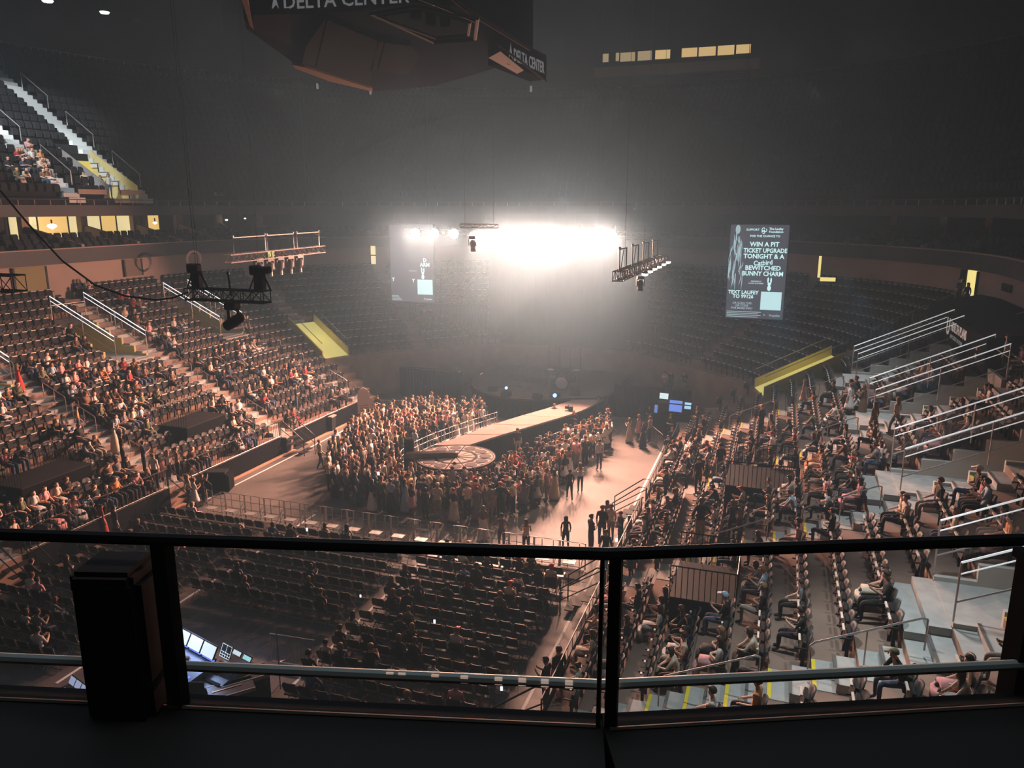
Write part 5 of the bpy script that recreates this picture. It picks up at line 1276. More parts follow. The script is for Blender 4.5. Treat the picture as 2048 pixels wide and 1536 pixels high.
for x in (0.3, L - 0.3): MB().tube([(x, 0.4, 0.6), (x, 0.4, 16)], 0.03, 4).build('hanger', M_SB, s2)

# ------------------------------------------------------------------ press boxes, far end
PBY = 74.0
M_PB = mat('press_glow', (0.5, 0.4, 0.2), emit=(0.95, 0.68, 0.30), es=0.55); M_PBD = mat('press_glow_dim', (0.5, 0.4, 0.2), emit=(0.75, 0.60, 0.35), es=0.35)
pbx = empty('press_box', (0, PBY, 0), 0, 'row of small lit press box windows high at the far end', 'press box')
for (x0, x1, y0, y1, m) in ((1206, 1217, 108, 124, M_PBD), (1232, 1238, 106, 122, M_PBD), (1241, 1270, 106, 122, M_PBD), (1276, 1303, 103, 120, M_PBD), (1311, 1340, 101, 117, M_PB),
                         (1364, 1394, 97, 113, M_PB), (1398, 1431, 95, 111, M_PB), (1436, 1468, 92, 109, M_PB), (1473, 1501, 90, 106, M_PB)):
    a, b = on_y(x0, y0, PBY), on_y(x1, y1, PBY)
    fr = MB(); fr.b2(a.x - 0.1, b.x + 0.1, -0.02, 0.3, b.z - 0.1, a.z + 0.1); f = fr.build('window', mat('press_frame', (0.04, 0.04, 0.04)), pbx)
    MB().b2(a.x, b.x, -0.05, 0.0, b.z, a.z).build('pane', m, f)
a, b = on_y(1190, 128, PBY), on_y(1520, 128, PBY)
MB().b2(a.x, b.x, -0.2, 0.6, a.z - 1.2, a.z - 0.35).build('sill_wall', mat('press_sill', (0.16, 0.14, 0.11), 0.8), pbx)
# ------------------------------------------------------------------ suites: lit back rooms and columns
M_SUW = mat('suite_light_wood', (0.75, 0.52, 0.22), 0.6, emit=(1.0, 0.66, 0.22), es=0.75); M_SUW2 = mat('suite_light_pale', (0.8, 0.72, 0.45), 0.6, emit=(1.0, 0.85, 0.45), es=0.75)
M_COL = mat('suite_column', (0.42, 0.30, 0.25), 0.8)
def on_u(px, py, u_):
    """where the sight line through a pixel meets the vertical surface at offset u_ from the front line"""
    r = ray(px, py); t = 15.0
    while t < 130:
        x, y = r.x * t, r.y * t; side = 1 if x > XC else -1; dx = abs(x - XC); ang = 0.0
        if y <= YC: u = dx - HW
        else:
            ex, ey = dx - (HW - R0), y - YC
            if ex > ey: u = math.hypot(max(ex, 0), ey) - R0; ang = math.degrees(math.atan2(ey, max(ex, 1e-6)))
            else: u = (ex + ey) * 0.7071 - R0; ang = 45.0
        if u >= u_: return Vector((x, y, EYE + r.z * t)), (R(ang) if side == 1 else math.pi - R(ang)), side
        t += 0.03
for k, px in enumerate((47, 165, 270, 357, 437, 518, 1790, 1891, 1982)):
    p_, an, side = on_u(px, 452, U_BACK + 5.2)
    t = empty('trim_40', (p_.x, p_.y, 10.9), an, f'pale column between the suites, {ORD[k]} from the left', kind='structure')
    MB().b2(-0.22, 0.22, -0.28, 0.28, 0.2, 2.56).build('shaft', M_COL, t)
    MB().add([(0, -0.12, 0.3), (-5.0, -0.12, 0.3), (-5.0, -0.12, 0.75), (0, -0.12, 1.9), (0, 0.12, 0.3), (-5.0, 0.12, 0.3), (-5.0, 0.12, 0.75), (0, 0.12, 1.9)],
             [(0, 1, 2, 3), (7, 6, 5, 4), (3, 2, 6, 7), (0, 3, 7, 4), (1, 5, 6, 2), (0, 4, 5, 1)]).build('divider', M_COL, t)
for k, (px0, px1, m) in enumerate(((17, 44, M_SUW2), (50, 74, M_SUW2), (76, 136, M_SUW), (137, 158, M_SUW2), (172, 201, M_SUW2), (202, 232, M_SUW), (234, 264, M_SUW2), (296, 318, M_SUW))):
    a, an, side = on_u((px0 + px1) / 2, 452, U_BACK + 5.8); b0_ = on_u(px0, 452, U_BACK + 5.8)[0]; b1_ = on_u(px1, 452, U_BACK + 5.8)[0]
    t = empty('window_1', (a.x, a.y, 0), an, f'warmly lit room behind the left suite balcony, {["first", "second", "third", "fourth", "fifth", "sixth", "seventh", "eighth"][k]} from the left', kind='structure')
    h = (b1_ - b0_).length / 2
    MB().b2(0.0, 0.04, -h, h, 11.6, 13.42).build('glowing_wall', m, t)
    MB().b2(-0.08, 0.0, -h - 0.06, -h, 11.6, 13.44).build('frame', M_DARKW, t); MB().b2(-0.08, 0.0, h, h + 0.06, 11.6, 13.44).build('frame', M_DARKW, t)
# bright lamp spot and counter inside the suite
for px, py, s_, lab in ((104, 453, 0.32, 'dazzling small lamp in the lit suite room at the left'), (310, 446, 0.16, 'bright counter lamp in the last lit suite'), (453, 440, 0.12, 'small bright white lamp in a dark suite'), (490, 437, 0.09, 'small bright amber lamp in a dark suite')):
    q = on_u(px, py, U_BACK + 4.6)[0]; t = empty('suite_lamp', q, 0, lab, 'lamp')
    MB().lathe([(0.02, -s_ * 0.6), (s_, 0), (s_ * 0.8, s_ * 0.4), (0.02, s_ * 0.6)], n=10).build('bulb', mat('suite_bulb', (0.9, 0.9, 0.9), emit=(1.0, 0.93, 0.7), es=5), t)
    MB().lathe([(0.05, s_ * 0.5), (0.05, s_ * 0.5 + 0.3)], n=6).build('fitting', M_BLKM, t)
# balcony posts along the upper deck fascia
for side in (-1, 1):
    me_post = MB().tube([(0, 0, 0), (0, 0, 0.30)], 0.03, 4).mesh('post', mat('post_pale', (0.55, 0.45, 0.40), 0.5))
    t = empty('upper_deck_railing', (0, 0, 14.15), 0, f'long low railing with pale posts on the upper deck edge, {SIDE_NAME[side]} side', 'railing')
    K = [k for k in HALF[side] if k[1] > 24]; pts = [P(side, k, U_BACK - 0.1) for k in K]
    MB().tube([(x, y, 0.34) for x, y in pts], 0.02, 4).build('rail', mat('rail_dark', (0.12, 0.1, 0.09), 0.6), t)
    n_ = int(sum(math.dist(a, b) for a, b in zip(pts[:-1], pts[1:])) / 1.05)
    for x, y in resample(pts, n_): part('post', me_post, t, (x, y, 0))
# openings and details on the back walls
def wall_door(px0, px1, py0, py1, side, m, lab, name):
    c_, an, sd = on_u((px0 + px1) / 2, (py0 + py1) / 2, U_BACK - 0.12)
    a, b = on_u(px0, (py0 + py1) / 2, U_BACK - 0.12)[0], on_u(px1, (py0 + py1) / 2, U_BACK - 0.12)[0]
    zt, zb = on_u((px0 + px1) / 2, py0, U_BACK - 0.12)[0].z, on_u((px0 + px1) / 2, py1, U_BACK - 0.12)[0].z
    zt = min(zt, 10.5)
    t = empty(name, (c_.x, c_.y, zb), an, lab, kind='structure'); h = (a - b).length / 2; z = zt - zb
    MB().b2(-0.03, 0.03, -h, h, 0, z).build('opening', m, t)
    for s_ in (-h - 0.06, h + 0.06): MB().b2(-0.06, 0.06, s_ - 0.06, s_ + 0.06, 0, z).build('frame', M_DARKW, t)
    return t
M_DY = mat('door_glow', (0.9, 0.8, 0.35), emit=(1.0, 0.85, 0.30), es=0.85); M_DD = mat('dark_opening', (0.02, 0.02, 0.02), 0.9); M_DO = mat('ochre_wall', (0.30, 0.25, 0.12), 0.8)
wall_door(1953, 1934, 534, 592, 1, M_DY, 'bright yellow doorway in the beige wall behind the right stand', 'door_1')
wall_door(1932, 1923, 532, 590, 1, M_DD, 'dark doorway leaf beside the bright yellow doorway', 'door_2')
wall_door(549, 536, 494, 540, -1, M_DY, 'bright yellow doorway in the wall at the top of the left stand', 'door_3')
wall_door(30, 92, 524, 585, -1, M_DO, 'dim ochre recess in the wall at the far left', 'door_4')
wall_door(250, 282, 510, 552, -1, mat('pilaster_dark', (0.20, 0.15, 0.12), 0.8), 'darker double door in the beige wall of the left stand', 'door_5')
wall_door(2020, 2006, 568, 584, 1, M_DD, 'small dark notice board on the right beige wall', 'window_2')
for (px, py0, py1, lab) in ((1641, 512, 555, 'tall thin'),):
    q0, q1 = on_y(px, py0, 58.0), on_y(px, py1, 58.0)
    t = empty('window_3', (q0.x, 58.0, q1.z), 0, 'tall thin yellow strip of light behind the far right corner', kind='structure')
    MB().b2(-0.09, 0.09, -0.03, 0.0, 0, q0.z - q1.z).build('glow', M_DY, t); MB().b2(0.1, 1.1, -0.03, 0.0, -0.25, 0.02).build('glow', M_DY, t); MB().b2(-0.14, -0.09, -0.05, 0.02, 0, q0.z - q1.z).build('frame', M_DD, t)
for px in (746,):
    q0, q1 = on_y(px, 492, 60.0), on_y(px, 528, 60.0)
    t = empty('window_4', (q0.x, 60, q1.z), 0, 'small warm window far behind the left video screen', kind='structure')
    MB().b2(-0.22, 0.22, -0.03, 0.0, 0, q0.z - q1.z).build('glow', M_SUW2, t); MB().b2(-0.24, 0.24, -0.05, 0.0, 0.7, 0.8).build('bar', M_DD, t)
# sponsor-covered block on the right with lettering
p0, p1 = on_x(1856, 600, 8.9), on_x(2000, 690, 7.6)
yb0, yb1 = on_x(1992, 640, 8.4).y, on_x(1862, 640, 8.4).y
blk = empty('covered_seating_block', (8.2, (yb0 + yb1) / 2, 0), 0, 'black cloth-covered seating block with white lettering on the right stand', 'cover')
h = (yb1 - yb0) / 2
MB().add([(0, -h, 7.3), (0, h, 7.3), (2.9, h, 8.4), (2.9, -h, 8.4), (0, -h, 8.75), (0, h, 8.75), (2.9, h, 9.3), (2.9, -h, 9.3)],
         [(3, 2, 1, 0), (4, 5, 6, 7), (0, 1, 5, 4), (1, 2, 6, 5), (2, 3, 7, 6), (3, 0, 4, 7)]).build('cover', M_DRAPE, blk)
M_HP = mat('print_pink_glow', (0.75, 0.62, 0.58), 0.7, emit=(0.5, 0.40, 0.36), es=0.5)  # printed letters carry a faint glow in their colour
RT = (math.pi / 2, 0, -math.pi / 2)
yt = on_x(1905, 625, 8.15).y - (yb0 + yb1) / 2
font_text('HEALTH PLANS', 0.62, (-0.03, yt, 8.1), blk, M_HP, 'LEFT', rot=RT, bold=0.012, ext=0.005, sx=0.8)
font_text('UNIVERSITY OF UTAH', 0.28, (-0.03, yt, 7.72), blk, M_SBT, 'LEFT', rot=RT, ext=0.005, sx=1.0)
font_text('U', 1.15, (-0.03, yt + 1.1, 7.8), blk, M_HP, 'LEFT', rot=RT, bold=0.03, ext=0.006)

# upper left: lit stairs, portal, walls
M_UST = mat('upper_step', (0.62, 0.63, 0.62), 0.8)
for n_, (yc, i0) in enumerate(((44.7, 6), (38.9, 0))):
    t = empty('upper_stairs', (XC - HW - UP_U, yc, UP_Z), 0, f'brightly lit upper deck stairs at the upper left, {["farther", "nearer"][n_]} flight', kind='structure')
    st = MB().b2(-0.43, 0.0, -0.6, 0.6, 0.0, UP_RISE / 2).mesh('step', M_UST); pad = MB().b2(-0.85, 0.02, -0.62, 0.62, -UP_RISE / 2, 0.02).mesh('step_pad', M_UST)
    for i in range(0, UP_N - 1):
        part('step_pad', pad, t, (-UP_ROW * i, 0, UP_RISE * i)); part('step', st, t, (-UP_ROW * (i + 1) + 0.42, 0, UP_RISE * i + 0.02))
    for j in range(4):
        u0 = 1.0 + 3.9 * j; z0 = UP_RISE / UP_ROW * u0
        MB().tube([(-u0, 0.65, z0 + 0.1), (-u0, 0.65, z0 + 1.0), (-u0 - 2.3, 0.65, z0 + 1.0 + 2.3 * 0.73), (-u0 - 2.3, 0.65, z0 + 1.7)], 0.03, 5).build('handrail', M_STEEL, t)
t = empty('upper_portal', (XC - HW - UP_U, 43, UP_Z), 0, 'lit yellow walled entrance on the upper deck at the left', kind='structure')
MB().b2(-4.2, -4.1, -1.2, 1.2, 0, 2.6).build('rear_wall', mat('yellow_wall_glow', (0.75, 0.6, 0.15), 0.8, emit=(0.9, 0.68, 0.15), es=0.40), t)  # wall glows by itself to carry the yellow light of the entrance
MB().add([(-4.2, 1.2, 0), (-0.3, 1.2, 0), (-0.3, 1.2, 0.9), (-4.2, 1.2, 3.4), (-4.2, 1.32, 0), (-0.3, 1.32, 0), (-0.3, 1.32, 0.9), (-4.2, 1.32, 3.4)], [(0, 1, 2, 3), (7, 6, 5, 4), (3, 2, 6, 7), (0, 3, 7, 4), (1, 5, 6, 2)]).build('side_wall', mat('ochre_wall_glow', (0.5, 0.42, 0.2), 0.8, emit=(0.5, 0.4, 0.12), es=0.22), t)  # same yellow light put into this side wall as its own glow
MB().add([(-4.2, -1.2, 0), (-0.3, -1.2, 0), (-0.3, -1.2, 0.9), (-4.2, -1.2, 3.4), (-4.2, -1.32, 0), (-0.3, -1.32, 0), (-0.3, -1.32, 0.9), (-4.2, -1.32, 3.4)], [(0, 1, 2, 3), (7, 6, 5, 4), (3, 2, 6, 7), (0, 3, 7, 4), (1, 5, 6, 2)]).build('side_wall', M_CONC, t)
MB().b2(-4.2, 0.1, -1.2, 1.2, -0.3, 0.0).build('landing', M_CONC, t)
for (px0, px1, py0, py1) in ((155, 213, 378, 389), (240, 290, 380, 390), (430, 470, 384, 392), (496, 536, 386, 395)):
    X = XC - HW - UP_U + 0.45; a, b = on_x(px0, py0, X), on_x(px1, py1, X)
    o = MB().b2(X - 0.05, X + 0.05, a.y, b.y, b.z, a.z).build('trim_50', M_BEIGE); tag(o, 'low pale wall panel at the front of the upper deck', kind='structure')
X = XC - HW - UP_U - 4.3; a, b = on_x(235, 330, X), on_x(395, 360, X)
o = MB().b2(X - 0.1, X + 0.1, a.y, b.y, b.z, a.z).build('trim_51', M_BEIGE); tag(o, 'long pale bulkhead wall on the upper deck at the left', kind='structure')
o = MB().b2(X - 0.3, X - 0.2, a.y, b.y, b.z - 1.5, b.z).build('trim_52', mat('red_dark', (0.10, 0.05, 0.04), 0.8)); tag(o, 'dark recess under the pale bulkhead wall', kind='structure')
# big dim hoardings high at the upper left and roof fixtures
for k, pts in enumerate((((0, 80), (140, 98), (140, 140), (0, 140)), ((145, 55), (350, 75), (350, 185), (250, 165)), ((265, 120), (350, 130), (350, 185), (265, 168)))):
    X = -60.0 + 0.3 * k; q = [on_x(*p_, X) for p_ in pts]
    o = MB().add([tuple(v) for v in q] + [(v.x - 0.2, v.y, v.z) for v in q], [(0, 1, 2, 3), (7, 6, 5, 4), (0, 4, 5, 1), (1, 5, 6, 2), (2, 6, 7, 3), (3, 7, 4, 0)]).build('wall_banner', mat(f'hoarding{k}', ((0.30, 0.16, 0.12), (0.17, 0.12, 0.10), (0.28, 0.19, 0.14))[k], 0.9))
    o.name = 'hanging_banner'
    for v in (q[0], q[1]): MB().tube([v - Vector((0.1, 0, 0)), (v.x - 0.1, v.y, 36)], 0.03, 4).build('hanger', M_BLKM, o)
    tag(o, f'dim brown hoarding high on the upper left wall, {["left", "large middle", "small right"][k]} one', 'banner')
for k, (px, py, s_) in enumerate(((209, 24, 0.45), (95, 1, 0.5))):
    q = on_z(px, py, 30.0); t = empty('roof_light', q, 0.5, f'bright roof lamp at the top left, {["right", "left"][k]} one', 'lamp')
    MB().lathe([(0.1, 0.6), (s_, 0.25), (s_, 0.0)], n=12).build('shade', M_BLKM, t)
    MB().lathe([(s_ * 0.9, 0.02), (s_ * 0.7, -0.12), (0.0, -0.16)], n=12).build('lens', mat('roof_bulb', (0.9, 0.9, 0.9), emit=(0.85, 0.95, 1.0), es=4), t)
    MB().tube([(0, 0, 0.5), (0, 0, 6)], 0.03, 4).build('hanger', M_BLKM, t)
M_RT = mat('roof_truss', (0.07, 0.07, 0.075), 0.6)
for k in range(4):
    y = 24 + 11 * k
    t = truss((-58.3, y, 33.5), (26.6, y + 0.0, 33.5), f'dark roof truss spanning the arena, {["nearest", "second", "third", "farthest"][k]}', M_RT, 1.8, 3.2, 0.10, chains=0, group='roof trusses')
# vertical black line arrays / motors hanging near scoreboard
for k, (px, py) in enumerate(((635, 178), (741, 189), (1062, 184))):
    q = on_y(px, py, 40); t = empty('rigging_point', q, 0, f'tiny pale rigging point hanging below the scoreboard, {["left", "middle", "right"][k]}', 'rigging')
    MB().lathe([(0.05, 0), (0.07, 0.12), (0.05, 0.3)], n=8).build('body', mat('rig_pale_glow', (0.6, 0.6, 0.6), emit=(0.5, 0.5, 0.5), es=0.5 if k else 0.2), t); MB().tube([(0, 0, 0.3), (0, 0, 14)], 0.01, 4).build('chain', M_TRB, t)  # the small body is given a faint glow of its own

# ------------------------------------------------------------------ the suite's own glass balustrade in the foreground
ZR = 13.5
A0, A1, A2 = on_z(-260, 1060, ZR), on_z(1216, 1108, ZR), on_z(2330, 1069, ZR)
M_NB = mat('near_black', (0.006, 0.006, 0.007), 0.6); M_NG = mat('near_grey', (0.10, 0.095, 0.09), 0.5); M_LEDGE = mat('ledge_dark', (0.035, 0.03, 0.028), 0.6)
rl = empty('balustrade', (A1.x, A1.y, ZR), 0, 'glass balustrade with a slim black top rail in the foreground', 'railing')
def LR(p, dz=0.0): return (p.x - A1.x, p.y - A1.y, dz)
LT = 13.21
for a, b in ((A0, A1), (A1, A2)):
    d = (b - a).normalized()
    MB().tube([LR(a), LR(b)], 0.0100, 8).build('top_rail', M_NB, rl)
    g0, g1 = a + d * 0.012, b - d * 0.012
    MB().quad(LR(g0, LT - ZR), LR(g1, LT - ZR), LR(g1, -0.008), LR(g0, -0.008)).build('glass_pane', M_GLASS, rl)
    # slim grey channel outside the glass
    n_ = Vector((-d.y, d.x, 0)); off = n_ * 0.028
    MB().tube([LR(a + off, -0.237), LR(b + off, -0.237)], 0.0085, 8).build('lower_channel', mat('channel', (0.55, 0.58, 0.56), 0.5), rl)
for px in (1206, 1233):
    q = on_z(px, 1108, ZR); MB().b2(-0.003, 0.003, -0.004, 0.004, -0.36, 0).build('glass_clamp' if px < 1210 else 'post', M_NB if px > 1210 else M_NG, rl, LR(q))
q = on_z(1233, 1108, ZR); MB().b2(-0.009, 0.009, -0.008, 0.008, LT - ZR, 0).build('post', M_NB, rl, LR(q))
q = on_z(322, 1078, ZR); MB().b2(-0.014, 0.014, -0.01, 0.01, LT - ZR - 0.1, 0).build('post', M_NB, rl, LR(q))
for k, px in enumerate((782, 806, 872, 930, 998, 1045, 1090, 1138, 1228)):
    q = on_z(px, 1342 + (px - 780) * 0.048, ZR - 0.232)
    d = (A1 - A0).normalized(); MB().b2(-0.006, 0.006, -0.010, 0.002, -0.009, 0.0025).build('channel_lit_patch', mat('patch_glow', (0.6, 0.5, 0.42), 0.5, emit=(0.7, 0.5, 0.4), es=0.5), rl, (q.x - A1.x, q.y - A1.y, -0.232), rz=math.atan2(d.y, d.x))  # glowing tabs standing in for patches of light along the channel
# parapet under the glass
pr = empty('parapet', (A1.x, A1.y, 0), 0, 'dark parapet ledge below the glass balustrade', kind='structure')
for a, b in ((A0, A1), (A1, A2)):
    d = (b - a).normalized(); n_ = Vector((-d.y, d.x, 0))
    if n_.y < 0: n_ = -n_
    p0, p1, p2, p3 = a + n_ * 0.03, b + n_ * 0.03, b - n_ * 0.16, a - n_ * 0.16
    vs = [(v.x - A1.x, v.y - A1.y, z) for z in (11.9, LT) for v in (p0, p1, p2, p3)]
    MB().add(vs, [(3, 2, 1, 0), (4, 5, 6, 7), (0, 1, 5, 4), (1, 2, 6, 5), (2, 3, 7, 6), (3, 0, 4, 7)]).build('ledge', M_LEDGE, pr)
    MB().tube([(a.x - n_.x * 0.008 - A1.x + d.x * 0.01, a.y - n_.y * 0.008 - A1.y, LT + 0.002), (b.x - n_.x * 0.008 - A1.x - d.x * 0.012, b.y - n_.y * 0.008 - A1.y, LT + 0.002)], 0.0035, 5).build('ledge_highlight', mat('ledge_highlight_tone', (0.26, 0.20, 0.17), 0.7, spec=0.1), pr)  # paler strip drawn where the ledge edge catches the light
tag(MB().b2(-3, 3, -3, 0.35, 12.2, 12.3).build('floor_suite', M_NB), 'dark suite floor', kind='structure')
# dark padded chair back close to the glass
q = on_z(238, 1100, 13.42); q2 = on_z(238, 1400, 13.1)
chb = empty('dark_chair', (0, 0, 0), 0, 'dark padded chair back standing close to the glass at the lower left', 'chair')
c0, c1 = on_z(196, 1098, 13.46), on_z(328, 1100, 13.46)
d = (c1 - c0); W_ = d.length; rzc = math.atan2(d.y, d.x); chb.location = (c0.x, c0.y, 12.3); chb.rotation_euler = (0, 0, rzc)
o = MB().b2(0, W_, -0.09, 0.0, 0.55, 1.15).build('backrest', M_NB, chb); bevel(o, 0.012, 2)
o = MB().b2(0.0, W_ - 0.01, -0.088, -0.0, 1.12, 1.16).build('top_pad', mat('pad_brown', (0.06, 0.035, 0.03), 0.6), chb); bevel(o, 0.008, 2)
bevel(MB().b2(-0.02, W_ + 0.02, -0.45, 0.0, 0.5, 0.56).build('seat', M_NB, chb), 0.012, 2)
for x in (0.02, W_ - 0.02):
    for y in (-0.42, -0.03): MB().tube([(x, y, 0), (x, y, 0.5)], 0.012, 5).build('leg', M_NB, chb)
# dark post at the right edge
q = on_z(2078, 1100, 13.46)
t = empty('dark_mullion', (q.x, q.y, 12.3), 0.4, 'dark upright mullion at the right edge of the foreground', 'post')
MB().b2(-0.02, 0.16, -0.02, 0.02, 0, 1.14).build('upright', M_NB, t); MB().b2(-0.025, 0.17, -0.025, 0.025, 1.14, 1.155).build('cap', M_NB, t)
# ------------------------------------------------------------------ spectators
SKINS = [(0.62, 0.36, 0.25), (0.50, 0.28, 0.19), (0.70, 0.44, 0.32), (0.30, 0.17, 0.11), (0.58, 0.34, 0.24)]
HAIRS = [(0.025, 0.016, 0.012), (0.09, 0.045, 0.025), (0.02, 0.018, 0.018), (0.20, 0.12, 0.06), (0.05, 0.028, 0.02)]
LEGS = [(0.02, 0.022, 0.03), (0.05, 0.075, 0.13), (0.035, 0.03, 0.03), (0.012, 0.012, 0.013), (0.26, 0.22, 0.18), (0.08, 0.1, 0.15)]
TOPS = {'black': (0.018, 0.018, 0.02), 'white': (0.60, 0.57, 0.54), 'grey': (0.16, 0.155, 0.16), 'cream': (0.58, 0.47, 0.36), 'dark red': (0.30, 0.03, 0.035), 'navy': (0.03, 0.045, 0.10),
        'pink': (0.62, 0.30, 0.30), 'brown': (0.16, 0.09, 0.055), 'orange': (0.62, 0.26, 0.10), 'olive': (0.12, 0.13, 0.07), 'pale blue': (0.32, 0.42, 0.52), 'red': (0.55, 0.04, 0.03)}
TOPW = ['black'] * 13 + ['white'] * 5 + ['grey'] * 3 + ['cream'] * 4 + ['dark red', 'navy', 'navy', 'pink', 'pink', 'brown', 'brown', 'orange', 'olive', 'pale blue']
M_SKIN = objcol_mat('skin', 'rand', SKINS, 0.6); M_TOP = objcol_mat('clothing_top'); M_LEG = objcol_mat('clothing_legs', 'rand', LEGS)
M_SHOE = mat('shoe', (0.03, 0.028, 0.027), 0.6); M_HAIR = objcol_mat('hair', 'color', rough=0.6); M_EYE = mat('eye', (0.01, 0.01, 0.01), 0.4)
M_CROWD = attr_mat('crowd_colours', 'Col')
STAND = dict(pelvis=(0, 0, .93), waist=(0, 0, 1.07), chest=(0, 0.0, 1.25), upper=(0, 0.005, 1.38), neck=(0, 0.0, 1.475), chin=(0, -.02, 1.55), crown=(0, -.005, 1.655),
             sh=(.165, 0.005, 1.395), el=(.215, .03, 1.13), wr=(.215, -.04, .90), ha=(.21, -.06, .83), hip=(.09, 0, .87), kn=(.10, -.01, .48), an=(.10, .02, .085), toe=(.115, -.14, .035))
SIT = dict(pelvis=(0, 0.02, .53), waist=(0, .06, .66), chest=(0, .08, .84), upper=(0, .075, .97), neck=(0, .06, 1.06), chin=(0, .03, 1.135), crown=(0, .045, 1.24),
           sh=(.165, .07, .985), el=(.215, .05, .73), wr=(.13, -.20, .66), ha=(.10, -.27, .645), hip=(.09, -.03, .51), kn=(.115, -.43, .50), an=(.115, -.42, .085), toe=(.12, -.57, .035))
def pose(base, **kw):
    d = dict(base); asym = {}
    for k, v in kw.items():
        if k.endswith('_L') or k.endswith('_R'): asym[k] = v
        else: d[k] = v
    return d, asym
POSES = {
    'idle': pose(STAND), 'arms_crossed': pose(STAND, el=(.22, -.02, 1.14), wr=(.06, -.20, 1.16), ha=(-.02, -.20, 1.18)),
    'phone': pose(STAND, el=(.20, -.05, 1.14), wr=(.09, -.27, 1.24), ha=(.06, -.31, 1.29), chin=(0, -.04, 1.54), crown=(0, -.05, 1.645)),
    'hips': pose(STAND, el=(.33, .06, 1.15), wr=(.18, -.04, 1.0), ha=(.15, -.06, .97)),
    'walk': pose(STAND, kn_L=(.10, -.18, .50), an_L=(.10, -.20, .10), toe_L=(.11, -.34, .05), kn_R=(-.10, .04, .48), an_R=(-.10, .25, .12), toe_R=(-.11, .14, .035), wr_L=(.22, .12, .92), ha_L=(.22, .14, .85), wr_R=(-.22, -.18, .93), ha_R=(-.22, -.22, .87)),
    'raised': pose(STAND, el_R=(-.30, -.12, 1.36), wr_R=(-.26, -.22, 1.60), ha_R=(-.25, -.24, 1.68)),
    'lap': pose(SIT), 'lean': pose(SIT, waist=(0, .0, .66), chest=(0, -.07, .82), upper=(0, -.12, .93), neck=(0, -.16, 1.01), chin=(0, -.22, 1.07), crown=(0, -.21, 1.18), sh=(.165, -.12, .94), el=(.20, -.28, .70), wr=(.08, -.42, .66), ha=(.04, -.46, .65)),
    'sit_phone': pose(SIT, el=(.20, -.04, .76), wr=(.08, -.26, .84), ha=(.05, -.30, .88), chin=(0, .0, 1.12), crown=(0, -.005, 1.23)),
    'sit_crossed': pose(SIT, el=(.21, .02, .76), wr=(.05, -.14, .78), ha=(-.02, -.14, .79), kn_L=(.06, -.44, .60), an_L=(-.10, -.42, .35), toe_L=(-.12, -.55, .33)),
    'sit_turned': pose(SIT, chin=(.03, .02, 1.135), wr_L=(.3, -.2, .75), ha_L=(.36, -.25, .78)),
}
RAD = dict(pelvis=.142, waist=.120, chest=.138, upper=.105, neck=.052, chin=.072, crown=.084, sh=.062, el=.042, wr=.028, ha=.030, hip=.098, kn=.062, an=.040, toe=.036)
def body_graph(P_, slim=1.0):
    d, asym = P_; J = {}
    for k in ('pelvis', 'waist', 'chest', 'upper', 'neck', 'chin', 'crown'): J[k] = Vector(d[k])
    for k in ('sh', 'el', 'wr', 'ha', 'hip', 'kn', 'an', 'toe'):
        for s_, sg in (('_L', 1), ('_R', -1)): J[k + s_] = Vector(asym[k + s_]) if k + s_ in asym else Vector((d[k][0] * sg, d[k][1], d[k][2]))
    E = [('pelvis', 'waist', 't'), ('waist', 'chest', 't'), ('chest', 'upper', 't'), ('upper', 'neck', 's'), ('neck', 'chin', 's'), ('chin', 'crown', 's')]
    for s_ in ('_L', '_R'): E += [('upper', 'sh' + s_, 't'), ('sh' + s_, 'el' + s_, 't'), ('el' + s_, 'wr' + s_, 's'), ('wr' + s_, 'ha' + s_, 's'), ('pelvis', 'hip' + s_, 'l'), ('hip' + s_, 'kn' + s_, 'l'), ('kn' + s_, 'an' + s_, 'l'), ('an' + s_, 'toe' + s_, 'f')]
    return J, E
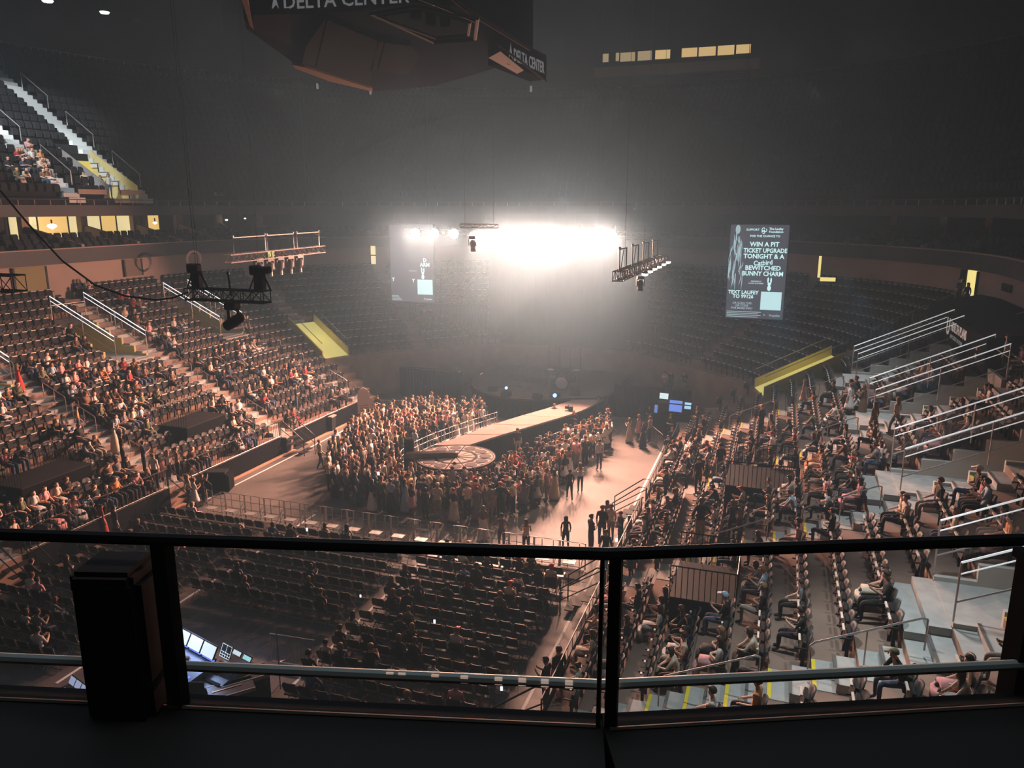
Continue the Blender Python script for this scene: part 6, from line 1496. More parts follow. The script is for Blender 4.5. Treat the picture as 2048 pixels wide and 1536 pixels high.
def grow(P_, sub, female=False):
    J, E = body_graph(P_); names = list(J)
    me = bpy.data.meshes.new('body'); me.from_pydata([J[n] for n in names], [(names.index(a), names.index(b)) for a, b, _ in E], [])
    o = bpy.data.objects.new('body', me); C.objects.link(o)
    sk = o.modifiers.new('s', 'SKIN'); sk.use_smooth_shade = True
    for i, n in enumerate(names):
        r_ = RAD[n.split('_')[0]]
        if n.startswith('sh') and female: r_ *= 0.85
        if n in ('chest', 'upper', 'waist'): r_ *= 0.9 if female else 1.0
        me.skin_vertices[0].data[i].radius = (r_, r_)
        me.skin_vertices[0].data[i].use_root = (n == 'pelvis')
    if sub: ss = o.modifiers.new('b', 'SUBSURF'); ss.levels = sub; ss.render_levels = sub
    dg = bpy.context.evaluated_depsgraph_get(); dg.update(); out = bpy.data.meshes.new_from_object(o.evaluated_get(dg)); bpy.data.objects.remove(o)
    # pull the trunk into an oval section (wider than deep)
    co = np.array([v.co for v in out.vertices])
    zp, zn = J['pelvis'], J['neck']
    for i in range(len(co)):
        v = Vector(co[i]); best = None; bd = 9
        for a, b, k in E[:3]:
            A_, B_ = J[a], J[b]; t = max(0, min(1, (v - A_).dot(B_ - A_) / (B_ - A_).length_squared)); d_ = (v - A_.lerp(B_, t)).length
            if d_ < bd: bd = d_; c_ = A_.lerp(B_, t)
        if bd < 0.17 and abs(v.x) < 0.19:
            co[i][1] = c_.y + (v.y - c_.y) * 0.76; co[i][0] *= 1.08
    out.vertices.foreach_set('co', co.ravel())
    # which piece of clothing each face belongs to
    idx = []; order = {'s': 0, 't': 1, 'l': 2, 'f': 3}
    for p in out.polygons:
        v = Vector(np.mean([co[j] for j in p.vertices], axis=0)); bd = 9; kk = 't'
        for a, b, k in E:
            A_, B_ = J[a], J[b]; ab = B_ - A_; t = max(0, min(1, (v - A_).dot(ab) / max(1e-9, ab.length_squared)))
            rr = RAD[a.split('_')[0]] * (1 - t) + RAD[b.split('_')[0]] * t; d_ = (v - A_.lerp(B_, t)).length / rr
            if d_ < bd: bd = d_; kk = k
        idx.append(order[kk])
    verts = [tuple(c) for c in co]; faces = [tuple(p.vertices) for p in out.polygons]
    mb = MB(); mb.v = verts; mb.f = faces; mb.m = idx
    # face and fingers
    h = (J['crown'] + J['chin']) / 2; mb.mi = 0
    mb.add([h + Vector((-.014, -.082, -.02)), h + Vector((.014, -.082, -.02)), h + Vector((0, -.112, -.022)), h + Vector((0, -.085, .03))], [(0, 1, 2), (0, 2, 3), (1, 3, 2)])
    for sx in (-1, 1): mb.add([h + Vector((sx * .082, .0, -.02)), h + Vector((sx * .1, .02, .015)), h + Vector((sx * .082, .02, .02))], [(0, 1, 2), (2, 1, 0)])
    if sub:
        mb.mi = 4
        for sx in (-1, 1): c_ = h + Vector((sx * .032, -.088, .02)); mb.add([c_ + Vector((-.012, 0, -.006)), c_ + Vector((.012, 0, -.006)), c_ + Vector((.012, 0, .006)), c_ + Vector((-.012, 0, .006))], [(0, 1, 2, 3)])
        c_ = h + Vector((0, -.086, -.052)); mb.add([c_ + Vector((-.022, 0, -.004)), c_ + Vector((.022, 0, -.004)), c_ + Vector((.018, 0, .004)), c_ + Vector((-.018, 0, .004))], [(0, 1, 2, 3)])
        mb.mi = 0
        for s_, sg in (('_L', 1), ('_R', -1)):
            ha, wr = J['ha' + s_], J['wr' + s_]; d_ = (ha - wr).normalized(); side_ = d_.cross(Vector((0, 1, 0) if abs(d_.z) > .6 else (0, 0, 1))).normalized()
            for q, (off, ln) in enumerate(((-.021, .052), (-.007, .060), (.007, .057), (.021, .045))):
                a_ = ha + side_ * off; mb.tube([a_, a_ + d_ * ln * .55, a_ + d_ * ln * .95 + Vector((0, .0, -.012))], [.0085, .008, .006], 4)
            mb.tube([ha - d_ * .03 + side_ * .02 * sg, ha + side_ * .045 * sg + d_ * .01], [.010, .007], 4)
    return mb, J
def hair_mb(J, kind):
    mb = MB(); h = (J['crown'] + J['chin']) / 2; c = h + Vector((0, .012, .022)); n = 12; rings = []
    for k in range(6):
        a = math.pi / 2 * (1 - k / 5); z = math.sin(a) * .098 ; r_ = max(.004, math.cos(a) * .100); rings.append((r_, z))
    rings = rings[::1]
    vs = []
    low = {'short': -.045, 'bun': -.045, 'long': -.30, 'mid': -.15, 'cap': -.01}[kind]
    prof = [(r_, z) for r_, z in rings]
    ks = [(.100, -.01), (.098, low * .4), (.095 if kind != 'long' else .105, low * .75), (.06 if kind in ('short', 'bun', 'cap') else .085, low)]
    prof += ks
    for r_, z in prof:
        for j in range(n):
            a = 2 * math.pi * j / n; x, y = r_ * math.cos(a), r_ * 1.08 * math.sin(a)
            if z < 0.045 and y < -0.01:       # open at the face
                y = -0.01 + (y + .01) * max(0.0, min(1.0, (z + 0.0) / 0.045))
            vs.append(c + Vector((x, y, z)))
    fs = [(i * n + j, i * n + (j + 1) % n, (i + 1) * n + (j + 1) % n, (i + 1) * n + j) for i in range(len(prof) - 1) for j in range(n)] + [tuple((len(prof) - 1) * n + j for j in range(n))]
    mb.add(vs, fs)
    if kind == 'bun': mb.lathe([(.01, -.045), (.04, -.02), (.045, .01), (.03, .04), (.005, .05)], c + Vector((0, .07, .08)), 8)
    if kind == 'cap': mb.add([c + Vector(q) for q in ((-.07, -.08, .03), (.07, -.08, .03), (.055, -.19, .015), (-.055, -.19, .015), (-.07, -.08, .045), (.07, -.08, .045), (.055, -.19, .025), (-.055, -.19, .025))], [(0, 3, 2, 1), (4, 5, 6, 7), (2, 3, 7, 6), (1, 2, 6, 5), (0, 4, 7, 3)])
    return mb
def skirt_mb(J, long_):
    mb = MB(); p = J['waist']; z1 = .12 if long_ else .52
    prof = [(.135, p.z), (.165, p.z - .15), (.20, p.z - .32), (.27 if long_ else .25, z1 + .1), (.30 if long_ else .26, z1)]
    n = 14; vs = []
    for r_, z in prof:
        for j in range(n): a = 2 * math.pi * j / n; rr = r_ * (1 + (.05 * (j % 2) if z < p.z - .2 else 0)); vs.append((rr * math.cos(a), p.y + rr * .85 * math.sin(a), z))
    mb.add(vs, [(i * n + j, i * n + (j + 1) % n, (i + 1) * n + (j + 1) % n, (i + 1) * n + j) for i in range(4) for j in range(n)] + [tuple(4 * n + j for j in range(n))]); return mb
def lap_skirt_mb(J):
    mb = MB(); rows_ = [(-.02, .60, .17, .10), (-.22, .60, .19, .11), (-.42, .58, .21, .11), (-.53, .44, .22, .09), (-.52, .22, .24, .10)]; n = 10; vs = []
    for y, z, rx, rz_ in rows_:
        for j in range(n): a = 2 * math.pi * j / n; vs.append((rx * math.cos(a), y, z - .03 + rz_ * math.sin(a)) if y > -.5 else (rx * math.cos(a), y + .06 + rz_ * math.sin(a), z))
    mb.add(vs, [(i * n + j, i * n + (j + 1) % n, (i + 1) * n + (j + 1) % n, (i + 1) * n + j) for i in range(4) for j in range(n)] + [tuple(4 * n + j for j in range(n))]); return mb
VAR = {}
BODYM = [M_SKIN, M_TOP, M_LEG, M_SHOE, M_EYE]
def get_body(pz, fem, sub):
    key = ('b', pz, fem, sub)
    if key not in VAR:
        mb, J = grow(POSES[pz], sub, fem); me = None
        if sub: me = mb.mesh('body', BODYM); me.polygons.foreach_set('use_smooth', [m < 4 for m in mb.m])
        VAR[key] = (mb, J, me)
    return VAR[key]
def get_acc(pz, fem, kind, what):
    key = (what, pz, fem, kind)
    if key not in VAR:
        J = get_body(pz, fem, 0)[1]
        mb = hair_mb(J, kind) if what == 'hair' else (lap_skirt_mb(J) if pz in SITP else skirt_mb(J, kind == 'long'))
        me = mb.mesh(what, M_HAIR if what == 'hair' else M_TOP); me.polygons.foreach_set('use_smooth', [True] * len(me.polygons)); VAR[key] = (mb, None, me)
    return VAR[key]
SITP = ('lap', 'lean', 'sit_phone', 'sit_crossed', 'sit_turned')
STP = ('idle', 'arms_crossed', 'phone', 'hips', 'walk', 'raised')
PEOPLE = []
rp = random.Random(11)
def add_person(x, y, z, yaw, pz, where, top=None, hair=None, hk=None, skirt=None, fem=None, group=None, s_=None, must=False):
    fem = rp.random() < 0.68 if fem is None else fem
    top = top or rp.choice(TOPW); hc = rp.choice(range(len(HAIRS))) if hair is None else hair
    hk = hk or (rp.choice(['long', 'long', 'long', 'mid', 'bun']) if fem else rp.choice(['short', 'short', 'short', 'cap']))
    if skirt is None: skirt = rp.choice([None, None, 'short', 'long']) if fem else None
    if skirt == 'none': skirt = None
    s_ = s_ or (rp.uniform(.90, .99) if fem else rp.uniform(.98, 1.07))
    PEOPLE.append(dict(x=x, y=y, z=z, yaw=yaw, pz=pz, where=where, top=top, hc=hc, hk=hk, skirt=skirt, fem=fem, group=group or where, s=s_, must=must))
    return PEOPLE[-1]
HW_ = ['dark', 'brown', 'black', 'blonde', 'dark brown']
def face_to(x, y, tx, ty): return math.atan2(ty - y, tx - x) + math.pi / 2

# --- the pit crowd
def inside(poly, x, y):
    c = False; n = len(poly)
    for i in range(n):
        x0, y0 = poly[i]; x1, y1 = poly[(i + 1) % n]
        if (y0 > y) != (y1 > y) and x < (x1 - x0) * (y - y0) / (y1 - y0) + x0: c = not c
    return c
PIT_F = [(-23.6, 38.5), (-23.0, 35.5), (-21.6, 32.4), (-19.6, 30.6), (-16, 29.8), (-12.6, 30.2), (-10.8, 31.6), (-9.6, 34.0), (-9.9, 38.0), (-9.2, 40.5), (-8.8, 44.0), (-9.7, 46.6), (-10.3, 44.6), (-11.2, 42), (-12.1, 39.4), (-12.3, 37.5), (-12.7, 35.6), (-13.2, 33.6), (-15.1, 32.1), (-17.0, 33.0), (-18.5, 34.5)]
PIT_L = [(-23.8, 38.5), (-18.7, 34.6), (-19.3, 36.3), (-19.0, 38.8), (-18.4, 41.2), (-17.6, 43.6), (-17.0, 45.2), (-18.4, 46.6), (-22.6, 46.4), (-23.8, 43.5), (-24.4, 41.0)]
pts_ = []
for poly, dn in ((PIT_F, 0.46), (PIT_L, 0.45)):
    tries = 0
    while tries < 9000:
        tries += 1; x, y = rp.uniform(-25, -8), rp.uniform(29, 47)
        if not inside(poly, x, y): continue
        if poly is PIT_F and x < -20.8 and rp.random() < 0.75: continue
        if poly is PIT_F and y < 30.6 and rp.random() < 0.5: continue
        if all((x - a) ** 2 + (y - b_) ** 2 > dn ** 2 for a, b_ in pts_): pts_.append((x, y))
def pit_where(x, y):
    if x < -18.5 and y > 36: return 'left of the catwalk'
    if x > -13 and y > 36.5: return 'right of the catwalk'
    if x < -18: return 'left of the round thrust'
    if x > -12: return 'right of the round thrust'
    return 'before the round thrust'
for x, y in pts_:
    w_ = pit_where(x, y); tgt = (DC[0], DC[1]) if 'round' in w_ else (-15, 50)
    add_person(x, y, 0, face_to(x, y, *tgt) + rp.uniform(-.7, .7), rp.choice(['idle', 'idle', 'arms_crossed', 'phone', 'phone', 'hips', 'raised' if rp.random() < .3 else 'idle']), f'in the pit crowd {w_}', group=f'pit crowd {w_}')
# --- people standing apart, by where their feet are in the picture
def stander(px, py, label, pz='idle', look=None, z=0.0, stand=False, **kw):
    if stand:
        h_ = hit_stand(px, py, 0.1)
        if h_ is None: return
        p_ = Vector(h_); side = 1 if p_.x > XC else -1; u = abs(p_.x - XC) - HW; i = max(0, min(17, int(u / ROW))); p_.z = tread(i)
    else: p_ = on_z(px, py, z)
    lk = look or (-15, 48)
    q = add_person(p_.x, p_.y, p_.z, face_to(p_.x, p_.y, *lk), pz, 'x', must=True, **kw); q['label'] = label; q['group'] = None
for a in (
    (967, 1080, 'woman in a dark strappy dress standing alone before the pit crowd', 'idle', dict(top='brown', fem=True, hk='long', skirt='long', hair=3)),
    (1131, 1102, 'person in a dark jacket walking behind the barricade on the open floor', 'walk', dict(top='black', fem=True, skirt='none', hk='long')),
    (1181, 1112, 'broad person all in black standing at the end of the barricade', 'arms_crossed', dict(top='black', fem=False, skirt='none', hk='short', look=(-5, 30), s_=1.08)),
    (1203, 1092, 'tall person in a dark coat standing with a group beside the right stand', 'idle', dict(top='black', fem=False, skirt='none', hk='short', s_=1.08, look=(-6, 40))),
    (1221, 1082, 'person in a pale shirt among the group by the right white line', 'idle', dict(top='cream', fem=False, skirt='none', hk='short', look=(-8, 26))),
    (1213, 1066, 'person with brown hair behind the dark-coated one at the right line', 'idle', dict(top='grey', fem=True, skirt='none', hk='mid')),
    (1240, 1098, 'person in black facing the group near the short barrier', 'phone', dict(top='black', fem=False, skirt='none', hk='cap', look=(-8, 28))),
    (1256, 1102, 'person in dark clothes leaning beside the right stand skirt', 'idle', dict(top='black', fem=True, skirt='none', hk='mid', look=(-8, 30))),
    (1210, 1142, 'person walking down the aisle right of the chair blocks', 'walk', dict(top='black', fem=False, skirt='none', hk='short', look=(-8, 10))),
    (1116, 1405, 'broad dark guard standing at the foot of the nearest portable steps', 'idle', dict(top='black', fem=False, skirt='none', hk='short', look=(-20, 30), s_=1.06)),
    (1092, 1425, 'dark figure standing in front of the guard at the bottom edge', 'phone', dict(top='black', fem=False, skirt='none', hk='short', look=(-16, 20))),
    (1052, 1112, 'person in a beige coat leaning on the barricade from behind', 'phone', dict(top='cream', fem=True, skirt='none', hk='long')),
    (1003, 1100, 'person with outstretched arms sitting on the barricade', 'hips', dict(top='grey', fem=True, hk='bun', skirt='none')),
    (641, 938, 'man in a tan shirt walking alone left of the pit crowd', 'walk', dict(top='cream', fem=False, skirt='none', hk='cap')),
    (700, 902, 'guard in black with hands on hips left of the pit', 'hips', dict(top='black', fem=False, skirt='none', hk='short', look=(-20, 30))),
    (748, 872, 'guard in black standing with legs apart by the far crowd barrier', 'idle', dict(top='black', fem=False, skirt='none', hk='short')),
    (765, 872, 'person in an orange top crouched forward beside the far barrier guard', 'phone', dict(top='orange', fem=True, skirt='none', hk='bun')),
    (757, 842, 'bald guard leaning on the far left crowd barrier', 'phone', dict(top='black', fem=False, skirt='none', hk='short', hair=0, look=(-22, 30))),
    (734, 826, 'guard in a white cap standing at the far end of the left stand', 'arms_crossed', dict(top='black', fem=False, skirt='none', hk='cap', look=(-22, 30))),
    (1124, 936, 'man in a pale patterned shirt and red trousers right of the pit crowd', 'idle', dict(top='cream', fem=False, skirt='none', hk='short')),
    (1198, 940, 'man in a white shirt and wide black trousers standing right of the crowd', 'idle', dict(top='white', fem=False, skirt='none', hk='short')),
    (1160, 985, 'girl in a pale top and black shorts at the right edge of the crowd', 'arms_crossed', dict(top='white', fem=True, hk='long', skirt='none', s_=.92)),
    (1139, 1000, 'person in dark clothes walking at the lower right of the crowd', 'walk', dict(top='black', fem=True, hk='bun', skirt='none')),
    (1108, 1000, 'person in a long pale skirt at the lower right of the crowd', 'idle', dict(top='cream', fem=True, hk='long', skirt='long')),
    (1258, 885, 'woman in a long cream skirt standing near the far right barrier', 'phone', dict(top='cream', fem=True, hk='long', skirt='long', hair=3)),
    (1276, 880, 'person in a pink skirt beside the far right barrier', 'idle', dict(top='pink', fem=True, hk='long', skirt='short')),
    (1285, 896, 'person in a long navy dress standing with back turned, far right', 'idle', dict(top='navy', fem=True, hk='long', skirt='long')),
    (1298, 886, 'person in a cream shirt and dark trousers at the far right barrier', 'idle', dict(top='cream', fem=False, skirt='none', hk='short')),
    (1297, 862, 'guard in black standing behind the far right barrier', 'arms_crossed', dict(top='black', fem=False, skirt='none', hk='short', look=(-12, 30))),
    (1339, 885, 'guard in black with folded hands by the far right floor corner', 'arms_crossed', dict(top='black', fem=False, skirt='none', hk='short', look=(-12, 30))),
    (1334, 930, 'person in black carrying a white bag along the right stand', 'walk', dict(top='black', fem=False, skirt='none', hk='short', look=(-6, 20))),
    (1342, 910, 'person in black walking behind the one with the white bag', 'walk', dict(top='black', fem=True, skirt='none', hk='mid', look=(-6, 20))),
    (1392, 872, 'guard with folded hands on the lowest rows of the right stand', 'arms_crossed', dict(top='black', fem=False, skirt='none', hk='short', look=(-15, 40), stand=True)),
    (1035, 912, 'lone guard in black between the catwalk and the crowd', 'idle', dict(top='black', fem=False, skirt='none', hk='short', look=(-11, 36))),
    (1108, 862, 'white-haired man in black by the catwalk', 'idle', dict(top='black', fem=False, skirt='none', hk='short', hair=3, look=(-11, 36))),
    (1196, 842, 'person in a dark shirt standing at the far end of the catwalk', 'idle', dict(top='black', fem=False, skirt='none', hk='short', look=(-10, 30))),
    (910, 985, 'person with a camera close before the round thrust', 'phone', dict(top='black', fem=True, hk='bun', skirt='none')),
    (380, 1015, 'person in a cream coat walking by the end of the barricade row', 'walk', dict(top='cream', fem=True, hk='long', skirt='none', look=(-22, 40))),
    (392, 1022, 'person in a pale dress bending beside the left end of the barricade', 'phone', dict(top='white', fem=True, hk='bun', skirt='short')),
    (408, 1008, 'person raising an arm at the left end of the barricade row', 'raised', dict(top='black', fem=True, hk='long', skirt='none')),
    (312, 975, 'man in a white shirt and blue jeans standing on the left stand rows', 'idle', dict(top='white', fem=False, skirt='none', hk='short', stand=True, look=(-30, 50))),
    (326, 962, 'girl in a pink dress standing beside the man in the white shirt', 'idle', dict(top='pink', fem=True, hk='long', skirt='short', s_=.8, stand=True)),
    (340, 958, 'woman in a white top and dark trousers on the left stand steps', 'idle', dict(top='white', fem=True, hk='long', skirt='none', stand=True)),
    (358, 965, 'person in a brown top standing at the front of the left stand', 'hips', dict(top='brown', fem=False, hk='short', skirt='none', stand=True)),
    (290, 945, 'dark-clothed person bending on the left stand rows', 'phone', dict(top='navy', fem=False, hk='short', skirt='none', stand=True)),
    (248, 935, 'person in black standing in the left stand aisle', 'idle', dict(top='black', fem=False, hk='short', skirt='none', stand=True)),
    (232, 905, 'woman in a long pale skirt standing in the left stand aisle', 'raised', dict(top='white', fem=True, hk='long', skirt='long', stand=True)),
    (42, 788, 'woman in a white top and red skirt at the far left portal', 'raised', dict(top='red', fem=True, hk='long', skirt='long', stand=True)),
    (160, 872, 'person in an orange top climbing the left stand aisle', 'walk', dict(top='orange', fem=True, hk='short', skirt='none', stand=True)),
    (210, 1080, 'person in a dark red robe standing below the front of the left stand', 'idle', dict(top='dark red', fem=True, hk='bun', skirt='long')),
    (236, 1088, 'large dark figure standing beside the white post by the left stand', 'idle', dict(top='black', fem=False, hk='short', skirt='none')),
    (575, 782, 'tall dark usher standing in the left stand rows', 'idle', dict(top='black', fem=False, hk='short', skirt='none', stand=True)),
    (594, 820, 'usher in black with folded arms in the left stand, nearer one', 'arms_crossed', dict(top='black', fem=False, hk='short', skirt='none', stand=True)),
    (623, 815, 'usher in black with pale hair in the left stand, farther one', 'arms_crossed', dict(top='black', fem=False, hk='short', hair=3, skirt='none', stand=True)),
    (497, 672, 'attendant in black standing at the middle left portal', 'idle', dict(top='black', fem=False, hk='short', skirt='none', stand=True)),
    (1395, 985, 'person in black standing with back turned in the right stand', 'idle', dict(top='black', fem=False, hk='short', skirt='none', stand=True)),
    (1438, 960, 'bald man in black standing in the lower right stand', 'idle', dict(top='black', fem=False, hk='short', skirt='none', stand=True)),
    (1398, 1092, 'large man in black standing in the lower right stand aisle', 'hips', dict(top='black', fem=False, hk='short', skirt='none', stand=True, s_=1.08)),
    (1462, 1078, 'pale-haired person in navy standing by the right stand stairs', 'phone', dict(top='navy', fem=True, hk='mid', hair=3, skirt='none', stand=True)),
    (1520, 878, 'person in a red cap and striped shirt standing in the right stand', 'idle', dict(top='black', fem=False, hk='cap', skirt='none', stand=True)),
    (1538, 885, 'woman in a wide white dress in the right stand aisle', 'raised', dict(top='white', fem=True, hk='long', skirt='long', stand=True)),
    (1605, 818, 'woman in a pale skirt standing on the right stand steps', 'idle', dict(top='cream', fem=True, hk='long', skirt='short', stand=True)),
    (1696, 838, 'woman in a white dress standing in the right stand', 'idle', dict(top='white', fem=True, hk='bun', skirt='short', stand=True)),
    (1724, 830, 'woman with long red-brown hair and a striped pale skirt, right stand', 'phone', dict(top='brown', fem=True, hk='long', hair=1, skirt='long', stand=True)),
    (1745, 868, 'person in a brown dress standing in the middle of the right stand', 'idle', dict(top='brown', fem=True, hk='long', skirt='long', stand=True)),
    (1790, 860, 'person in pale overalls walking to the second portal', 'walk', dict(top='cream', fem=True, hk='long', hair=3, skirt='none', stand=True)),
    (2005, 752, 'person in a white shirt standing at the far right portal', 'idle', dict(top='white', fem=True, hk='long', skirt='none', stand=True))):
    px, py, lb, pz, kw = a; stander(px, py, lb, pz, **kw)
# silhouettes in the yellow doorway and the upper portal
for px, py, X_, zz, lb, tp in ((1938, 588, None, None, 'dark figure standing in the bright yellow doorway', 'black'), (1922, 590, None, None, 'dim figure standing just left of the yellow doorway', 'navy'),
                           (170, 377, XC - HW - UP_U - 1.5, UP_Z, 'woman in a pale dress at the upper left portal', 'cream'), (189, 377, XC - HW - UP_U - 1.5, UP_Z, 'man in a navy shirt at the upper left portal', 'navy'),
                           (203, 377, XC - HW - UP_U - 1.5, UP_Z, 'person in dark clothes at the upper left portal', 'black'), (219, 377, XC - HW - UP_U - 1.5, UP_Z, 'person in a white shirt at the upper left portal', 'white')):
    p_ = on_x(px, py, X_) if X_ else on_u(px, 560, U_BACK - 0.6)[0]
    q = add_person(p_.x, p_.y, zz if zz is not None else tread(17), face_to(p_.x, p_.y, -16, 30), 'idle', 'x', top=tp, must=True); q['label'] = lb; q['group'] = None; q['skirt'] = None
# stage crew
for px, py, z, lb in ((1328, 792, 1.3, 'person in a pale shirt at the glowing side desk'), (1340, 788, 1.3, 'technician in black behind the laptop of the side desk'), (1367, 790, 1.3, 'technician standing right behind the side desk'), (1147, 872, 0.0, 'camera operator in black standing behind the tripod camera by the catwalk')):
    p_ = on_z(px, py, z); q = add_person(p_.x, p_.y, z, face_to(p_.x, p_.y, -12, 30), 'phone', 'x', top='pink' if px == 1328 else 'black', must=False); q['label'] = lb; q['group'] = None; q['skirt'] = None
q = on_z(382, 1395, 0); p_ = add_person(q.x, q.y, 0.02, 0.2, 'sit_phone', 'x', top='pale blue', fem=False, hk='short', skirt='none', must=True); p_['label'] = 'person in a lavender top seated with back turned at the mixing position'; p_['group'] = None
p_['yaw'] = math.pi - 0.3

# --- seated people in the stands
LEFT_S = [(118, 563), (128, 567), (185, 593), (245, 595), (262, 592), (240, 628), (252, 628), (281, 620), (288, 618), (275, 650), (285, 650), (292, 657), (346, 650), (362, 648), (333, 685), (342, 685), (354, 700), (375, 722), (198, 680), (210, 680), (62, 730), (76, 722), (104, 715), (112, 735), (122, 735), (108, 755), (118, 752), (145, 745), (158, 740), (127, 768), (140, 763), (155, 760), (168, 760), (182, 755), (195, 755), (228, 765), (240, 755), (255, 755), (262, 752), (270, 752), (282, 745), (328, 750), (350, 765), (165, 790), (178, 795), (150, 800), (192, 805), (205, 805), (212, 800), (222, 800), (232, 790), (242, 790), (255, 790), (262, 800), (5, 800), (22, 800), (38, 800), (20, 835), (118, 855), (135, 850), (215, 835), (205, 848), (255, 840), (275, 850), (282, 845), (170, 885), (180, 888), (196, 898), (30, 935), (60, 985), (95, 1000), (105, 1002), (155, 1005), (165, 1000), (200, 1000), (215, 1000), (228, 992), (240, 985), (250, 985), (262, 980), (272, 975), (285, 968),
          (480, 695), (492, 695), (505, 692), (515, 690), (430, 710), (442, 707), (478, 722), (500, 737), (430, 742), (442, 740), (432, 757), (443, 757), (520, 747), (530, 744), (525, 780), (534, 780), (542, 777), (551, 772), (502, 787), (512, 787), (500, 797), (585, 742), (596, 738), (602, 747), (610, 744), (580, 759), (590, 762), (600, 762), (430, 812), (440, 807), (465, 822), (478, 817), (470, 852), (480, 862), (493, 857), (502, 852), (470, 877), (480, 882), (568, 832), (582, 827), (680, 805), (694, 802), (380, 915), (392, 905), (20, 960), (40, 955), (55, 1010), (20, 1040), (70, 1050), (100, 1080), (130, 1110), (25, 1080), (15, 1020), (145, 1035), (120, 1040)]
RIGHT_S = [(1625, 802), (1665, 787), (1640, 845), (1700, 792), (1722, 777), (1712, 807), (1705, 862), (1530, 872), (1575, 860), (1582, 880), (1565, 887), (1522, 897), (1545, 902), (1490, 892), (1385, 892), (1395, 882), (1415, 902), (1410, 917), (1480, 912), (1490, 922), (1505, 932), (1540, 922), (1550, 942), (1622, 927), (1615, 947), (1640, 892), (1690, 907), (1700, 942), (1685, 957), (1725, 932), (1740, 922), (1745, 962), (1735, 967), (1770, 872), (1830, 847), (1850, 877), (1860, 880), (1880, 872), (1892, 857), (1905, 832), (1960, 802), (1970, 805), (1792, 972), (1872, 902), (1866, 942), (1880, 937), (1960, 892), (2012, 750), (2030, 732), (2044, 737), (1975, 702), (1960, 712), (1990, 692), (2030, 662), (2040, 657), (1850, 747), (1860, 742), (1850, 777), (1822, 790), (1840, 767), (1815, 772),
           (1825, 1012), (1830, 1035), (1985, 992), (2000, 1000), (1950, 1062), (1980, 1062), (1935, 1058), (1540, 1082), (1440, 1042), (1480, 1052), (1620, 1052), (1632, 1046), (1520, 1182), (1520, 1165), (1622, 1192), (1755, 1202), (1742, 1196), (1580, 1262), (1990, 1322), (1375, 1292), (1500, 1222), (1405, 1342), (1472, 1342), (1532, 1342), (1555, 1010), (1570, 1000), (1590, 1010), (1500, 1000), (1520, 990), (1480, 985), (1660, 1000), (1640, 985), (1585, 965), (1605, 975), (1780, 800), (1795, 790), (1765, 810), (1400, 1240), (1420, 1300), (1345, 1300), (1935, 1385), (1330, 1380), (1390, 1390)]
def sit_at(q, top=None, **kw):
    side, i, x, y, z, rz, tg = ALLSEATS[q]; OCC[q] = 1
    sec = seat_section(side, y, tg).replace('between the ', 'between ').replace(' stairs', ' stairs')
    a = add_person(x, y, z, rz + rp.uniform(-.2, .2), rp.choice(SITP), f'in the {ORD[i]} row of the {SIDE_NAME[side]} stand, {seat_section(side, y, tg)}', top=top, group=f'spectators in the {ORD[i]} row, {SIDE_NAME[side]} stand, {seat_section(side, y, tg)}', **kw)
    a['seat'] = (side, i, tg); return a
for L_ in (LEFT_S, RIGHT_S):
    for px, py in L_:
        h_ = hit_stand(px, py)
        if h_ is None: continue
        q = nearest_seat(h_)
        if q is not None: sit_at(q)
        if rp.random() < 0.08:
            q = nearest_seat((h_[0], h_[1] + rp.choice([-.6, .6]), h_[2]))
            if q is not None: sit_at(q)
for q, s__ in enumerate(ALLSEATS):           # fill the front rows of the right stand, and scatter elsewhere
    side, i, x, y, z, rz, tg = s__
    if q in OCC or q in REM or tg != 's': continue
    if side == 1: pr_ = {0: .52, 1: .40, 2: .12, 3: .06, 4: .07}.get(i, 0.02 if y > 26 else 0.01) * (1 if y < 43 else .3)
    else: pr_ = (0.12 if i < 3 else 0.05) if y < 26 else 0.008
    if rp.random() < pr_ and y > 13: sit_at(q)
# upper deck group at the far left
for k in range(16):
    px, py = rp.uniform(8, 95), rp.uniform(330, 382); j = rp.randint(1, 4); X_ = XC - HW - UP_U - UP_ROW * j - 0.4; p_ = on_x(px, py, X_)
    add_person(X_, p_.y, UP_Z + UP_RISE * j, math.pi / 2 + math.pi, rp.choice(SITP), 'in the upper deck at the far left', group='spectators in the upper deck')
    PEOPLE[-1]['yaw'] = face(-1, 0)
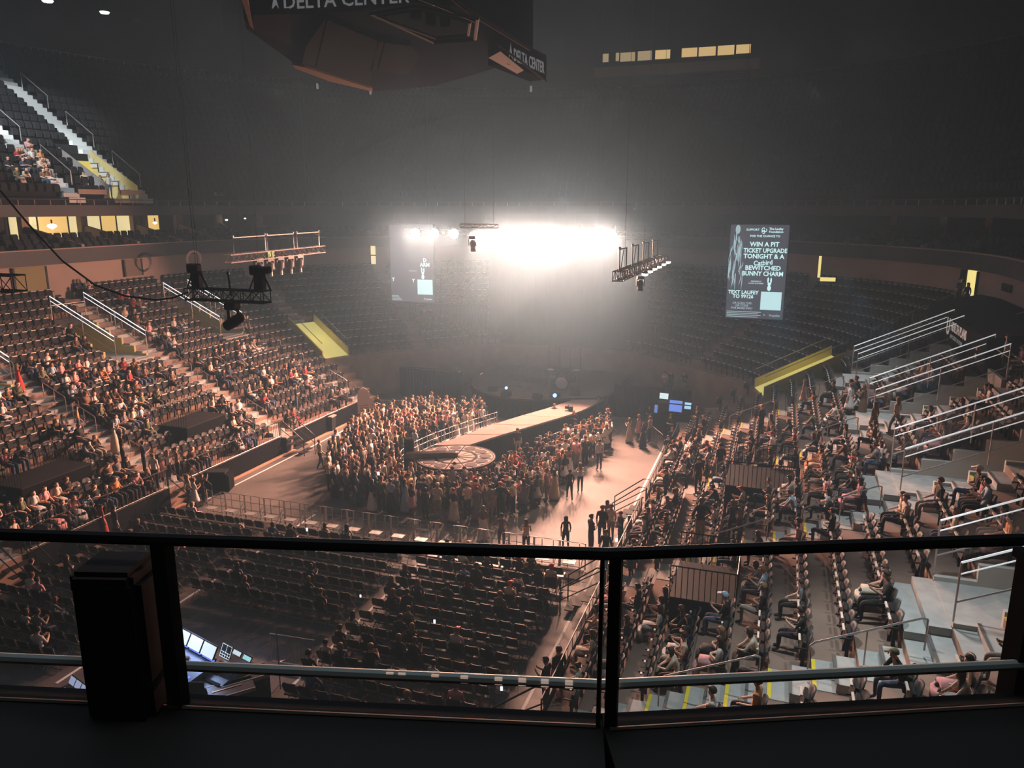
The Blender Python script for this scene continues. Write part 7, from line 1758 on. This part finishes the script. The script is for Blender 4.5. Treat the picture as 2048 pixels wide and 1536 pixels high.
# --- floor chairs
for i, c_ in enumerate(CHAIRS):
    x, y, nm, r_, k, n = c_
    pr_ = {'left': .07 if y > 20 else .16, 'middle': .11, 'right': .34}[nm]
    if rp.random() < pr_ * (1.5 if r_ < 2 else 1):
        CH_OCC.add(i)
        add_person(x, y - 0.03, 0.0, math.pi + rp.uniform(-.25, .25), rp.choice(SITP), f'on a folding chair in the {nm} floor block, {ORD[min(r_, 16)]} row', group=f'people on chairs of the {nm} floor block, {ORD[min(r_, 16)]} row')
def build_people():
    vis = [p for p in PEOPLE if in_view((p['x'], p['y'], p['z'] + 0.8), 10) and project((p['x'], p['y'], p['z'] + 1.0))[1] < 1425]
    vis.sort(key=lambda p: (dist2px((p['x'], p['y'], p['z'] + 0.8)) - (100 if p['must'] else 0)))
    seen_ = set(); own = vis[:300]; ids = set(id(p) for p in own)
    for p in own:
        bm_, J, me = get_body(p['pz'], p['fem'], 1)
        o = bpy.data.objects.new('person', me); C.objects.link(o)
        o.location = (p['x'], p['y'], p['z']); o.rotation_euler = (0, 0, p['yaw']); o.scale = (p['s'],) * 3
        col = TOPS[p['top']]; o.color = (*col, 1)
        h = bpy.data.objects.new('hair' if p['hk'] != 'cap' else 'cap', get_acc(p['pz'], p['fem'], p['hk'], 'hair')[2]); C.objects.link(h); h.parent = o; h.color = (*(HAIRS[p['hc']] if p['hk'] != 'cap' else rp.choice(list(TOPS.values()))), 1)
        if p['skirt']:
            s_ = bpy.data.objects.new('skirt', get_acc(p['pz'], p['fem'], p['skirt'], 'skirt')[2]); C.objects.link(s_); s_.parent = o; s_.color = o.color if rp.random() < .6 else (*rp.choice([TOPS['white'], TOPS['cream'], TOPS['black'], TOPS['pink']]), 1)
        if 'label' in p: lab = p['label']
        else:
            hd = {'long': f'long {HW_[p["hc"]]} hair', 'mid': f'{HW_[p["hc"]]} bob', 'bun': f'{HW_[p["hc"]]} bun', 'short': f'short {HW_[p["hc"]]} hair', 'cap': 'a cap'}[p['hk']]
            lab = f'person in {p["top"]} with {hd} {p["where"]}'.replace('between the ', 'between ').replace('before the nearest stairs', 'near end').replace('of the right stand', 'right stand').replace('of the left stand', 'left stand').replace('in the pit crowd', 'in the pit').replace('on a folding chair in the', 'seated in').replace(' floor block', ' chair block')
            w__ = lab.split()
            if len(w__) > 16: lab = ' '.join(w__[:16])
        if lab in seen_ and len(lab.split()) < 15:
            lab += {'lap': ' sitting upright'}.get('', '') + {'lean': ', leaning forward', 'sit_phone': ', hands raised', 'sit_crossed': ', legs crossed', 'sit_turned': ', arm out', 'lap': ', sitting upright', 'phone': ', hands raised', 'hips': ', elbows out', 'raised': ', arm raised', 'arms_crossed': ', arms folded'}.get(p['pz'], ', arms down')
        seen_.add(lab)
        tag(o, lab, 'person', p['group'])
    # everybody else, joined: too many to count
    V = []; F = []; Cc = []; nb_ = 0
    for p in PEOPLE:
        if id(p) in ids or p['y'] < 10: continue
        bmx, J, _ = get_body(p['pz'], p['fem'], 0)
        cols = [SKINS[rp.randrange(5)], TOPS[p['top']], rp.choice(LEGS), (0.03, 0.03, 0.03), (0.01, 0.01, 0.01)]
        sets = [(bmx, None)]; sets.append((get_acc(p['pz'], p['fem'], p['hk'], 'hair')[0], HAIRS[p['hc']]))
        if p['skirt']: sets.append((get_acc(p['pz'], p['fem'], p['skirt'], 'skirt')[0], cols[1] if rp.random() < .6 else TOPS['white']))
        c, s_ = math.cos(p['yaw']) * p['s'], math.sin(p['yaw']) * p['s']
        for mbx, cc in sets:
            a = np.array([tuple(v) for v in mbx.v]); V.append(np.stack([a[:, 0] * c - a[:, 1] * s_ + p['x'], a[:, 0] * s_ + a[:, 1] * c + p['y'], a[:, 2] * p['s'] + p['z']], 1))
            F += [tuple(q + nb_ for q in f) for f in mbx.f]; nb_ += len(a)
            for f, m in zip(mbx.f, mbx.m): Cc += [(*(cc or cols[m]), 1.0)] * len(f)
    V = np.concatenate(V); me = bpy.data.meshes.new('crowd'); me.from_pydata(V.tolist(), [], F)
    ca = me.color_attributes.new('Col', 'FLOAT_COLOR', 'CORNER'); ca.data.foreach_set('color', np.array(Cc, dtype=np.float32).ravel())
    me.materials.append(M_CROWD); me.polygons.foreach_set('use_smooth', [True] * len(me.polygons)); me.update()
    o = bpy.data.objects.new('distant_crowd', me); C.objects.link(o); tag(o, 'remaining small figures of the audience, standing in the pit and seated far off', 'crowd', kind='stuff')
    print('PEOPLE', len(PEOPLE), 'own', len(own), 'faces in crowd', len(F))
build_people()
# glowing telephones held up in the audience
for k, (px, py, z, s_, es, lab) in enumerate(((757, 947, 1.7, 0.06, 14, 'dazzling phone light among the pit crowd left of the round thrust'), (955, 949, 1.6, 0.05, 3, 'small lit phone screen at the front of the pit right of the thrust'),
        (869, 1243, 1.1, 0.05, 1.6, 'lit phone screen held up in the right chair block'), (721, 1192, 0.9, 0.035, 4, 'tiny blue-white phone light in the middle chair block'), (1233, 1080, 1.3, 0.05, 10, 'bright phone light held by the group at the end of the barricade'),
        (614, 1059, 1.0, 0.05, 3, 'lit phone screen near the front of the chair blocks'), (911, 1108, 1.1, 0.04, 5, 'bright phone light just below the foreground rail'), (1003, 1377, 1.0, 0.05, 1.6, 'lit phone screen near the bottom edge of the right chair block'))):
    q = on_z(px, py, z); t = empty('mobile_phone', q, 0.3, lab, 'phone')
    MB().b2(-s_ * .8, s_ * .8, 0, 0.012, -s_ * 1.5, s_ * 1.5).build('case', M_BLK, t)
    MB().b2(-s_ * .7, s_ * .7, -0.006, 0.0, -s_ * 1.35, s_ * 1.35).build('screen', mat(f'phone_glow{es}', (0.2, 0.2, 0.2), emit=(0.75, 0.9, 1.0), es=es), t)
build_chairs()
build_seats()
